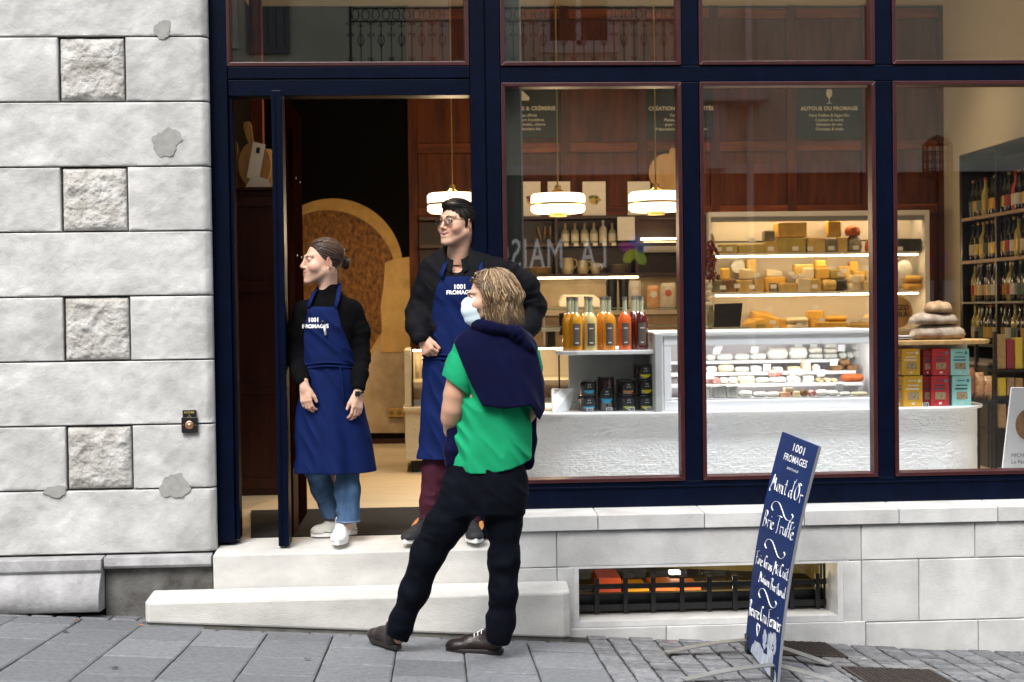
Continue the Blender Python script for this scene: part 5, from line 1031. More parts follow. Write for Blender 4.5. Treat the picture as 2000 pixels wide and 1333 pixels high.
text_on(po, 'MICHE', .03, mat('grey_print',(.2,.2,.2),.6), (XY(1983,.5,890)+.02, .4985, ZY(893,.5,1983))); text_on(po, 'Le Pain', .03, MATS['grey_print'], (XY(1983,.5,905)+.02, .4985, ZY(906,.5,1983)))
# right side deep background: side cabinet
cb = empty('side_fridge', (4.2, 3.3, Z0), 'low glass-topped side cabinet under the wine shelves', 'cabinet')
part('body', MB().box(4.02, 2.75, Z0, 4.34, 3.9, 1.25), mat('cab_dark', (.03,.03,.03), .4), cb, bevel=.004); part('glass_lid', MB().box(4.02, 2.75, 1.251, 4.34, 3.9, 1.27), STEEL, cb)
# ================================================================== the other side of the street (seen in the window reflections)
YO = -15.5
def RO(px, py, D=15.5): v = W(px, py, D); return v.x, v.z
REND = mat('pale_render', (.72,.70,.55), .9, noise=.25, nscale=1.2, bump=.3, detail=6); OST = mat('opposite_stone', (.8,.77,.7), .85, noise=.25, nscale=2)
op = empty('opposite_building', (0, YO, -.2), 'pale rendered town house with shuttered windows and balcony across the street', 'building')
zg0 = RO(1200, 335)[1]
part('wall', MB().box(-14, YO-6, zg0, 15, YO, 10.5), REND, op)
part('ground_floor', MB().box(-14, YO-6, -.6, 15, YO-.05, zg0-.001), mat('dark_shop_timber', (.035,.032,.035), .5, noise=.3, nscale=3), op)
part('cornice', MB().box(-14, YO+.001, zg0-.05, 15, YO+.12, zg0+.10), OST, op)
part('roof', MB().prism([(YO-6.2,10.5),(YO+.4,10.5),(YO-3,12.6)], -14, 15, 'x'), mat('slate_roof', (.1,.1,.11), .8), op)
def owin(px0, py0, px1, py1, shut=None, dark=(.02,.02,.022)):
    x0, z1 = RO(px0, py0); x1, z0 = RO(px1, py1)
    if x0 > x1: x0, x1 = x1, x0
    f = part('window', MB().box(x0-.1, YO+.001, z0-.12, x0, YO+.06, z1+.12).box(x1, YO+.001, z0-.12, x1+.1, YO+.06, z1+.12).box(x0, YO+.001, z1, x1, YO+.06, z1+.12).box(x0-.06, YO+.001, z0-.12, x1+.06, YO+.1, z0), OST, op)
    part('pane', MB().box(x0, YO+.002, z0, x1, YO+.012, z1), mat('opposite_pane', dark, .08), f)
    part('frame', MB().box(x0, YO+.013, z0, x0+.06, YO+.04, z1).box(x1-.06, YO+.013, z0, x1, YO+.04, z1).box((x0+x1)/2-.04, YO+.013, z0, (x0+x1)/2+.04, YO+.04, z1).box(x0+.061, YO+.013, z0, x1-.061, YO+.04, z0+.08), mat('white_frame', (.62,.62,.6), .5), f)
    return x0, x1, z0, z1
a = owin(1062, -330, 1195, 88); b = owin(868, -330, 968, 126); c = owin(330, -260, 452, 80)
def shutter(px0, px1, py0, py1):
    x0, z1 = RO(px0, py0); x1, z0 = RO(px1, py1)
    s_ = part('shutter', MB().box(x0, YO+.02, z0, x1, YO+.06, z1), mat('grey_shutter', (.17,.17,.18), .6, noise=.2), op, bevel=.005)
    for k in range(5): x = x0+.08+(x1-x0-.16)*k/4; part('batten', MB().box(x-.008, YO+.061, z0+.1, x+.008, YO+.066, z1-.1), mat('dark_groove', (.05,.05,.05), .7), s_)
shutter(474, 566, -260, 104)
# balcony with wrought iron railing
YBk = YO+.85; DB = -YBk
bx0, bz1 = RO(683, 13, DB); bx1, bz0 = RO(1345, 124, DB)
bal = empty('balcony', ((bx0+bx1)/2, YO, bz0-.35), 'stone balcony with ornate black wrought iron railing on the house opposite', 'balcony')
part('slab', MB().box(bx0-.1, YO+.001, bz0-.12, bx1+.1, YBk+.08, bz0-.04), OST, bal, bevel=.01); part('slab_moulding', MB().box(bx0-.04, YO+.001, bz0-.24, bx1+.04, YBk, bz0-.121), OST, bal, bevel=.02)
for x in (bx0+.3, (bx0+bx1)/2, bx1-.3): part('bracket', MB().prism([(YO+.13,bz0-.24),(YBk-.05,bz0-.24),(YO+.13,bz0-.75)], x-.08, x+.08, 'x'), OST, bal)
IRON = mat('wrought_iron', (.006,.006,.007), .5); H_ = bz1-bz0
for z in (bz0+.02, bz1-H_*.24, bz1-.01): part('rail', MB().box(bx0, YBk-.012, z-.011, bx1, YBk+.012, z+.011), IRON, bal)
def spiral(cx_, cz_, r0, turns, a0, sgn): return [(cx_+sgn*r0*(1-t*.75)*math.cos(a0+t*turns*6.283), 0, cz_+r0*(1-t*.75)*math.sin(a0+t*turns*6.283)) for t in [i/9 for i in range(10)]]
def bal_mesh(kind):
    m_ = MB(); m_.box(-.008, -.008, 0, .008, .008, H_*.76)
    if kind == 0:
        for s in (-1, 1): m_.tube(spiral(s*.035, H_*.70, .035, 1.0, 2.2, s), .007, 4); m_.tube(spiral(s*.03, H_*.50, .028, .8, -1.8, s), .007, 4); m_.tube(spiral(s*.035, .06, .032, .8, .8, s), .007, 4)
    else:
        for s in (-1, 1): m_.tube([(0,0,H_*.52),(s*.04,0,H_*.46),(s*.045,0,H_*.38),(0,0,H_*.28)], .008, 4); m_.tube(spiral(s*.03, H_*.66, .026, .8, 2.2, s), .006, 4)
        m_.sphere((0,0,H_*.39), .016, 6)
    return m_.mesh('baluster', IRON)
BM = [bal_mesh(0), bal_mesh(1)]; per = scl(DB)*19.8; n = int((bx1-bx0)/per)
RING = MB().tube([(math.cos(t)*per*.36, 0, math.sin(t)*H_*.095) for t in [i*6.283/14 for i in range(14)]], .008, 4, closed=True).mesh('rail_ring', IRON)
for i in range(n+1):
    x = bx0+i*per; o = link('baluster', BM[i % 2], bal); o.location = Vector((x, YBk, bz0+.03))-org(bal)
    o = link('rail_ring', RING, bal); o.location = Vector((x+per/2, YBk, bz1-H_*.12))-org(bal)
for x in (bx0, bx1): part('end_post', MB().box(x-.02, YBk-.02, bz0-.04, x+.02, YBk+.02, bz1+.03), IRON, bal); part('side_rail', MB().box(x-.01, YO+.01, bz1-.02, x+.01, YBk, bz1), IRON, bal)
bal2 = empty('window_balustrade', (c[0]+.5, YO, c[2]), 'small black iron window guard left of the balcony opposite', 'railing')
for k in range(9): part('bar', MB().box(c[0]+k*.11, YO+.11, c[2], c[0]+k*.11+.015, YO+.125, c[2]+.8), IRON, bal2)
part('rail', MB().box(c[0]-.1, YO+.105, c[2]+.8, c[1]+.1, YO+.13, c[2]+.83), IRON, bal2)
# shop fascia with sign
fa = empty('shop_sign', (0, YO, 1.8), 'dark fascia sign reading LA MAISON with a coloured petal logo across the street', 'sign')
x0, z1 = RO(780, 448); x1, z0 = RO(1330, 545); part('fascia', MB().box(x0, YO-.045, z0, x1, YO+.02, z1), mat('black_fascia', (.012,.012,.014), .5), fa)
xr_s, zb_s = RO(1188, 522); xl_s, _ = RO(980, 522)
SIGN = mat('sign_white', (.75,.75,.75), .5, emit=(1,1,1), estr=.35)
me = textmesh('LA  MAISON', 1.0, SIGN, align='LEFT', ext=.01, spacing=1.1); xs_ = [v.co.x for v in me.vertices]; wv = max(xs_); sc_s = .50/.73
o = link('lettering', me, fa); o.rotation_euler = (rad(90), 0, rad(180)); o.scale = ((RO(1188,500)[0]-RO(925,500)[0])/wv, sc_s, 1); o.location = Vector((xr_s, YO+.03, zb_s))-org(fa)
for k, (ang, c_) in enumerate(((100,(.03,.10,.45)),(165,(.30,.02,.25)),(225,(.45,.50,.03)),(300,(.30,.45,.05)),(20,(.05,.12,.3)))):
    cx_, cz_ = RO(1243, 488); ux, uz = math.cos(rad(ang)), math.sin(rad(ang)); pl = []
    for i in range(16):
        t = i*6.283/16; p_, q_ = .14+.14*math.cos(t), .085*math.sin(t); pl.append((cx_+ux*p_-uz*q_, cz_+uz*p_+ux*q_))
    part('petal', MB().prism(pl, YO+.021+k*.002, YO+.03+k*.002), mat(f'petal_{k}', c_, .5, emit=c_, estr=.6), fa)
for i, (p0, p1) in enumerate(((700,960),(1010,1200),(1240,1400),(1480,1720),(1760,2050),(420,640))):
    x0, z1 = RO(p0, 560); x1, z0 = RO(p1, 770); part('shop_window', MB().box(x0, YO-.045, z0, x1, YO-.03, z1), mat('dark_shop_glass', (.01,.01,.012), .1), op)
gp = empty('street_downpipe', (RO(1462, 60)[0], YO+.1, 0), 'pale vertical downpipe on the house opposite', 'pipe'); x, z = RO(1462, 60); part('pipe', MB().lathe([(.06,-.2),(.06,9.5)], (x, YO+.1, 0), 12), OST, gp, True)
x0, z1 = RO(1375, 178); x1, z0 = RO(1415, 332); part('stone_pilaster', MB().box(x0, YO+.001, z0, x1, YO+.3, z1), mat('light_pilaster',(.55,.53,.5),.8), op); x2, z2 = RO(1492, 205); part('bracket_cornice', MB().box(x0-.1, YO+.001, z2, x2, YO+.5, z1), MATS['light_pilaster'], op, bevel=.04)
# parking sign and caged lantern on the far pavement
YR = -13.4; x, z = (lambda v: (v.x, v.z))(W(1842, 512, 13.4)); ns = empty('no_parking_sign', (x, YR, -.1), 'round red and blue no parking sign with a text plate on the far pavement', 'traffic sign')
part('pole', MB().lathe([(.03,-.2),(.03,z+.25)], (x, YR-.05, 0), 12), mat('grey_pole', (.15,.15,.15), .4, .6), ns)
part('disc', MB().lathe([(.225,0),(.225,.01)], (x, YR, z), 32, axis='y'), mat('sign_red', (.45,.02,.02), .4), ns); part('blue_field', MB().lathe([(.165,.011),(.165,.014)], (x, YR, z), 32, axis='y'), mat('sign_blue', (.01,.03,.25), .4), ns)
part('red_bar', MB().prism([(x-.13,z+.1),(x-.1,z+.13),(x+.13,z-.1),(x+.1,z-.13)], YR+.015, YR+.018), MATS['sign_red'], ns)
part('plate', MB().box(x-.22, YR, z-.6, x+.22, YR+.008, z-.27), mat('sign_plate', (.5,.5,.52), .4), ns)
v = W(1836, 352, 12.9); ln_ = empty('caged_lantern', (v.x, -12.9, 0), 'old iron street lamp with a caged lantern head on the far pavement', 'street lamp'); z = v.z; r_ = .21
part('post', MB().lathe([(.09,-.2),(.07,1.2),(.05,z)], (v.x, -12.9, 0), 12), IRON, ln_, True); part('lantern_base', MB().lathe([(.05,z),(r_,z+.05)], (v.x,-12.9,0), 14), IRON, ln_); part('lantern_cap', MB().lathe([(r_,z+.52),(r_*.7,z+.6),(.02,z+.66)], (v.x,-12.9,0), 14), IRON, ln_)
for k in range(12): a = k*6.283/12; part('cage_bar', MB().box(v.x+r_*math.cos(a)-.008, -12.9+r_*math.sin(a)-.008, z+.04, v.x+r_*math.cos(a)+.008, -12.9+r_*math.sin(a)+.008, z+.53), IRON, ln_)
for k in range(3): part('cage_ring', MB().tube([(v.x+r_*math.cos(t),-12.9+r_*math.sin(t),z+.16+k*.12) for t in [i*6.283/16 for i in range(16)]], .009, 4, closed=True), IRON, ln_)
struct('far_pavement', MB().box(-20, YO, -.3, 20, -12.2, .26), GRAN)
# ================================================================== signed-distance modelling for people
f32 = np.float32
class SDF:
    def __init__(s, lo, hi, h):
        s.h = h; s.lo = np.array(lo, float); n = np.ceil((np.array(hi)-s.lo)/h).astype(int)+1
        s.ax = [s.lo[i]+h*np.arange(n[i]) for i in range(3)]; s.D = np.full(n, .25, f32); s.n = n
    def sub(s, lo, hi):
        a = [max(0, int((lo[i]-s.lo[i])/s.h)) for i in range(3)]; b = [min(s.n[i], int((hi[i]-s.lo[i])/s.h)+2) for i in range(3)]
        if any(b[i] <= a[i] for i in range(3)): return None, None
        sl = tuple(slice(a[i], b[i]) for i in range(3)); g = np.meshgrid(*[s.ax[i][sl[i]] for i in range(3)], indexing='ij', sparse=True); return sl, g
    def op(s, prim, k=.01, mode='+'):
        fn, lo, hi = prim; m_ = k+.02
        sl, g = s.sub(np.array(lo)-m_, np.array(hi)+m_)
        if sl is None: return s
        d = np.asarray(fn(*g), dtype=f32); A = s.D[sl]
        if mode == '+':
            h = np.maximum(k-np.abs(A-d), 0)/k if k > 0 else 0; s.D[sl] = np.minimum(A, d)-h*h*k*.25
        elif mode == '-':
            h = np.maximum(k-np.abs(A+d), 0)/k if k > 0 else 0; s.D[sl] = np.maximum(A, -d)+h*h*k*.25
        return s
    def cut(s, fn, k=0.):
        g = np.meshgrid(*s.ax, indexing='ij', sparse=True); d = np.asarray(fn(*g), dtype=f32)
        if k: h = np.maximum(k-np.abs(s.D-d), 0)/k; s.D = np.maximum(s.D, d)+h*h*k*.25
        else: s.D = np.maximum(s.D, d)
        return s
    def net(s):
        D = s.D; I = D < 0; c = np.zeros(tuple(np.array(D.shape)-1), np.int8)
        for i in (0, 1):
            for j in (0, 1):
                for k in (0, 1): c += I[i:D.shape[0]-1+i, j:D.shape[1]-1+j, k:D.shape[2]-1+k]
        act = (c > 0) & (c < 8); P = np.argwhere(act); idx = np.full(act.shape, -1, np.int32); idx[act] = np.arange(len(P))
        acc = np.zeros((len(P), 3)); cnt = np.zeros(len(P))
        cor = [(i, j, k) for i in (0,1) for j in (0,1) for k in (0,1)]; val = {q: D[P[:,0]+q[0], P[:,1]+q[1], P[:,2]+q[2]] for q in cor}
        for q in cor:
            for a in range(3):
                if q[a] == 0:
                    r_ = list(q); r_[a] = 1; r_ = tuple(r_); v0, v1 = val[q], val[r_]; x = (v0 < 0) != (v1 < 0)
                    t = np.where(x, v0/np.where(x, v0-v1, 1), 0); p = np.tile(np.array(q, float), (len(P), 1)); p[:, a] += t
                    acc += p*x[:, None]; cnt += x
        V = s.lo + (P + acc/np.maximum(cnt, 1)[:, None])*s.h; Q = []
        for a in range(3):
            b, c_ = (a+1) % 3, (a+2) % 3
            s0 = [slice(None)]*3; s1 = [slice(None)]*3; s0[a] = slice(0, -1); s1[a] = slice(1, None)
            for ax_ in (b, c_): s0[ax_] = slice(1, -1); s1[ax_] = slice(1, -1)
            A, B = I[tuple(s0)], I[tuple(s1)]; E = np.argwhere(A != B)
            if not len(E): continue
            fl = A[tuple(E.T)]; E = E.copy(); E[:, b] += 1; E[:, c_] += 1
            def cell(db, dc): q = E.copy(); q[:, b] += db; q[:, c_] += dc; return idx[q[:,0], q[:,1], q[:,2]]
            q4 = np.stack([cell(-1,-1), cell(0,-1), cell(0,0), cell(-1,0)], 1); q4[~fl] = q4[~fl][:, ::-1]; Q.append(q4)
        Q = np.concatenate(Q) if Q else np.zeros((0,4), int); Q = Q[(Q >= 0).all(1)]
        return V, Q
def bbx(pts, r): p = np.array([tuple(q) for q in pts]); return p.min(0)-r, p.max(0)+r
def foldn(X, Y, Z, ab, amp, wl, seed):
    L_ = np.linalg.norm(ab); u = ab/L_; t = X*u[0]+Y*u[1]+Z*u[2]
    # noise compressed along the limb: creases run across it
    q = vnoise(X/.075+u[0]*t*(1/wl-13), Y/.075+u[1]*t*(1/wl-13), Z/.075+u[2]*t*(1/wl-13), seed)
    q2 = vnoise(X/.05, Y/.05, Z/.05, seed+5); msk = np.clip(.75+.9*vnoise(X/.11, Y/.11, Z/.11, seed+9), .15, 1.3)
    return amp*msk*((1-2.2*np.abs(q+.25*q2))*.8+.25*q2)
def rc(a, b, ra, rb, fold=0, wl=.03, seed=1):
    a = np.array(tuple(a), float); b = np.array(tuple(b), float); ab = b-a; L2 = ab@ab
    def fn(X, Y, Z):
        x, y, z = X-a[0], Y-a[1], Z-a[2]; t = np.clip((x*ab[0]+y*ab[1]+z*ab[2])/L2, 0, 1)
        d = np.sqrt((x-t*ab[0])**2+(y-t*ab[1])**2+(z-t*ab[2])**2)-(ra+(rb-ra)*t)
        if fold: d = d-foldn(X, Y, Z, ab, fold, wl, seed)
        return d
    lo, hi = bbx([a, b], max(ra, rb)+abs(fold)); return fn, lo, hi
def ell(c, r, R=None):
    c = np.array(tuple(c), float); r = np.array(r, float)
    def fn(X, Y, Z):
        x, y, z = X-c[0], Y-c[1], Z-c[2]
        if R is not None: x, y, z = (R[0][0]*x+R[1][0]*y+R[2][0]*z, R[0][1]*x+R[1][1]*y+R[2][1]*z, R[0][2]*x+R[1][2]*y+R[2][2]*z)
        k0 = np.sqrt((x/r[0])**2+(y/r[1])**2+(z/r[2])**2); k1 = np.sqrt((x/r[0]**2)**2+(y/r[1]**2)**2+(z/r[2]**2)**2)+1e-9
        return k0*(k0-1)/k1
    m_ = r.max() if R is not None else r
    return fn, c-m_, c+m_
def loft(st, e=2.3, yaw=0., fold=0, wl=.04, seed=1, pleat=None):
    """st: rows (x, y, z, half width, half depth), any z order"""
    st = np.array(sorted(st, key=lambda q: q[2]), float); zz = st[:, 2]; ca, sa = math.cos(yaw), math.sin(yaw)
    fz_ = np.linspace(zz[0], zz[-1], 200); sm = []
    for k in (0, 1, 3, 4):
        v = np.interp(fz_, zz, st[:, k]); w_ = 13; vp = np.pad(v, w_//2, mode='edge'); sm.append(np.convolve(vp, np.ones(w_)/w_, 'valid'))
    def fn(X, Y, Z):
        cx_, cy_, a, b = (np.interp(Z, fz_, q) for q in sm); x, y = X-cx_, Y-cy_; x, y = x*ca+y*sa, -x*sa+y*ca
        if pleat: an = np.arctan2(y, x); a_ = 1+pleat(an, Z); a = a*a_; b = b*a_
        d = ((np.abs(x/a)**e+np.abs(y/b)**e)**(1/e)-1)*np.minimum(a, b)*.9
        if fold: d = d-fold*(1-2*np.abs(vnoise(X/.13, Y/.13, Z/wl+1.5*X/.1, seed)))
        return np.maximum(np.maximum(d, zz[0]-Z), Z-zz[-1])
    m_ = max(st[:, 3].max(), st[:, 4].max())+.02
    return fn, (st[:,0].min()-m_, st[:,1].min()-m_, zz[0]), (st[:,0].max()+m_, st[:,1].max()+m_, zz[-1])
def poly2(pts, X, Z):
    d = np.full(np.broadcast(X, Z).shape, 1e9); s_ = np.ones(d.shape); n = len(pts)
    for i in range(n):
        ax_, az = pts[i]; bx_, bz_ = pts[i-1]; ex, ez = bx_-ax_, bz_-az; wx, wz = X-ax_, Z-az
        t = np.clip((wx*ex+wz*ez)/(ex*ex+ez*ez), 0, 1); d = np.minimum(d, (wx-ex*t)**2+(wz-ez*t)**2)
        c1 = Z >= az; c2 = Z < bz_; c3 = ex*wz > ez*wx; s_ = np.where((c1 & c2 & c3) | (~c1 & ~c2 & ~c3), -s_, s_)
    return s_*np.sqrt(d)
def meshnp(name, V, Q, mats, col=None, mi=None, loc=(0,0,0), smooth=True):
    me = bpy.data.meshes.new(name); V = np.asarray(V, float)-np.array(loc); n = len(V); Q = np.asarray(Q, np.int32)
    me.vertices.add(n); me.vertices.foreach_set('co', V.ravel()); me.loops.add(Q.size); me.loops.foreach_set('vertex_index', Q.ravel())
    me.polygons.add(len(Q)); me.polygons.foreach_set('loop_start', np.arange(0, Q.size, 4, dtype=np.int32))
    for m_ in (mats if isinstance(mats, (list, tuple)) else [mats]): me.materials.append(m_)
    if mi is not None: me.polygons.foreach_set('material_index', np.asarray(mi, np.int32))
    me.update(calc_edges=True); me.validate()
    if smooth: me.polygons.foreach_set('use_smooth', [True]*len(me.polygons))
    if col is not None:
        a = me.color_attributes.new('Col', 'FLOAT_COLOR', 'POINT'); a.data.foreach_set('color', np.concatenate([col, np.ones((n,1))], 1).astype(f32).ravel())
    return me
def nppart(name, V, Q, mats, parent, col=None, mi=None, label=None):
    o = link(name, meshnp(name, V, Q, mats, col, mi, tuple(org(parent))), parent)
    if label: o['label'] = label
    return o
SKIN = vcmat('skin', .5, sss=.3, spec=.35, bump=.08, bscale=300); HAIRM = vcmat('hair', .38, spec=.5); VCC = vcmat('coloured_cloth', .85)
BLACK_L = mat('lash_black', (.012,.008,.007), .8)
EYEW = vcmat('eye', .08, spec=.6)
def sstep(a, b, x): t = np.clip((x-a)/(b-a), 0, 1); return t*t*(3-2*t)
def lerp(c, d, t): return c*(1-t[:, None])+np.array(d)*t[:, None]
def Rz(a): c, s = math.cos(a), math.sin(a); return np.array([[c,-s,0],[s,c,0],[0,0,1]])
def Rx(a): c, s = math.cos(a), math.sin(a); return np.array([[1,0,0],[0,c,-s],[0,s,c]])
def Ry(a): c, s = math.cos(a), math.sin(a); return np.array([[c,0,s],[0,1,0],[-s,0,c]])
class Head:
    """local frame: looks along -y, z up, origin between the ears"""
    def __init__(s, C, yaw, pitch=0, roll=0, sc=1.0): s.C = np.array(tuple(C)); s.R = Rz(-yaw) @ Rx(pitch) @ Ry(roll); s.sc = sc
    def w(s, V): return (np.atleast_2d(V)*s.sc) @ s.R.T + s.C
    def wp(s, *p): return Vector(s.w(np.array(p))[0])
    def build(s, female=False, smile=.5, open_=False, neck=.056, jaw=1.0, nose=1.0, skin=(.56,.345,.265), blush=.5, neck_to=None, h=.0021):
        g = SDF((-.105,-.14,-.21), (.105,.135,.145), h)
        g.op(ell((0,.018,.036), (.076,.094,.084)), .01); g.op(ell((0,-.022,-.02), (.064*jaw**.3,.068,.082)), .03)
        for q in (-1, 1):
            g.op(rc((q*.052*jaw,.0,-.045), (q*(.016 if female else .020)*jaw,-.068,-.094), .020, .015 if female else .017), .022); g.op(ell((q*.042,-.058,-.027), (.026,.030,.027)), .02)
            g.op(rc((q*.045,-.072,.030), (q*.012,-.086,.026), .0085, .008), .014)
        g.op(ell((0,-.080,-.099), ((.016 if female else .021)*jaw,.015 if female else .017,.014 if female else .016)), .02); g.op(ell((0,-.070,-.058), (.036,.028,.032)), .02)
        for q in (-1, 1): g.op(ell((q*.0315,-.097,.0085), (.0165,.014,.0115)), .012, '-')
        for q in (-1, 1):
            g.op(ell((q*.0315,-.0775,.0088), (.0145,.0142,.0125)), .004)
            g.op(ell((q*.0315,-.0935,.0078), (.0125,.0095,.0052 if smile < .9 else .0045)), .0015, '-')
        g.op(rc((0,-.086,.020), (0,-.106*nose-.0,-.020), .0075, .0085*nose), .012); g.op(ell((0,-.108*nose,-.026), (.0105,.0105,.0095)), .007)
        for q in (-1, 1): g.op(ell((q*.0125,-.096,-.031), (.0075,.010,.0075)), .006); g.op(ell((q*.006,-.105,-.037), (.0035,.005,.003)), .002, '-')
        u_ = .004+.008*smile; wd = .0235+.008*smile
        up_ = [(-wd,-.080,-.0585+u_),(-.010,-.0935,-.0535),(0,-.0945,-.0545),(.010,-.0935,-.0535),(wd,-.080,-.0585+u_)]
        lw = [(-wd,-.080,-.0590+u_),(-.010,-.0925,-.0655-(.006 if open_ else 0)),(0,-.0935,-.0665-(.006 if open_ else 0)),(.010,-.0925,-.0655-(.006 if open_ else 0)),(wd,-.080,-.0590+u_)]
        if open_: g.op(ell((0,-.094,-.0590), (wd*.9,.016,.0080)), .003, '-')
        for ch, r_ in ((up_, .0042), (lw, .0052)):
            for i in range(4): g.op(rc(ch[i], ch[i+1], r_*(.5 if i == 0 else 1), r_*(.5 if i == 3 else 1)), .003)
        if not open_: g.op(rc((-wd*.9,-.089,-.0590+u_*.8), (0,-.0975,-.0600), .0012, .0012), .001, '-'); g.op(rc((0,-.0975,-.0600), (wd*.9,-.089,-.0590+u_*.8), .0012, .0012), .001, '-')
        for q in (-1, 1):
            R_ = Rz(q*.35) @ Rx(.18)
            g.op(ell((q*.078,.012,-.003), (.0055,.0175,.031), R_), .006); g.op(ell((q*.0845,.009,.0), (.004,.0105,.020), R_), .004, '-'); g.op(ell((q*.079,.003,-.008), (.004,.005,.007)), .003)
        nb = np.array([0,.03,-.06]); ne = np.array([0,.055,-.2]) if neck_to is None else (np.array(tuple(neck_to))-s.C) @ s.R/s.sc
        g.op(rc(nb, ne, neck, neck*1.02), .03)
        for q in (-1, 1): g.op(rc((q*.05,.03,-.04), tuple(ne+np.array([q*.012,-.045,0])), .012, .011), .03)
        V, Q = g.net(); x, y, z = V.T; c = np.tile(np.array(skin), (len(V), 1))
        n_ = vnoise(x*60, y*60, z*60)*.05; c = c*(1+n_[:, None])
        ck = np.exp(-(((np.abs(x)-.045)/.022)**2+((y+.07)/.035)**2+((z+.032)/.022)**2)); c = lerp(c, (skin[0]*1.0, skin[1]*.72, skin[2]*.70), np.clip(ck*blush*1.2, 0, 1))
        er = sstep(.074, .084, np.abs(x))*sstep(-.02, .0, y); c = lerp(c, (skin[0]*1.0, skin[1]*.62, skin[2]*.58), er*.7)
        nt = np.exp(-((x/.014)**2+((y+.112)/.014)**2+((z+.028)/.014)**2)); c = lerp(c, (skin[0], skin[1]*.75, skin[2]*.72), nt*.5)
        zc = np.interp(np.abs(x), [0, .010, wd], [-.0600, -.0595, -.0588+u_]); lp = (np.abs(x) < wd)*(y < -.074)*np.exp(-((z-zc)/(.0078+.004*open_))**4)
        c = lerp(c, (.42,.13,.12) if female else (.46,.19,.16), np.clip(lp, 0, 1)*.85)
        if open_: ins = (np.abs(x) < wd)*(np.abs(z-zc) < .005)*(y > -.088)*(y < -.07); c = lerp(c, (.08,.02,.02), ins*1.)
        ly = np.exp(-((((np.abs(x)-.0315)/.0135)**2+((z-.0085)/.0035)**2)**2)); c = lerp(c, (.10,.05,.035), np.clip(ly*(y < -.08), 0, 1)*.75)
        if not female: bd = sstep(-.03,-.07,z)*sstep(.0,-.06,y)*(1-np.clip(lp,0,1)); c = lerp(c, (skin[0]*.72, skin[1]*.74, skin[2]*.78), bd*.35)
        return s.w(V), Q, c
    def eyes(s, parent, iris=(.10,.06,.03)):
        for q in (-1, 1):
            m_ = MB(); m_.sphere((0,0,0), .0121, 20); P = np.array(m_.v); P = P[:, [0, 2, 1]]; f_ = -P[:, 1]/.0121
            # look forward (-y)
            c = np.tile(np.array([.52,.47,.45]), (len(P), 1)); c[f_ > .82] = iris; c[f_ > .97] = (.005,.005,.005)
            me = bpy.data.meshes.new('eye'); me.from_pydata((s.w(P+np.array([q*.0315,-.0785,.0085]))-np.array(tuple(org(parent)))).tolist(), [], m_.f)
            me.materials.append(EYEW); a = me.color_attributes.new('Col','FLOAT_COLOR','POINT'); a.data.foreach_set('color', np.concatenate([c, np.ones((len(P),1))],1).astype(f32).ravel())
            me.polygons.foreach_set('use_smooth', [True]*len(me.polygons)); link('eye', me, parent); s.lt('eyelashes', MB().tube([(q*.0185,-.0895,.0095),(q*.025,-.0925,.0135),(q*.0315,-.0935,.0145),(q*.039,-.0905,.0130),(q*.0455,-.083,.0095)], [.0008,.0014,.0016,.0015,.0008], 5, flat=.6), BLACK_L, parent)
    def lt(s, name, m_, mats, parent, smooth=True):   # a MB in head space becomes a part
        m_.v = [tuple(p) for p in s.w(np.array(m_.v))]; return part(name, m_, mats, parent, smooth)
def strands(H, roots, pathfn, nseg, r0, cols, rnd_, flat=.45, sides=4, taper=.15):
    VV = []; QQ = []; CC = []; base = 0
    for p in roots:
        P = pathfn(np.array(p, float), nseg)
        if P is None or len(P) < 3: continue
        k = len(P); T = np.gradient(P, axis=0); T /= np.linalg.norm(T, axis=1)[:, None]+1e-9
        out = P*np.array([1,1,.9]); out /= np.linalg.norm(out, axis=1)[:, None]+1e-9; U = np.cross(T, out); U /= np.linalg.norm(U, axis=1)[:, None]+1e-9; Wn = np.cross(U, T)
        t = np.linspace(0, 1, k); rr_ = r0*rnd_.uniform(.7, 1.35)*np.where(t < .15, .5+t/.3, 1)*(1-(1-taper)*sstep(.55, 1, t))
        a = np.arange(sides)*2*math.pi/sides; ring = P[:, None, :]+U[:, None, :]*(np.cos(a)[None, :, None]*rr_[:, None, None])+Wn[:, None, :]*(np.sin(a)[None, :, None]*(rr_*flat)[:, None, None])
        VV.append(ring.reshape(-1, 3)); c = np.array(cols[rnd_.randrange(len(cols))])*rnd_.uniform(.75, 1.25); CC.append(np.tile(c, (k*sides, 1)))
        i, j = np.meshgrid(np.arange(k-1), np.arange(sides), indexing='ij'); i = i.ravel(); j = j.ravel(); j2 = (j+1) % sides
        QQ.append(base+np.stack([i*sides+j, i*sides+j2, (i+1)*sides+j2, (i+1)*sides+j], 1)); base += k*sides
    return H.w(np.concatenate(VV)), np.concatenate(QQ), np.concatenate(CC)
def shellpath(V_, Q_):
    return BVHTree.FromPolygons(V_.tolist(), Q_.tolist())
def combed(tree, vf, n, step, lift=.0012):
    def path(p, n_):
        P = []
        for i in range(n):
            h = tree.find_nearest(Vector(p))
            if h[0] is None: break
            nr = np.array(h[1]); p = np.array(h[0])+nr*(lift*(.4+1.2*math.sin(math.pi*min(1, i/(n-1)))))
            P.append(p.copy()); v = vf(p, i); v = v-nr*(v@nr); v /= np.linalg.norm(v)+1e-9; p = p+v*step
        return np.array(P)
    return path
def joinm(*parts):
    V = []; Q = []; C_ = []; b = 0
    for v, q, c in parts: V.append(v); Q.append(q+b); C_.append(c); b += len(v)
    return np.concatenate(V), np.concatenate(Q), np.concatenate(C_)
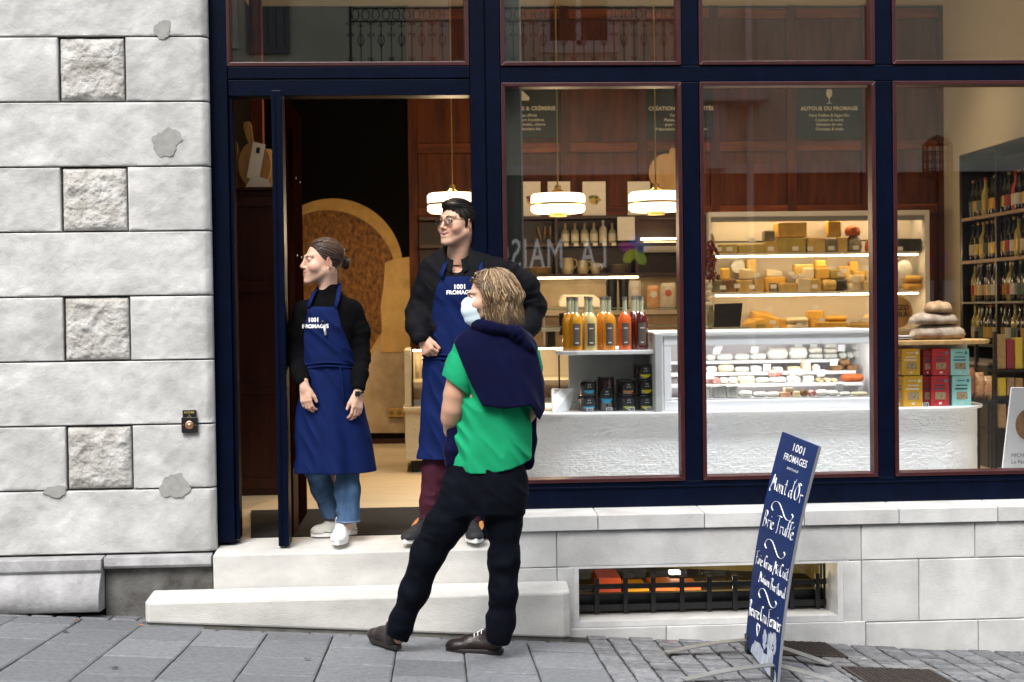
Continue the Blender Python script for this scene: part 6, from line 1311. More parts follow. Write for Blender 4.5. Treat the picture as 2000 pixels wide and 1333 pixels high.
def hand(wrist, d, s_, curl=(25,30,35), thumb=35, sc=1.0, skin=(.56,.345,.265), h=.0021, spread=.08, fist=False, arm=None, flip=1):
    """d: direction of the fingers, s_: sideways towards the thumb; the fingers curl towards d x s_"""
    wr = np.array(tuple(wrist), float); d = np.array(tuple(d), float); d /= np.linalg.norm(d); s_ = np.array(tuple(s_), float); s_ -= d*(s_@d); s_ /= np.linalg.norm(s_); n = np.cross(d, s_)*flip
    g = SDF(wr-np.array([.14]*3), wr+np.array([.14]*3)+np.minimum(d, 0)*0+d*.06, h)
    P = lambda a, b, c: wr+(d*a+s_*b+n*c)*sc
    for b in (-.026, -.009, .009, .025): g.op(rc(P(.018,b*.75,0), P(.078,b,-.002), .0135*sc, .0115*sc), .012)
    if arm is not None: g.op(rc(tuple(arm[0]), tuple(wr), arm[1], .021*sc), .02)
    g.op(rc(P(-.03,0,0), P(.02,0,0), .021*sc, .02*sc), .015); g.op(ell(P(.05,.018,.008), (.018*sc,)*3), .015)
    for b, L_, of in ((-.028,.062,-.006), (-.0095,.078,.0), (.0095,.084,.001), (.027,.074,-.003)):
        p = P(.084+of, b, -.002); ang = 0; dd = d; lat = s_*(b*spread*8)
        for k_, (fr_, rr_) in enumerate(((.44,.0092), (.31,.0084), (.25,.0074))):
            ang += rad(curl[k_])*(1+.25*(b < 0)); dr_ = d*math.cos(ang)+n*math.sin(ang)+lat*.12; dr_ = dr_/np.linalg.norm(dr_); q = p+dr_*L_*fr_*sc
            g.op(rc(p, q, rr_*sc, rr_*.93*sc), .003); p = q
    p = P(.028,.026,.006); ta = rad(thumb); t1 = d*math.cos(ta)+s_*math.sin(ta)*.9+n*.35; t1 /= np.linalg.norm(t1); q = p+t1*.040*sc; g.op(rc(p, q, .0135*sc, .0105*sc), .01)
    t2 = d*math.cos(ta*.4)+s_*math.sin(ta*.4)+n*.35; t2 /= np.linalg.norm(t2); r2 = q+t2*.030*sc; g.op(rc(q, r2, .0105*sc, .0085*sc), .004)
    V, Q = g.net(); rel = V-wr; along = rel@d; c = np.tile(np.array(skin), (len(V), 1)); c = c*(1+.06*vnoise(*(V.T*45))[:, None])
    c = lerp(c, (skin[0]*1.0, skin[1]*.72, skin[2]*.68), .4*sstep(.07, .13, along)); return V, Q, c
def core(prims, lo, hi, skin, h=.009):
    g = SDF(lo, hi, h)
    for p in prims: g.op(p, .02)
    V, Q = g.net(); return V, Q, np.tile(np.array(skin), (len(V), 1))
def wrap_text(parent, txt, size, target, c, mtl, name='lettering', off=.0022, dirv=(0,1,0), bold=.0):
    """flat lettering laid onto a curved garment, following its surface"""
    me = textmesh(txt, size, mtl, ext=0, name=name, bold=bold)
    bm = bmesh.new(); bm.from_mesh(me); bmesh.ops.triangulate(bm, faces=bm.faces); bmesh.ops.subdivide_edges(bm, edges=[e for e in bm.edges if e.calc_length() > size*.3], cuts=1); bm.to_mesh(me); bm.free()
    tree = BVHTree.FromPolygons([tuple(Vector(v.co)+org(target)) for v in target.data.vertices], [tuple(p.vertices) for p in target.data.polygons])
    for v in me.vertices:
        x, z = c[0]+v.co.x, c[2]+v.co.y; hit = tree.ray_cast(Vector((x, c[1]-.5, z)), Vector((0,1,0)))
        y = hit[0].y-off if hit[0] is not None else c[1]
        v.co = Vector((x, y, z))-org(parent)
    me.update(); return link(name, me, parent)
def shoe(parent, heel, yaw, L_, upper, sole, laces=None, toe=None, z0=0, pitch=0, wd=1.0, solh=.026, name='shoe', line=None, collar=.0):
    """heel: world point under the heel; yaw: 0 points to -y (the camera), positive turns towards -x"""
    R_ = Rz(-yaw) @ Rx(pitch); H0 = np.array(tuple(heel))
    def tw(V): V = np.atleast_2d(V); return np.stack([V[:,1], -V[:,0], V[:,2]], 1) @ R_.T+H0      # local x forward, y lateral
    g = SDF((-.03,-.07,-.01), (L_+.03,.07,.16), .0032); k = L_/.27
    g.op(ell((.205*k,0,.030), (.068*k,.043*wd,.034)), .02); g.op(rc((.045,0,.042), (.15*k,0,.040), .036, .036*wd), .03); g.op(rc((.045,0,.05), (.052,0,.100+collar), .036, .036), .03)
    g.op(rc((.075,0,.085), (.17*k,0,.055), .022, .022), .02); g.op(rc((.05,0,.09), (.05,0,.17), .026, .028), .006, '-'); g.cut(lambda X, Y, Z: solh*.6-Z+0*X+0*Y)
    V, Q = g.net(); Vw = tw(V); fc_ = V[Q].mean(1); mi = np.zeros(len(Q), int); mats = [upper]
    if toe: mats.append(toe); mi[(fc_[:,0] > .155*k) & (fc_[:,0]-.155*k > -(fc_[:,2]-.03))] = 1
    o = nppart(name, Vw, Q, mats, parent, mi=mi)
    ol = []
    for i in range(30):
        a = 2*math.pi*i/30; cx_ = .5*L_+.5*L_*math.cos(a)*1.02; w_ = np.interp(cx_/L_, [-.05,0,.15,.4,.7,.9,1.05], [.01,.027,.036,.035,.046,.034,.008])*wd; ol.append((cx_, w_*(1 if math.sin(a) >= 0 else -1)*abs(math.sin(a))**.45))
    m_ = MB().prism(ol, 0, solh, 'z'); m_.v = [tuple(p) for p in tw(np.array(m_.v))]; part('sole', m_, sole, o, bevel=.004)
    if line is not None:
        m_ = MB().tube([(x*1.0, y*1.02, solh*.75) for x, y in ol], .0022, 5, closed=True); m_.v = [tuple(p) for p in tw(np.array(m_.v))]; part('sole_line', m_, line, o)
    if laces:
        m_ = MB()
        for i in range(5):
            x = .095*k+i*.017*k; zc = .106-.009*i
            m_.tube([(x-.004,-.024,zc-.014),(x,-.012,zc),(x+.004,.012,zc),(x,.024,zc-.014)], .0028, 5)
        m_.v = [tuple(p) for p in tw(np.array(m_.v))]; lc = part('laces', m_, laces, o, True); lc['kind'] = 'stuff'
    return o
nppart('rough_front', RFV, RFQ, ROUGH, fc)
# ================================================================== people
BLK_KNIT = mat('black_knit', (.0028,.0028,.0035), .95, spec=.08, bump=.06, bscale=500); BLK_SHIRT = mat('black_shirt', (.0038,.0042,.006), .8, spec=.12, bump=.05, bscale=500)
APRON = mat('royal_blue_apron', (.0020,.011,.078), .82, spec=.15, noise=.3, nscale=9, bump=.06, bscale=600, detail=5)
NAVYK = mat('navy_jumper', (.0035,.0045,.028), .95, spec=.08, sheen=.05, noise=.3, nscale=12, bump=.07, bscale=600)
GREEN = mat('green_polo', (.006,.30,.13), .85, spec=.2, noise=.16, nscale=8, bump=.05, bscale=600)
DENIM_D = mat('dark_denim', (.0022,.0034,.0085), .85, spec=.1, noise=.55, nscale=14, bump=.08, bscale=500); DENIM = mat('blue_denim', (.075,.145,.27), .85, spec=.2, noise=.55, nscale=13, col2=(.028,.06,.125), bump=.1, bscale=500, detail=8, stretch=(1,1,.4))
BURG = mat('burgundy_cotton', (.055,.010,.022), .85, spec=.2, noise=.25, nscale=10, bump=.2, bscale=300)
WCAN = mat('white_canvas', (.78,.78,.77), .75, noise=.06, bump=.2, bscale=400); WRUB = mat('white_rubber', (.8,.8,.79), .5); TANL = mat('tan_leather', (.45,.18,.05), .55, noise=.2); BLKC = mat('black_canvas', (.010,.010,.013), .75)
BRNL = mat('dark_brown_leather', (.014,.006,.006), .35, noise=.5, nscale=16, bump=.2, bscale=120); WPRINT = mat('white_print', (.8,.8,.82), .7)
def L2(px, py, Y): v = W(px, py, Y); return (v.x, v.y, v.z)
def station(px, py, hw, Y, dep, dy=0.): v = W(px, py, Y); return (v.x, Y+dy, v.z, hw*scl(Y), dep)
def chainrc(g, pts, k=.03, **kw):
    for i in range(len(pts)-1):
        (p, r0), (q, r1) = pts[i], pts[i+1]; g.op(rc(p, q, r0, r1, **kw), k)
def bandloft(st, th, z0, z1, fold=0): pass
def nppolyq(pts, Y): return [(W(a, b, Y).x, W(a, b, Y).z) for a, b in pts]
rnd7 = random.Random(42)
# ---------------------------------------------------------------- woman
def woman():
    Y = .03; skin = (.64,.405,.30); hx_ = W(640, 1060, -.1)
    H = Head(L2(629, 513, Y-.02), rad(66), rad(-2), 0, 1.0)
    nk = L2(640, 588, Y+.01)
    hv = H.build(True, .7, False, .050, .93, 1.0, skin, .6, nk)
    pr = [loft([station(645,592,40,Y,.06), station(640,640,48,Y,.08), station(640,700,38,Y,.075), station(640,770,44,Y,.09)]),
          rc(L2(640,590,Y+.02), L2(648,570,Y+.03), .05, .045), rc(L2(690,610,Y), L2(702,700,Y+.03), .038, .03), rc(L2(702,700,Y+.0), L2(699,765,Y-.12), .03, .022),
          rc(L2(592,608,Y), L2(580,700,Y+.05), .038, .03), rc(L2(580,700,Y+.0), L2(594,752,Y-.14), .03, .022), rc(L2(618,790,Y), L2(650,1010,Y+.15), .07, .035), rc(L2(668,790,Y), L2(674,1022,Y-.02), .07, .035)]
    bd = core(pr, (hx_.x-.35,-.3,.5), (hx_.x+.35,.4,2.0), skin)
    wl = L2(699,768,Y-.125); wr = L2(595,755,Y-.145)
    h1 = hand(wl, (-.08,-.15,-1), (-.75,-.6,0), (14,26,26), 22, .93, skin, arm=(L2(701,748,Y-.10), .024)); h2 = hand(wr, (.12,-.1,-1), (.85,-.5,0), (18,28,28), 24, .93, skin, arm=(L2(590,738,Y-.12), .024), flip=-1)
    V, Q, C_ = joinm(hv, bd, h1, h2); base = Vector((hx_.x, 0, Z0))
    root = link('person', meshnp('person', V, Q, SKIN, C_, loc=tuple(base)), None, base); tag(root, 'young woman in black jumper and long blue apron, hair tied back, leaning in the doorway', 'person')
    H.eyes(root, (.12,.09,.05))
    # black jumper
    g = SDF((hx_.x-.32,-.25,1.0), (hx_.x+.33,.32,1.92), .0042); kw = dict(fold=.006, wl=.035)
    g.op(loft([station(641,556,21,Y+.005,.058), station(641,572,25,Y+.005,.062), station(642,580,31,Y+.005,.066), station(643,588,44,Y,.075), station(640,604,57,Y,.092), station(640,640,56,Y,.105), station(640,680,48,Y,.098), station(641,712,47,Y,.098), station(642,745,52,Y,.108)], fold=.004, wl=.06), .02)
    chainrc(g, [(L2(690,607,Y+.01),.050), (L2(704,650,Y+.02),.046), (L2(706,700,Y+.0),.041), (L2(704,730,Y-.06),.037), (L2(700,757,Y-.115),.035)], .035, **kw)
    chainrc(g, [(L2(592,607,Y+.01),.050), (L2(579,650,Y+.02),.046), (L2(578,700,Y-.0),.041), (L2(584,726,Y-.07),.037), (L2(592,744,Y-.13),.034)], .035, **kw)
    for a, b in ((L2(700,754,Y-.11), L2(698,790,Y-.16)), (L2(592,742,Y-.125), L2(598,770,Y-.17))): g.op(rc(a, b, .026, .026), .004, '-')
    g.op(rc(L2(622,548,Y-.06), L2(647,540,Y+.02), .050, .05), .006, '-')
    Vj, Qj = g.net(); nppart('jumper', Vj, Qj, BLK_KNIT, root)
    # apron bib
    ys_ = Y-.02
    gb = SDF((hx_.x-.22,-.25,1.2), (hx_.x+.22,.2,1.85), .0042)
    gb.op(loft([station(643,588,49,Y,.088), station(640,604,62,Y,.105), station(640,640,61,Y,.120), station(640,680,53,Y,.115), station(641,712,52,Y,.115), station(642,745,54,Y,.118)], fold=.007, wl=.06), .02)
    pg = nppolyq([(601,599),(658,600),(668,640),(680,670),(693,706),(692,724),(592,724),(592,690),(593,650)], Y-.11)
    gb.cut(lambda X, Yv, Z: np.maximum(poly2(pg, X, Z), Yv-(Y-.03)), .006); Vb, Qb = gb.net(); ap = nppart('apron', Vb, Qb, APRON, root)
    # skirt
    def pleat(an, Z): k = np.clip((1.36-Z)/.5, 0, 1); return k*(.060*np.sin(an*5+1.2+Z*2)+.045*np.sin(an*9+.5+Z))
    gs2 = SDF((hx_.x-.32,-.33,.8), (hx_.x+.35,.30,1.50), .0045)
    gs2.op(loft([station(641,706,48,Y,.115), station(642,722,51,Y,.12), station(643,760,56,Y,.128), station(648,830,68,Y,.145), station(655,921,73,Y,.155)], e=2.1, fold=.008, wl=.11, seed=8, pleat=pleat), .02)
    gs2.op(loft([station(643,780,52,Y,.11), station(648,840,62,Y,.13), station(655,960,71,Y,.152)], e=2.1, pleat=pleat), .01, '-'); gs2.cut(lambda X, Yv, Z: Yv-(Y+.12)+0*X+0*Z)
    V_, Q_ = gs2.net(); sk_ = nppart('apron_skirt', V_, Q_, APRON, root)
    # waist tie, pocket fold, straps
    def ellring(px0, py, hw, dep, Y_, n=40, a0=math.pi, a1=2*math.pi): c = W(px0, py, Y_); return [(c.x+hw*scl(Y_)*math.cos(a), Y_+dep*math.sin(a), c.z+.006*math.sin(3*a)) for a in [a0+(a1-a0)*i/n for i in range(n+1)]]
    part('waist_tie', MB().tube(ellring(641,709,50,.122,Y), .013, 8, flat=.5), APRON, root, True); part('waist_tie', MB().tube(ellring(642,716,51,.127,Y), .010, 8, flat=.5), APRON, root, True)
    part('tie_end', MB().tube([L2(664,716,Y-.118),L2(668,740,Y-.128),L2(671,770,Y-.135),L2(672,790,Y-.138)], .013, 8, flat=.25), APRON, root, True)
    part('strap', MB().tube([L2(602,600,Y-.105),L2(607,585,Y-.085),L2(613,572,Y-.055),L2(622,563,Y-.02)], .012, 8, flat=.25), APRON, root, True)
    part('strap', MB().tube([L2(655,602,Y-.11),L2(659,585,Y-.09),L2(662,568,Y-.055),L2(663,556,Y-.005),L2(655,552,Y+.04)], .013, 8, flat=.25), APRON, root, True)
    c = W(616, 630, Y-.12); wrap_text(ap, '1001', .030, ap, (W(612,629,Y-.12).x, Y-.12, W(612,629,Y-.12).z), WPRINT, bold=.0012); wrap_text(ap, 'FROMAGES', .0265, ap, (W(616,640,Y-.12).x, Y-.12, W(616,641,Y-.12).z), WPRINT, bold=.0012)
    pn = part('pen', MB().tube([L2(632,630,Y-.135),L2(636,655,Y-.135)], .006, 8), WPRINT, root, True); part('pen_cap', MB().tube([L2(630,626,Y-.136),L2(632,634,Y-.137)], .008, 8), BLKM, pn, True)
    # watch, bracelet, cuff buttons
    wt_ = part('watch', MB().tube([tuple(np.array(wl)+np.array([.027*math.cos(a),.024*math.sin(a),.006*math.cos(a)-.002])) for a in [i*6.283/16 for i in range(16)]], .008, 6, closed=True, flat=.5), BLKM, root, True)
    part('watch_face', MB().box(wl[0]-.013, wl[1]-.035, wl[2]-.014, wl[0]+.013, wl[1]-.026, wl[2]+.012), BLKM, wt_, bevel=.003)
    # jeans
    g = SDF((hx_.x-.3,-.3,.5), (hx_.x+.3,.45,1.3), .0045)
    chainrc(g, [(L2(618,800,Y),.095), (L2(616,905,Y),.070), (L2(630,955,Y+.09),.056), (L2(650,1006,Y+.13),.052)], .03, fold=.005, wl=.04)
    chainrc(g, [(L2(664,800,Y),.095), (L2(677,905,Y),.064), (L2(679,960,Y-.02),.061), (L2(680,1014,Y-.02),.061)], .03, fold=.005, wl=.05)
    for a, b in ((L2(651,1006,Y+.13), L2(656,1030,Y+.13)), (L2(680,1010,Y-.02), L2(680,1040,Y-.02))): g.op(rc(a, b, .048, .048), .004, '-')
    zc_ = W(680,1020,Y-.02).z; g.cut(lambda X, Yv, Z: zc_+.0-Z+.15*(Yv-.0)*0+0*X); V_, Q_ = g.net(); nppart('jeans', V_, Q_, DENIM, root)
    hm = W(680,1019,Y-.02); part('hem', MB().tube([(hm.x+.0605*math.cos(a), Y-.02+.0605*math.sin(a), hm.z+.004) for a in [i*6.283/24 for i in range(24)]], .0045, 6, closed=True), mat('pale_denim', (.16,.25,.38), .85, noise=.5, nscale=60), root, True)
    # shoes: front one points at the camera, back one points left
    a = W(671, 1042, .06); shoe(root, (a.x, .085, Z0+.012), rad(4), .25, WCAN, WRUB, WCAN, line=None, wd=1.0, pitch=rad(0), solh=.032)
    a = W(699, 1030, .13); shoe(root, (a.x-.01, .19, Z0+.014), rad(74), .245, mat('offwhite_canvas', (.55,.54,.50), .8, bump=.2), WRUB, mat('offwhite_canvas', (.6,.6,.57), .8), line=NAVY, solh=.034, collar=-.01)
    # ankles
    part('ankle', MB().tube([L2(675,1012,-.0),L2(674,1030,.03)], .036, 12), SKIN_FLAT, root, True)
    # hair pulled back into a small bun
    g = SDF((-.11,-.13,-.11), (.11,.17,.15), .0024); g.op(ell((0,.021,.040), (.081,.099,.088)), .01)
    g.cut(lambda X, Yv, Z: np.maximum((-.070+(.088-Z)*.62)-Yv, (-.055+.0*Yv)-Z-.35*np.maximum(Yv-.03,0)*-1)+0*X, .006)
    g.op(rc((0,.10,.0), (.0,.125,-.005), .022, .024), .015); V_, Q_ = g.net(); cap_c = np.tile(np.array([.050,.026,.018]), (len(V_), 1)); capv = (H.w(V_), Q_, cap_c)
    B = np.array([.0,.125,.0]); Cc = np.array([0,.021,.040]); Rr = np.array([.083,.101,.0905])
    def path(p, n):
        P = [p]
        for i in range(n):
            t = B-p; L_ = np.linalg.norm(t)
            if L_ < .02: break
            p = p+t/L_*.013; q = (p-Cc)/Rr; m2 = np.linalg.norm(q); p = Cc+q/m2*Rr*(1.0+.008*math.sin(i*.7)) if (p[1] < .11 and L_ > .035) else p; P.append(p)
        return np.array(P)
    roots = []
    while len(roots) < 620:
        v = np.array([rnd7.gauss(0,1) for _ in range(3)]); v /= np.linalg.norm(v); p = Cc+v*Rr
        if p[1] > (-.066+(.088-p[2])*.62) and p[2] > -.045 and p[1] < .10: roots.append(p)
    sv = strands(H, roots, path, 16, .0034, [(.075,.040,.026),(.045,.024,.017),(.11,.065,.042),(.060,.032,.022)], rnd7)
    def bunp(p, n): a0 = p[0]; R0 = .020+.012*p[1]; ax2 = p[2]; return np.array([[R0*math.cos(a0+i*.42)*(1), .130+.010*math.sin(ax2+i*.3), .002+R0*math.sin(a0+i*.42)] for i in range(n)])
    bv_ = strands(H, [(rnd7.uniform(0,6.28), rnd7.random(), rnd7.uniform(0,6.28)) for _ in range(70)], bunp, 12, .0036, [(.05,.028,.02),(.03,.016,.012)], rnd7)
    lo_v = strands(H, [(rnd7.uniform(-.035,.055), .085+rnd7.uniform(-.02,.02), -.035+rnd7.uniform(-.02,.01)) for _ in range(16)], lambda p, n: np.array([p+np.array([.001*i*math.sin(i+p[0]*90), .0018*i*p[1]*6, -.0065*i]) for i in range(9)]), 9, .0016, [(.09,.05,.035)], rnd7)
    V_, Q_, C2 = joinm(capv, sv, bv_, lo_v); nppart('hair', V_, Q_, HAIRM, root, C2)
    for q in (-1, 1):
        H.lt('eyebrow', MB().tube([(q*.014,-.0935,.0270),(q*.028,-.0915,.0300),(q*.046,-.079,.0255)], [.0015,.0019,.0008], 6, flat=.5), BROWN_H, root)
    H.lt('earring', MB().sphere((.0835,.004,-.030), .0045, 10), WPRINT, root)
SKIN_FLAT = mat('skin_plain', (.56,.34,.27), .5, sss=.1); BROWN_H = mat('brown_brow', (.07,.035,.022), .8); BLACK_H = mat('black_brow', (.012,.008,.007), .8)
woman()
# ---------------------------------------------------------------- man in glasses
def man():
    Y = .04; skin = (.63,.385,.275); bx = W(893, 1060, 0)
    H = Head(L2(893, 438, Y-.02), rad(45), rad(-3), rad(0), 1.02); nk = L2(893, 530, Y+.03)
    hv = H.build(False, 1.0, True, .057, 1.08, 1.0, skin, .75, nk)
    pr = [loft([station(900,530,60,Y,.08), station(905,600,62,Y,.10), station(900,700,58,Y,.10), station(900,800,62,Y,.11)]), rc(L2(893,535,Y+.03), L2(893,500,Y+.03), .06, .057),
          rc(L2(840,535,Y), L2(815,608,Y+.1), .05, .04), rc(L2(815,608,Y+.1), L2(824,662,Y-.09), .026, .02), rc(L2(995,535,Y), L2(1045,600,Y+.1), .05, .04), rc(L2(1045,600,Y+.1), L2(1000,672,Y-.05), .04, .028),
          rc(L2(868,820,Y), L2(842,1035,Y), .08, .045), rc(L2(932,820,Y), L2(925,1030,Y), .08, .045)]
    bd = core(pr, (bx.x-.45,-.3,.5), (bx.x+.55,.4,2.2), skin)
    wr = L2(823,658,Y-.12); h1 = hand(wr, (.42,-.25,-.85), (.55,-.5,.4), (50,75,45), 20, 1.05, skin, arm=(L2(819,643,Y-.06), .026), flip=-1)
    V, Q, C_ = joinm(hv, bd, h1); base = Vector((bx.x, 0, Z0)); root = link('person', meshnp('person', V, Q, SKIN, C_, loc=tuple(base)), None, base)
    tag(root, 'smiling dark-haired man in glasses, black shirt and blue apron, hands on hips on the step', 'person'); H.eyes(root, (.06,.035,.02))
    # shirt
    g = SDF((bx.x-.40,-.30,1.30), (bx.x+.55,.36,2.10), .0045); kw = dict(fold=.009, wl=.038)
    g.op(loft([station(899,481,30,Y+.035,.068), station(901,490,46,Y+.03,.076), station(905,501,68,Y+.02,.088), station(908,514,79,Y+.01,.102), station(908,545,82,Y,.120), station(906,600,76,Y,.135), station(902,680,68,Y,.135), station(901,730,68,Y,.135)], fold=.006, wl=.07), .02)
    chainrc(g, [(L2(850,533,Y+.01),.068), (L2(830,570,Y+.03),.058), (L2(815,608,Y+.03),.052), (L2(815,636,Y-.07),.052), (L2(822,661,Y-.12),.046)], .045, **kw)
    chainrc(g, [(L2(980,530,Y+.01),.074), (L2(1024,558,Y+.04),.065), (L2(1042,600,Y+.08),.062), (L2(1032,635,Y+.03),.056), (L2(1000,672,Y-.05),.048)], .045, **kw)
    g.op(rc(L2(823,662,Y-.11), L2(828,690,Y-.15), .034, .034), .004, '-'); g.op(rc(L2(890,528,Y-.12), L2(894,480,Y+.02), .030, .066), .006, '-'); g.op(rc(L2(893,512,Y-.06), L2(894,470,Y+.03), .060, .072), .006, '-')
    V_, Q_ = g.net(); nppart('shirt', V_, Q_, BLK_SHIRT, root)
    cc_ = W(897, 493, Y+.03)
    for q in (-1, 1):
        def colf(u, v, q=q):
            ph = rad(14)+u*rad(166); c0, s0 = math.cos(ph), math.sin(ph)*q; f_ = (1+c0)/2; R_ = .068+.030*v+.012*f_*v; h = (.042+.030*math.exp(-((ph-rad(20))/rad(16))**2))*v
            R_ = R_+.010; return (cc_.x-.002+(R_)*s0-.012*f_, cc_.y-(R_*.98)*c0-.038*f_*f_, cc_.z+.066-.112*f_**1.4-h)
        o_ = part('collar', MB().grid(colf, 18, 5), BLK_SHIRT, root, True); sm_ = o_.modifiers.new('thickness', 'SOLIDIFY'); sm_.thickness = .004
    part('placket', MB().tube([L2(889,541,Y-.125),L2(892,552,Y-.128)], .010, 6, flat=.4), BLK_SHIRT, root, True); part('button', MB().sphere(L2(891,538,Y-.136), .005, 8), BLKM, root, True)
    # apron
    gb = SDF((bx.x-.3,-.30,1.3), (bx.x+.3,.2,2.0), .0045)
    gb.op(loft([station(902,530,60,Y,.12), station(905,560,72,Y,.143), station(905,610,72,Y,.152), station(902,670,68,Y,.150), station(901,730,70,Y,.152)], fold=.009, wl=.07, e=2.1, seed=15), .02)
    pg = nppolyq([(860,540),(938,541),(950,570),(962,610),(972,690),(972,730),(830,730),(836,690),(840,640),(846,590),(852,565)], Y-.14)
    gb.cut(lambda X, Yv, Z: np.maximum(poly2(pg, X, Z), Yv-(Y-.03)), .006); Vb, Qb = gb.net(); ap = nppart('apron', Vb, Qb, APRON, root)
    def pleat(an, Z): k = np.clip((1.45-Z)/.5, 0, 1); return k*(.055*np.sin(an*5+2.2+Z*1.5)+.035*np.sin(an*11+.5+Z))
    g = SDF((bx.x-.32,-.33,.85), (bx.x+.33,.30,1.62), .0048)
    g.op(loft([station(901,694,70,Y,.152), station(901,720,72,Y,.155), station(900,790,76,Y,.158), station(900,893,82,Y,.165)], e=2.1, fold=.009, wl=.11, seed=18, pleat=pleat), .02)
    g.op(loft([station(900,760,66,Y,.14), station(900,820,70,Y,.14), station(900,930,76,Y,.15)], e=2.1, pleat=pleat), .01, '-'); g.cut(lambda X, Yv, Z: Yv-(Y+.12)+0*X+0*Z)
    V_, Q_ = g.net(); nppart('apron_skirt', V_, Q_, APRON, root)
    def ring(py, hw, dep): c = W(901, py, Y); return [(c.x+hw*scl(Y)*math.cos(a), Y+dep*math.sin(a), c.z+.008*math.sin(2*a)) for a in [math.pi*(1+i/40) for i in range(41)]]
    part('waist_tie', MB().tube(ring(694,72,.158), .014, 8, flat=.5), APRON, root, True); part('waist_tie', MB().tube(ring(702,73,.162), .011, 8, flat=.5), APRON, root, True)
    part('strap', MB().tube([L2(862,542,Y-.135),L2(864,530,Y-.12),L2(869,517,Y-.09),L2(874,507,Y-.05)], .013, 8, flat=.25), APRON, root, True)
    part('strap', MB().tube([L2(936,543,Y-.14),L2(939,525,Y-.115),L2(938,508,Y-.07),L2(932,495,Y-.02),L2(922,488,Y+.03)], .013, 8, flat=.25), APRON, root, True)
    for t, py, sz in (('1001', 564.5, .033), ('FROMAGES', 575, .0285)):
        c = W(898 if t == '1001' else 899, py, Y-.15); wrap_text(ap, t, sz, ap, (c.x, Y-.15, c.z), WPRINT, bold=.0012)
    # trousers
    g = SDF((bx.x-.3,-.25,.52), (bx.x+.3,.3,1.35), .0048)
    chainrc(g, [(L2(868,830,Y),.105), (L2(856,915,Y-.01),.078), (L2(846,980,Y),.066), (L2(841,1026,Y),.060)], .03, fold=.007, wl=.04); chainrc(g, [(L2(930,830,Y),.105), (L2(930,915,Y-.01),.078), (L2(926,980,Y),.066), (L2(922,1026,Y),.058)], .03, fold=.009, wl=.032)
    zc_ = W(880,1034,Y).z; g.cut(lambda X, Yv, Z: zc_-Z+0*X+0*Yv); V_, Q_ = g.net(); nppart('trousers', V_, Q_, BURG, root)
    a = W(920,1048,0); shoe(root, (a.x, .09, Z0+.012), rad(-4), .285, BLKC, WRUB, BLKC, solh=.03, wd=1.1); shoe_p = W(845,1048,0); shoe(root, (shoe_p.x, .08, Z0+.012), rad(30), .285, BLKC, WRUB, BLKC, solh=.03, wd=1.1)
    for px, yw in ((920,-4), (845,30)):
        a = W(px,1048,0); 
        for q in (-1, 1):
            R_ = Rz(-rad(yw)); pts = np.array([(.155,q*.040,.05),(.12,q*.047,.062),(.09,q*.046,.083),(.075,q*.038,.10)]); P = np.stack([pts[:,1],-pts[:,0],pts[:,2]],1) @ R_.T+np.array([a.x,.085,Z0+.012])
            part('tan_panel', MB().tube([tuple(p) for p in P], [.008,.013,.013,.009], 8, flat=.35), TANL, root, True)
    # glasses
    G_ = mat('glasses_frame', (.012,.008,.007), .25)
    for q in (-1, 1):
        rim = [(q*.0345+.0235*math.copysign(abs(math.cos(t))**.75, math.cos(t)), -.1035+abs(.0235*math.cos(t)+.0)*(.12 if math.cos(t)*q > 0 else .0), .006+.0185*math.copysign(abs(math.sin(t))**.8, math.sin(t))) for t in [i*6.283/28 for i in range(28)]]
        e = H.lt('glasses_rim', MB().tube(rim, .0019, 6, closed=True), G_, root); H.lt('lens', MB().add([(q*.0345,-.103,.006)]+rim, [(0, i+1, (i+1)%28+1) for i in range(28)]), CLEAR, root)
        H.lt('temple_arm', MB().tube([(q*.058,-.099,.014),(q*.075,-.075,.015),(q*.083,-.02,.014),(q*.084,.012,.012),(q*.084,.028,-.006)], .0019, 6), G_, root)
    H.lt('bridge', MB().tube([(-.012,-.1035,.010),(0,-.1065,.013),(.012,-.1035,.010)], .0019, 6), G_, root)
    H.lt('teeth', MB().grid(lambda u, v: ((u-.5)*.046, -.0925+14*((u-.5)*.046)**2, -.0545-.0085*v+.008*((u-.5)*2)**2), 12, 2), mat('tooth_white', (.75,.72,.66), .3), root)
    # short dark hair with a quiff
    g = SDF((-.11,-.13,-.11), (.11,.15,.17), .0026); g.op(ell((0,.020,.040), (.082,.099,.088)), .01); g.op(ell((0,-.030,.096), (.058,.056,.026)), .03)
    g.cut(lambda X, Yv, Z: np.maximum((-.088+np.maximum(.088-Z, 0)*.80)-Yv, -.060-Z)+0*X, .006)
    V_, Q_ = g.net(); capv = (H.w(V_), Q_, np.tile(np.array([.010,.007,.006]), (len(V_), 1)))
    Cc = np.array([0,.020,.040]); Rr = np.array([.083,.100,.089])
    tr_ = shellpath(V_, Q_)
    def vf(p, i): return np.array([-.55*(p[0] < .03)+.1, .8, -.1])+np.array([math.sin(p[0]*70), 0, 0])*.25 if p[2] > .08 else np.array([0, .75, -.75])
    path = combed(tr_, vf, 9, .0075, .0022)
    roots = []
    while len(roots) < 1500:
        v = np.array([rnd7.gauss(0,1) for _ in range(3)]); v /= np.linalg.norm(v); hh = tr_.ray_cast(Vector(Cc+v*.25), Vector(-v))
        if hh[0] is None: continue
        p = np.array(hh[0])
        if p[2] > -.05 and p[1] > (-.098+max(.088-p[2],0)*.80) and not (abs(p[0]) > .06 and -.02 < p[1] < .035 and p[2] < .03): roots.append(p)
    sv = strands(H, roots, path, 7, .0021, [(.016,.011,.009),(.009,.006,.005),(.028,.020,.016)], rnd7)
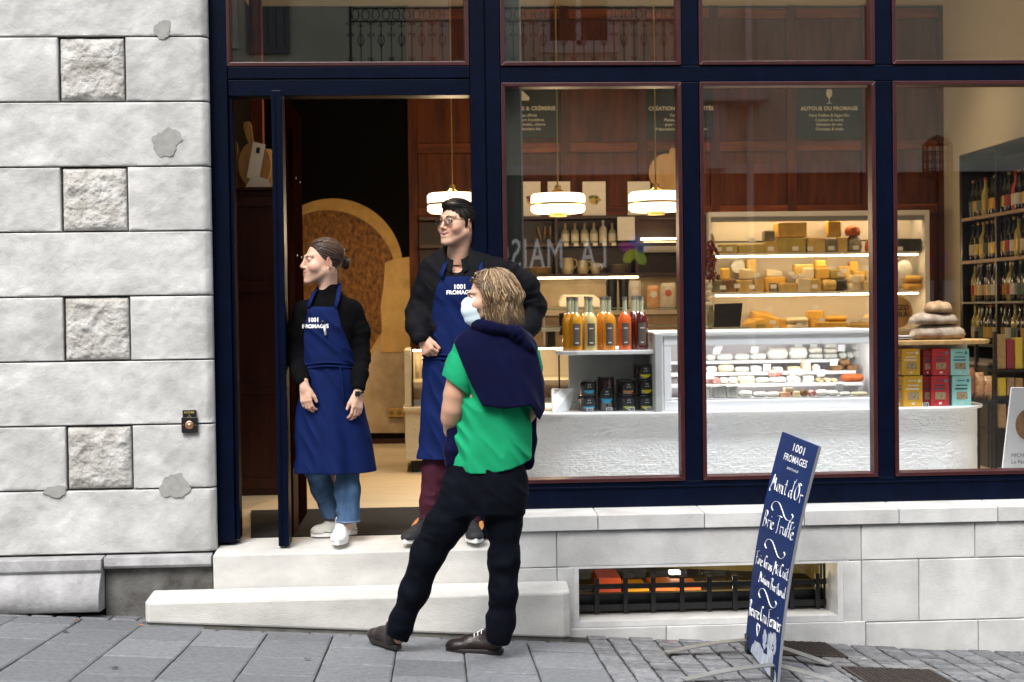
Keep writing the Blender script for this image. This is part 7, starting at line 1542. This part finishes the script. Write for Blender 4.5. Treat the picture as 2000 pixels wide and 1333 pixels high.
    sb = strands(H, [(q*.0745, -.012+rnd7.uniform(-.008,.006), .01-rnd7.uniform(0,.028)) for q in (-1, 1) for _ in range(90)], lambda p, n: np.array([p+np.array([0,.0008*i,-.0030*i]) for i in range(4)]), 4, .0010, [(.014,.01,.008)], rnd7)
    V_, Q_, C2 = joinm(capv, sv, sb); nppart('hair', V_, Q_, HAIRM, root, C2)
    for q in (-1, 1): H.lt('eyebrow', MB().tube([(q*.014,-.0945,.0295),(q*.030,-.0930,.0325),(q*.048,-.080,.0275)], [.0026,.0032,.0014], 6, flat=.5), BLACK_H, root)
man()
# ---------------------------------------------------------------- customer with mask, seen from behind
def customer():
    Y = -.98; skin = (.50,.29,.20); bx = W(930, 1200, Y)
    H = Head(L2(955, 583, Y-.02), rad(86), rad(3), 0, .98); nk = L2(972, 655, Y-.0)
    hv = H.build(False, .2, False, .052, 1.0, 1.0, (.60,.37,.27), .5, nk)
    s_ = scl(Y)
    pr = [loft([station(965,670,55,Y,.08), station(965,760,60,Y,.10), station(955,860,62,Y,.10), station(948,960,68,Y,.11)]), rc(L2(968,665,Y), L2(966,625,Y-.0), .055, .05), rc(L2(1030,685,Y), L2(1045,790,Y+.06), .045, .035), rc(L2(1045,790,Y+.06), L2(1010,850,Y+.14), .035, .025),
          rc(L2(905,970,Y), L2(836,1080,Y+.03), .065, .048), rc(L2(836,1080,Y+.03), L2(778,1245,Y+.12), .046, .033), rc(L2(985,970,Y), L2(985,1095,Y), .062, .045), rc(L2(985,1095,Y), L2(976,1245,Y+.02), .045, .033)]
    bd = core(pr, (bx.x-.5,Y-.35,.05), (bx.x+.5,Y+.4,1.8), skin)
    g = SDF((W(840,850,Y).x,Y-.2,W(880,900,Y).z), (W(960,700,Y).x,Y+.25,W(900,660,Y).z), .0032)
    chainrc(g, [(L2(908,690,Y-.01),.045), (L2(896,745,Y-.03),.050), (L2(888,772,Y-.035),.045), (L2(884,800,Y-.03),.043), (L2(881,818,Y-.01),.039), (L2(883,840,Y+.03),.032), (L2(887,862,Y+.07),.026)], .03)
    Va, Qa = g.net(); Ca = np.tile(np.array(skin), (len(Va), 1))*(1+.06*vnoise(*(Va.T*30))[:, None]); wr = L2(888,866,Y+.08)
    h1 = hand(wr, (.3,.3,-.9), (.3,-.9,0), (30,40,40), 20, 1.0, skin)
    V, Q, C_ = joinm(hv, bd, (Va, Qa, Ca), h1); base = Vector((bx.x, Y, gz(bx.x, Y))); root = link('person', meshnp('person', V, Q, SKIN, C_, loc=tuple(base)), None, base)
    tag(root, 'customer with face mask, green polo and navy jumper over the shoulders, standing with back turned', 'person'); H.eyes(root)
    # green polo
    g = SDF((bx.x-.35,Y-.28,W(950,935,Y).z-.03), (bx.x+.40,Y+.30,W(950,630,Y).z), .0045)
    g.op(loft([station(968,648,26,Y,.062), station(966,660,52,Y,.080), station(966,680,72,Y,.100), station(968,720,75,Y,.118), station(968,770,66,Y,.114), station(963,840,69,Y,.116), station(955,885,76,Y,.122), station(951,928,80,Y,.127)], fold=.012, wl=.085, seed=21, e=2.2), .02)
    chainrc(g, [(L2(915,684,Y-.0),.064), (L2(906,712,Y-.01),.062), (L2(906,745,Y-.02),.054)], .04); chainrc(g, [(L2(1020,684,Y),.066), (L2(1036,720,Y+.03),.055)], .04)
    lx = W(951,930,Y); g.op(loft([station(951,915,74,Y,.118), station(951,950,78,Y,.124)], e=2.2), .006, '-')
    pb_ = nppolyq([(850,640),(1080,640),(1070,890),(1034,903),(1000,916),(960,924),(920,925),(872,913),(855,900)], Y-.1); g.cut(lambda X, Yv, Z: poly2(pb_, X, Z)+0*Yv)
    V_, Q_ = g.net(); nppart('polo_shirt', V_, Q_, GREEN, root)
    g = SDF((W(850,800,Y).x,Y-.16,W(880,790,Y).z), (W(950,700,Y).x,Y+.14,W(900,655,Y).z), .0034)
    chainrc(g, [(L2(918,682,Y-.0),.062), (L2(904,712,Y-.015),.066), (L2(896,740,Y-.03),.067), (L2(892,780,Y-.035),.068)], .04, fold=.005, wl=.05, seed=4); g.op(rc(L2(897,735,Y-.03), L2(890,800,Y-.035), .060, .062), .003, '-')
    ps_ = nppolyq([(840,650),(960,650),(960,800),(906,765),(869,737),(840,720)], Y-.05); g.cut(lambda X, Yv, Z: poly2(ps_, X, Z)+0*Yv); V_, Q_ = g.net(); nppart('polo_sleeve', V_, Q_, GREEN, root)
    # jumper laid over the shoulders
    g = SDF((bx.x-.35,Y-.30,W(950,840,Y).z), (bx.x+.45,Y+.33,W(950,610,Y).z), .0045)
    def drape(an, Z): k = np.clip((1.52-Z)/.3, 0, 1); return k*(.018*np.sin(an*10+Z*3)+.012*np.sin(an*17+1))
    g.op(loft([station(968,640,36,Y-.0,.082), station(966,652,58,Y-.0,.098), station(966,672,82,Y,.118), station(970,700,87,Y-.005,.138), station(978,750,86,Y-.01,.150), station(984,800,84,Y-.015,.160), station(986,830,84,Y-.015,.162)], fold=.005, wl=.12, seed=31, e=2.2, pleat=drape), .02)
    chainrc(g, [(L2(912,676,Y-.0),.070), (L2(900,700,Y-.02),.062)], .04); chainrc(g, [(L2(1022,678,Y),.070), (L2(1045,730,Y+.02),.058), (L2(1052,780,Y+.01),.045), (L2(1053,808,Y),.02)], .04, fold=.006, wl=.05)
    pj = nppolyq([(886,668),(905,646),(930,625),(1010,620),(1042,655),(1066,748),(1066,800),(1054,822),(1042,800),(1034,792),(985,797),(941,792),(920,752),(903,712)], Y-.1)
    g.cut(lambda X, Yv, Z: poly2(pj, X, Z)+0*Yv, .01)
    # rolled neck of the jumper
    for i in range(14):
        a0, a1 = [math.pi*(.02+1.05*t/14)*-1 for t in (i, i+1)]
        def rp(a): c = W(969, 640, Y); return (c.x+.098*math.cos(a), Y-.0+.098*math.sin(a)*1.05, c.z+.006-.022*math.cos(a)-.010*math.sin(-a))
        g.op(rc(rp(a0), rp(a1), .024, .024, fold=.004, wl=.05, seed=3), .012)
    g.op(rc(L2(1010,648,Y-.1), L2(1040,676,Y-.05), .030, .020), .02); g.op(rc(L2(1000,646,Y-.115), L2(1037,680,Y-.09), .026, .018, fold=.003), .012)
    V_, Q_ = g.net(); nppart('jumper', V_, Q_, NAVYK, root)
    # hanging sleeves
    g = SDF((W(850,920,Y).x,Y-.2,W(900,925,Y).z), (W(930,780,Y).x,Y+.2,W(900,770,Y).z), .004); chainrc(g, [(L2(898,790,Y+.02),.026), (L2(889,840,Y+.0),.034), (L2(883,880,Y-.03),.037), (L2(884,903,Y-.03),.034)], .02, fold=.005, wl=.05); V_, Q_ = g.net(); nppart('jumper_sleeve', V_, Q_, NAVYK, root)
    g = SDF((W(1015,940,Y).x,Y-.1,W(1030,935,Y).z), (W(1065,800,Y).x,Y+.3,W(1030,790,Y).z), .004); chainrc(g, [(L2(1036,805,Y+.12),.03), (L2(1034,860,Y+.12),.032), (L2(1031,905,Y+.12),.028)], .02, fold=.005, wl=.05); V_, Q_ = g.net(); nppart('jumper_sleeve', V_, Q_, NAVYK, root)
    part('bracelet', MB().tube([tuple(np.array(L2(886,852,Y+.055))+np.array([.031*math.cos(a),.031*math.sin(a),.008*math.cos(a)])) for a in [i*6.283/20 for i in range(20)]], .003, 6, closed=True), STEEL, root, True)
    # jeans
    g = SDF((bx.x-.52,Y-.3,.05), (bx.x+.32,Y+.42,1.22), .005)
    g.op(loft([station(950,905,76,Y,.118), station(948,940,81,Y,.130), station(948,975,80,Y,.135), station(950,1000,72,Y,.125)], fold=.004, wl=.05, e=2.2), .02)
    chainrc(g, [(L2(908,962,Y-.01),.095), (L2(870,1025,Y+.0),.082), (L2(834,1086,Y+.03),.068), (L2(810,1154,Y+.06),.060), (L2(786,1212,Y+.09),.053), (L2(777,1240,Y+.11),.053)], .045, fold=.008, wl=.060, seed=41)
    chainrc(g, [(L2(984,962,Y-.01),.093), (L2(983,1025,Y),.074), (L2(985,1090,Y),.063), (L2(984,1154,Y+.01),.060), (L2(978,1212,Y+.02),.058), (L2(974,1240,Y+.02),.060)], .045, fold=.0075, wl=.060, seed=44)
    for a, b in ((L2(778,1240,Y+.11), L2(774,1275,Y+.12)), (L2(974,1240,Y+.02), L2(972,1280,Y+.02))): g.op(rc(a, b, .043, .043), .004, '-')
    pz = nppolyq([(700,1180),(850,850),(1060,850),(1060,1274),(940,1254),(850,1256),(812,1272),(740,1244)], Y); g.cut(lambda X, Yv, Z: poly2(pz, X, Z)+0*Yv); V_, Q_ = g.net(); nppart('jeans', V_, Q_, DENIM_D, root)
    STI = mat('jean_stitching', (.10,.045,.02), .7)
    def onb(pts, dy=-.135): return [L2(a, b, Y+dy) for a, b in pts]
    # shoes on the sloping pavement
    for hx0, hy0, yw, in ((779, 1268, 150), (986, 1285, 107)):
        gp_ = G(hx0, hy0+6); shoe(root, (gp_.x-.0, Y+(.10 if yw > 100 else .03), gz(gp_.x, Y)+.002), rad(yw), .275, BRNL, mat('black_rubber', (.012,.009,.009), .5), WPRINT if yw < 120 else None, solh=.022, wd=1.0)
    # face mask
    def mf(u, v):
        x = (u-.5)*2; z = .010-.134*v; y0 = np.interp(v, [0,.12,.35,.6,.85,1], [-.108,-.122,-.131,-.126,-.112,-.092]); zz = z-.010*x*x*(1 if v < .4 else -1)+(.01*x*x if v < .4 else 0)
        return (x*.064*(1-.12*abs(v-.5)), y0+.066*abs(x)**2.3-.0040*abs(math.sin(v*9.4)), zz)
    m_ = MB().grid(mf, 24, 26); H.lt('face_mask', m_, mat('mask_fabric', (.62,.76,.84), .8, noise=.05, bump=.1), root)
    for q in (-1, 1): H.lt('mask_loop', MB().tube([(q*.061,-.045,-.002),(q*.073,-.02,.006),(q*.080,.012,.012),(q*.082,.022,-.01),(q*.074,.0,-.05),(q*.062,-.034,-.105)], .0014, 5), WPRINT, root)
    H.lt('eyebrow', MB().tube([(.014,-.095,.0265),(.030,-.0925,.0300),(.048,-.079,.0255)], [.003,.0034,.0013], 6, flat=.5), BROWN_H, root); H.lt('eyebrow', MB().tube([(-.014,-.095,.0245),(-.030,-.0925,.0300),(-.048,-.079,.0255)], [.003,.0034,.0013], 6, flat=.5), BROWN_H, root)
    # layered hair with highlights
    g = SDF((-.12,-.13,-.14), (.12,.16,.16), .0028); g.op(ell((0,.022,.042), (.085,.104,.091)), .01); g.op(ell((0,.060,-.030), (.074,.066,.075)), .03)
    g.cut(lambda X, Yv, Z: np.maximum((-.075+np.maximum(.085-Z, 0)*.62)-Yv, -.095-Z)+0*X, .006); V_, Q_ = g.net(); capv = (H.w(V_), Q_, np.tile(np.array([.085,.052,.032]), (len(V_), 1)))
    Cc = np.array([0,.022,.042]); Rr = np.array([.087,.106,.093]); crown = np.array([.022,.045,.13])
    def path(p, n):
        P = []; p = p.copy(); d0 = p-crown; az = math.atan2(p[0], -p[1]+.02); front = abs(az) < .9 and p[2] > .04; wv = rnd7.uniform(0, 6.28); lift = rnd7.uniform(1.0, 1.07); end = -.105-rnd7.uniform(-.02,.030)+.03*max(0, math.cos(az)); side = 1 if p[0] > .022 else -1
        for i in range(26):
            q = (p-Cc)/Rr; m2 = np.linalg.norm(q); nr = q/Rr; nr /= np.linalg.norm(nr)
            v = np.array([side*.9, .75, -.35]) if (p[1] < -.045 and p[2] > .02) else np.array([nr[0]*.25, nr[1]*.25+.05, -1.0]); v = v-nr*max(0, -(v@nr))*-1*0; v = v-nr*(v@nr)*(1 if m2 < 1.12 and p[2] > -.0 else 0); v /= np.linalg.norm(v)+1e-9
            p = p+v*.0105+np.array([math.sin(wv+i*.5), math.cos(wv*1.7+i*.45), 0])*(.0018+.0058*i/26)
            q = (p-Cc)/Rr; m2 = np.linalg.norm(q)
            if m2 < lift and p[2] > -.01: p = Cc+q/m2*lift*Rr
            if p[2] <= -.01: r2 = math.hypot(p[0]/.080, (p[1]-.045)/.085); tgt = 1.0+.10*math.sin(wv*3)+.9*max(0, (-.01-p[2])-.06); p[0] += (p[0]*(tgt/r2-1))*.16 if r2 > .2 else 0; p[1] += ((p[1]-.045)*(tgt/r2-1))*.16 if r2 > .2 else 0
            P.append(p.copy())
            if p[2] < end or (p[1] < -.040 and p[2] < .035): break
        return np.array(P)
    roots = []
    while len(roots) < 1700:
        v = np.array([rnd7.gauss(0,1) for _ in range(3)]); v /= np.linalg.norm(v); p = Cc+v*Rr
        if p[2] > .02 and p[1] > (-.080+max(.088-p[2],0)*.62): roots.append(p)
    cols = [(.21,.13,.07),(.38,.25,.13),(.10,.058,.032),(.52,.38,.22),(.26,.165,.085),(.14,.085,.045)]
    sv = strands(H, roots, path, 26, .0027, cols, rnd7, taper=.05, flat=.5); V_, Q_, C2 = joinm(capv, sv); nppart('hair', V_, Q_, HAIRM, root, C2)
customer()
# ================================================================== pavement sign with handwriting
BLc, BRc, TLc = Vector((1.492,-.567,.052)), Vector((1.459,-1.350,.055)), Vector((1.684,-.571,1.092))
bw_, bh_ = (BRc-BLc), (TLc-BLc); BWm, BHm = bw_.length, bh_.length; bu, bv_u = bw_.normalized(), bh_.normalized(); bn = bu.cross(bv_u).normalized()   # bn points at the reader
if bn.dot(CAM-BLc) < 0: bn = -bn
def B3(u, v, o=0.): return BLc + bu*u + bv_u*v + bn*(o+.030*math.sin(math.pi*max(0,min(1,v/BHm))))   # the board bows towards the reader
def Buv(px, py):
    d = ray(px, py); o = 0.
    for _ in range(6): t = (BLc+bn*o-CAM).dot(bn)/d.dot(bn); q = CAM+d*t-BLc; o = .030*math.sin(math.pi*max(0,min(1,q.dot(bv_u)/BHm)))
    return q.dot(bu), q.dot(bv_u)
sg = empty('pavement_sign', (1.52, -.95, gz(1.5,-.95)), 'leaning navy board with white handwritten cheese list on curved steel feet on the pavement', 'pavement sign')
SGN = mat('sign_navy', (.006,.026,.125), .6, noise=.3, nscale=5, spec=.12); CHALK = mat('chalk_marker', (.80,.82,.86), .7)
def quadbox(u0, v0, u1, v1, o0, o1, M_=None):
    m_ = M_ or MB(); n = 20; vs = []
    for i in range(n+1): v = v0+(v1-v0)*i/n; vs += [B3(u0,v,o0),B3(u1,v,o0),B3(u1,v,o1),B3(u0,v,o1)]
    return m_.add(vs, [(0,3,2,1), (4*n,4*n+1,4*n+2,4*n+3)]+[(4*i+a, 4*i+(a+1)%4, 4*i+4+(a+1)%4, 4*i+4+a) for i in range(n) for a in range(4)])
part('board', quadbox(0,0,BWm,BHm,-.009,0), SGN, sg, bevel=.002)
part('edge_trim', quadbox(BWm,0,BWm+.003,BHm,-.011,.001), mat('alu_edge',(.45,.47,.5),.35,.8), sg)
GL = dict(M=(1.5,[[(.0,-.3),(-.1,.1),(.1,.3),(.25,1.0),(.45,2.0),(.52,1.2),(.62,.5),(.95,1.7),(1.0,.8),(1.15,.0),(1.3,.2)]]),
 o=(.85,[[(.55,.95),(.2,.9),(.05,.45),(.2,.05),(.5,.05),(.68,.45),(.55,.9),(.8,.85)]]), n=(.95,[[(.05,1),(.1,.0)],[(.1,.6),(.4,1),(.6,.85),(.62,.1),(.85,.1)]]), t=(.6,[[(.3,1.7),(.22,.15),(.4,.0),(.55,.15)],[(.0,1.15),(.55,1.2)]]),
 d=(.95,[[(.65,.8),(.35,.95),(.08,.5),(.2,.05),(.5,.1),(.68,.6)],[(.78,2.0),(.68,.6),(.72,.05),(.88,.1)]]), r=(.7,[[(.05,1),(.12,0)],[(.1,.55),(.3,.95),(.6,.9)]]), B=(1.2,[[(.15,1.9),(.1,.9),(.05,-.1)],[(-.1,1.8),(.5,2.1),(.85,1.75),(.7,1.2),(.25,1.05),(.8,.9),(.95,.4),(.6,.0),(.0,-.1)]]),
 i=(.4,[[(.12,.95),(.15,.1),(.32,.05)],[(.14,1.4),(.17,1.5)]]), e=(.75,[[(.08,.5),(.55,.6),(.5,.92),(.22,.92),(.05,.5),(.15,.08),(.45,.0),(.68,.2)]]), T=(1.1,[[(-.1,1.9),(.5,2.05),(1.1,1.95)],[(.5,2.0),(.42,1.0),(.38,.0),(.2,-.1)]]),
 u=(.9,[[(.05,.95),(.08,.3),(.25,.03),(.55,.2),(.66,.9)],[(.66,.9),(.7,.1),(.85,.05)]]), f=(.6,[[(.6,1.85),(.35,2.0),(.25,1.5),(.18,.0)],[(.0,1.0),(.5,1.1)]]), F=(1.0,[[(.2,1.9),(.15,1.0),(.1,-.1)],[(-.1,1.85),(.5,2.0),(.95,2.1)],[(.15,1.0),(.7,1.1)]]),
 G=(1.15,[[(.85,1.7),(.5,2.0),(.1,1.3),(.15,.3),(.55,.0),(.85,.4),(.85,.9),(.5,.85)],[(.85,.9),(.85,-.1)]]), a=(.85,[[(.6,.85),(.3,.98),(.05,.5),(.2,.05),(.5,.2),(.62,.9)],[(.62,.9),(.65,.15),(.82,.08)]]), s=(.65,[[(.5,.9),(.2,.95),(.12,.65),(.45,.4),(.4,.05),(.05,.05)]]),
 C=(1.1,[[(.85,1.7),(.5,2.0),(.1,1.3),(.12,.4),(.5,.0),(.9,.3)]]), h=(.9,[[(.1,2),(.1,0)],[(.1,.5),(.4,.95),(.6,.7),(.62,.1),(.8,.05)]]), l=(.4,[[(.12,2),(.12,.2),(.3,.05)]]), m=(1.35,[[(.05,1),(.1,.0)],[(.1,.6),(.35,.95),(.5,.7),(.52,.05)],[(.52,.6),(.8,.95),(.95,.7),(1.0,.1),(1.2,.1)]]), O=(1.3,[[(.6,1.9),(.15,1.5),(.05,.7),(.4,.05),(.85,.3),(1.0,1.1),(.7,1.85),(.3,1.95),(.8,2.1),(1.1,1.9)]]))
GL['é'] = (GL['e'][0], GL['e'][1]+[[(.3,1.25),(.5,1.6)]]); GL["'"] = (.35, [[(.2,2.2),(.05,1.75)]]); GL['-'] = (.5, [[(.05,.55),(.4,.6)]]); GL[' '] = (.55, [])
def smooth(pts, it=2):
    for _ in range(it):
        q = [pts[0]]
        for a, b in zip(pts[:-1], pts[1:]): q += [(.75*a[0]+.25*b[0], .75*a[1]+.25*b[1]), (.25*a[0]+.75*b[0], .25*a[1]+.75*b[1])]
        pts = q+[pts[-1]]
    return pts
def script(txt, p0, p1, cap, nm='handwriting', r_=.0036):
    u0, v0 = Buv(*p0); u1, v1 = Buv(*p1); u0 = max(u0, .035); u1 = min(u1, BWm-.02); tot = sum(GL[c][0] for c in txt); ex = Vector((u1-u0, v1-v0))/tot; capm = cap; ey = capm/2; x = 0; m_ = MB(); rr_ = random.Random(len(txt))
    for c in txt:
        ad, st_ = GL[c]; jy = rr_.uniform(-.06,.06)
        for s_ in st_:
            P_ = smooth(s_)
            m_.tube([B3(u0+ex.x*(x+a)+ey*.10*b*0, v0+ex.y*(x+a)+ey*(b+jy), .0006) for a, b in P_], r_, 5, flat=.25)
        x += ad
    return part(nm, m_, CHALK, sg, True)
def mpx(px, py, k): # vertical metres of k pixels at this spot
    a, b = Buv(px, py), Buv(px, py-k); return b[1]-a[1]
script("Mont d'Or", (1505,954), (1566,986), mpx(1530,960,38), r_=.004); script('Brie Truffé', (1490,1026), (1549,1057), mpx(1515,1030,36), r_=.0042)
script('Foie Gras Mi-Cuit', (1476,1100), (1541,1138), mpx(1500,1110,29)); script('Maison Barthouil', (1483,1134), (1533,1172), mpx(1500,1145,24), r_=.0032); script('Beurre Cru Fermier', (1462,1199), (1530,1243), mpx(1500,1215,36), r_=.0045)
for (a, b), (c, d) in (((1507,988),(1551,1008)), ((1494,1062),(1535,1082)), ((1482,1158),(1518,1178))):
    u0, v0 = Buv(a, b); u1, v1 = Buv(c, d); L_ = u1-u0; h = .035
    pts = smooth([(.12,-.5),(.0,-.1),(.08,.7),(.3,.9),(.5,.1),(.7,-.9),(.9,-.9),(1.0,-.2),(.92,.1)], 3)
    part('flourish', MB().tube([B3(u0+L_*x, v0+(v1-v0)*x+h*y, .0006) for x, y in pts], .0042, 5, flat=.25), CHALK, sg, True)
u, v = Buv(1481, 1231); part('heart', MB().tube([B3(u+x*.045, v+y*.03, .0006) for x, y in smooth([(0,-1),(-.7,.1),(-.8,.8),(-.3,1),(0,.5),(.35,1),(.8,.8),(.7,.1),(0,-1)], 2)], .0035, 5, flat=.25), CHALK, sg, True)
def sgtext(t, p0, p1, cap, bold):
    u0, v0 = Buv(*p0); u1, v1 = Buv(*p1); me = textmesh(t, 1.0, CHALK, ext=0, align='LEFT', bold=bold); xs_ = [q.co.x for q in me.vertices]; ys = [q.co.y for q in me.vertices]; w_, h = max(xs_), max(ys)
    for q in me.vertices: x, y = q.co.x/w_, q.co.y/h; q.co = B3(u0+(u1-u0)*x, v0+(v1-v0)*x+cap*y, .0012)-org(sg)
    me.update(); link('lettering', me, sg)
sgtext('1001', (1546,879), (1570,890), mpx(1557,880,16), .012); sgtext('FROMAGES', (1530,897), (1575,915), mpx(1552,905,15), .012); sgtext('BIARRITZ HALLES', (1537,916), (1559,925), mpx(1548,920,5), .0)
# chalk drawing of a white cow at the foot of the board
def blob(cpx, ru, rv, o, mt, jag=.0, n=26, nm='chalk_drawing', rot=0.):
    u0, v0 = Buv(*cpx); rr_ = random.Random(int(cpx[0])); pts = []
    for i in range(n):
        a = 6.283*i/n; k = 1+rr_.uniform(-jag, jag); x, y = ru*math.cos(a)*k, rv*math.sin(a)*k; x, y = x*math.cos(rot)-y*math.sin(rot), x*math.sin(rot)+y*math.cos(rot); pts.append(tuple(B3(max(.004,min(BWm-.004,u0+x)), max(.004, v0+y), o)))
    part(nm, MB().add(pts, [tuple(range(n))]), mt, sg)
CHB = mat('chalk_fill', (.62,.66,.74), .8, noise=.45, nscale=30, col2=(.30,.34,.46)); 
blob((1480,1292), .17, .085, .0008, CHB, .08); blob((1498,1312), .22, .07, .0009, CHB, .06); blob((1505,1262), .075, .06, .001, CHB, .12); blob((1494,1250), .045, .045, .0011, CHB, .15); blob((1512,1258), .05, .05, .0012, CHB, .15); blob((1506,1285), .05, .045, .0013, CHB, .1)
for p_ in ((1497,1262), (1510,1266)): blob(p_, .022, .016, .0016, SGN, .1, nm='drawn_eye'); blob(p_, .008, .007, .002, CHALK, 0, nm='drawn_eye')
STR = mat('galvanised_strap', (.33,.34,.34), .45, .7, noise=.3, nscale=12)
for k, (uu, le, re) in enumerate(((.03, (1300,1280), (1622,1303)), (BWm-.10, None, None))):
    c0 = B3(uu, .0, -.01)
    if le: a_, b_ = G(*le), G(*re)
    else: a_ = a_+bu*(BWm-.13); b_ = b_+bu*(BWm-.13)
    for end, sgn in ((a_, 1), (b_, -1)):
        pts = []; 
        for i in range(13):
            t = i/12; p_ = c0.lerp(Vector((end.x, end.y, 0)), t); gzv = gz(p_.x, p_.y); pts.append(Vector((p_.x, p_.y, gzv+.010+.055*(1-t)**1.2*(1 if t < 1 else 0)+.012*math.sin(t*math.pi))))
        m_ = MB(); w_ = .026; side = Vector(((end.y-c0.y), -(end.x-c0.x), 0)).normalized()*w_; n_ = len(pts)
        vs = []; 
        for p_ in pts: vs += [p_-side, p_+side, p_+side+Vector((0,0,.005)), p_-side+Vector((0,0,.005))]
        fs = [(0,3,2,1), (4*n_-4,4*n_-3,4*n_-2,4*n_-1)]+[(4*i+a, 4*i+(a+1)%4, 4*i+4+(a+1)%4, 4*i+4+a) for i in range(n_-1) for a in range(4)]
        m_.add(vs, fs); part('strap_foot', m_, STR, sg, 'auto')
    part('foot_bracket', MB().box(c0.x-.012, c0.y-.03, gz(c0.x,c0.y)+.004, c0.x+.022, c0.y+.03, c0.z+.06), BLKM, sg, bevel=.003)
# drain covers and fallen leaves
RUST = mat('rusty_iron', (.035,.024,.020), .7, noise=.5, nscale=30, bump=.6, bscale=120)
def cover(x0, x1, y0, y1, lab):
    m_ = MB(); m_.hexa([(x0,y0,gz(x0,y0)-.01),(x1,y0,gz(x1,y0)-.01),(x1,y1,gz(x1,y1)-.01),(x0,y1,gz(x0,y1)-.01),(x0,y0,gz(x0,y0)+.006),(x1,y0,gz(x1,y0)+.006),(x1,y1,gz(x1,y1)+.006),(x0,y1,gz(x0,y1)+.006)])
    e = empty('drain_cover', ((x0+x1)/2, (y0+y1)/2, gz(x0,y0)), lab, 'drain cover', 'cast iron drain covers'); part('plate', m_, RUST, e); st_ = MB(); i = 0; x = x0+.02
    while x < x1-.015:
        y = y0+.02+(i % 2)*.012
        while y < y1-.02: z = gz(x,y)+.0055; st_.box(x, y, z, x+.014, y+.009, z+.004); y += .024
        x += .022; i += 1
    o = part('studs', st_, RUST, e); o['kind'] = 'stuff'
a_, b_ = G(1425,1240), G(1590,1243); cover(a_.x, b_.x, -.62, -.215, 'dark cast iron drain cover against the plinth behind the leaning sign')
a_, b_ = G(1655,1312), G(1822,1312); cover(a_.x, b_.x, -1.5, G(1700,1306).y, 'dark cast iron drain cover near the kerb side, right of the sign')
rr = random.Random(4)
for i, (px, py, nm) in enumerate(((1421,1230,'red'), (1299,1255,'brown'), (1313,1257,'orange'), (150,1216,'brown'), (274,1224,'orange'), (1688,1290,'pale'), (128,1237,'dark'), (600,1291,'dark'), (224,1308,'dark'))):
    p_ = G(px, py); a = rr.uniform(0, 6.28); s_ = .016; pts = []
    for k in range(10): t = 6.283*k/10; r_ = s_*(1 if k % 2 == 0 else .55); pts.append((p_.x+math.cos(t+a)*r_*1.3, p_.y+math.sin(t+a)*r_, gz(p_.x,p_.y)+.006+rr.uniform(0,.006)))
    m_ = MB().add(pts, [tuple(range(10))]); top('fallen_leaf', m_, mat('leaf_'+nm, dict(red=(.3,.04,.02), brown=(.12,.06,.03), orange=(.35,.12,.03), pale=(.4,.35,.25), dark=(.03,.03,.03))[nm], .7),
        ['red leaf at the foot of the plinth beside the drain cover', 'brown leaf on the cobbles left of the sign', 'orange leaf on the cobbles left of the sign', 'brown leaf on the cobbles under the weathered base stone', 'orange leaf near the left end of the lower step', 'pale scrap on the cobbles between the drain covers', 'dark scrap on a slab at the far left of the pavement', 'dark scrap on a slab left of the customer', 'dark scrap on a slab below the lower step'][i], 'leaf', 'fallen leaves')
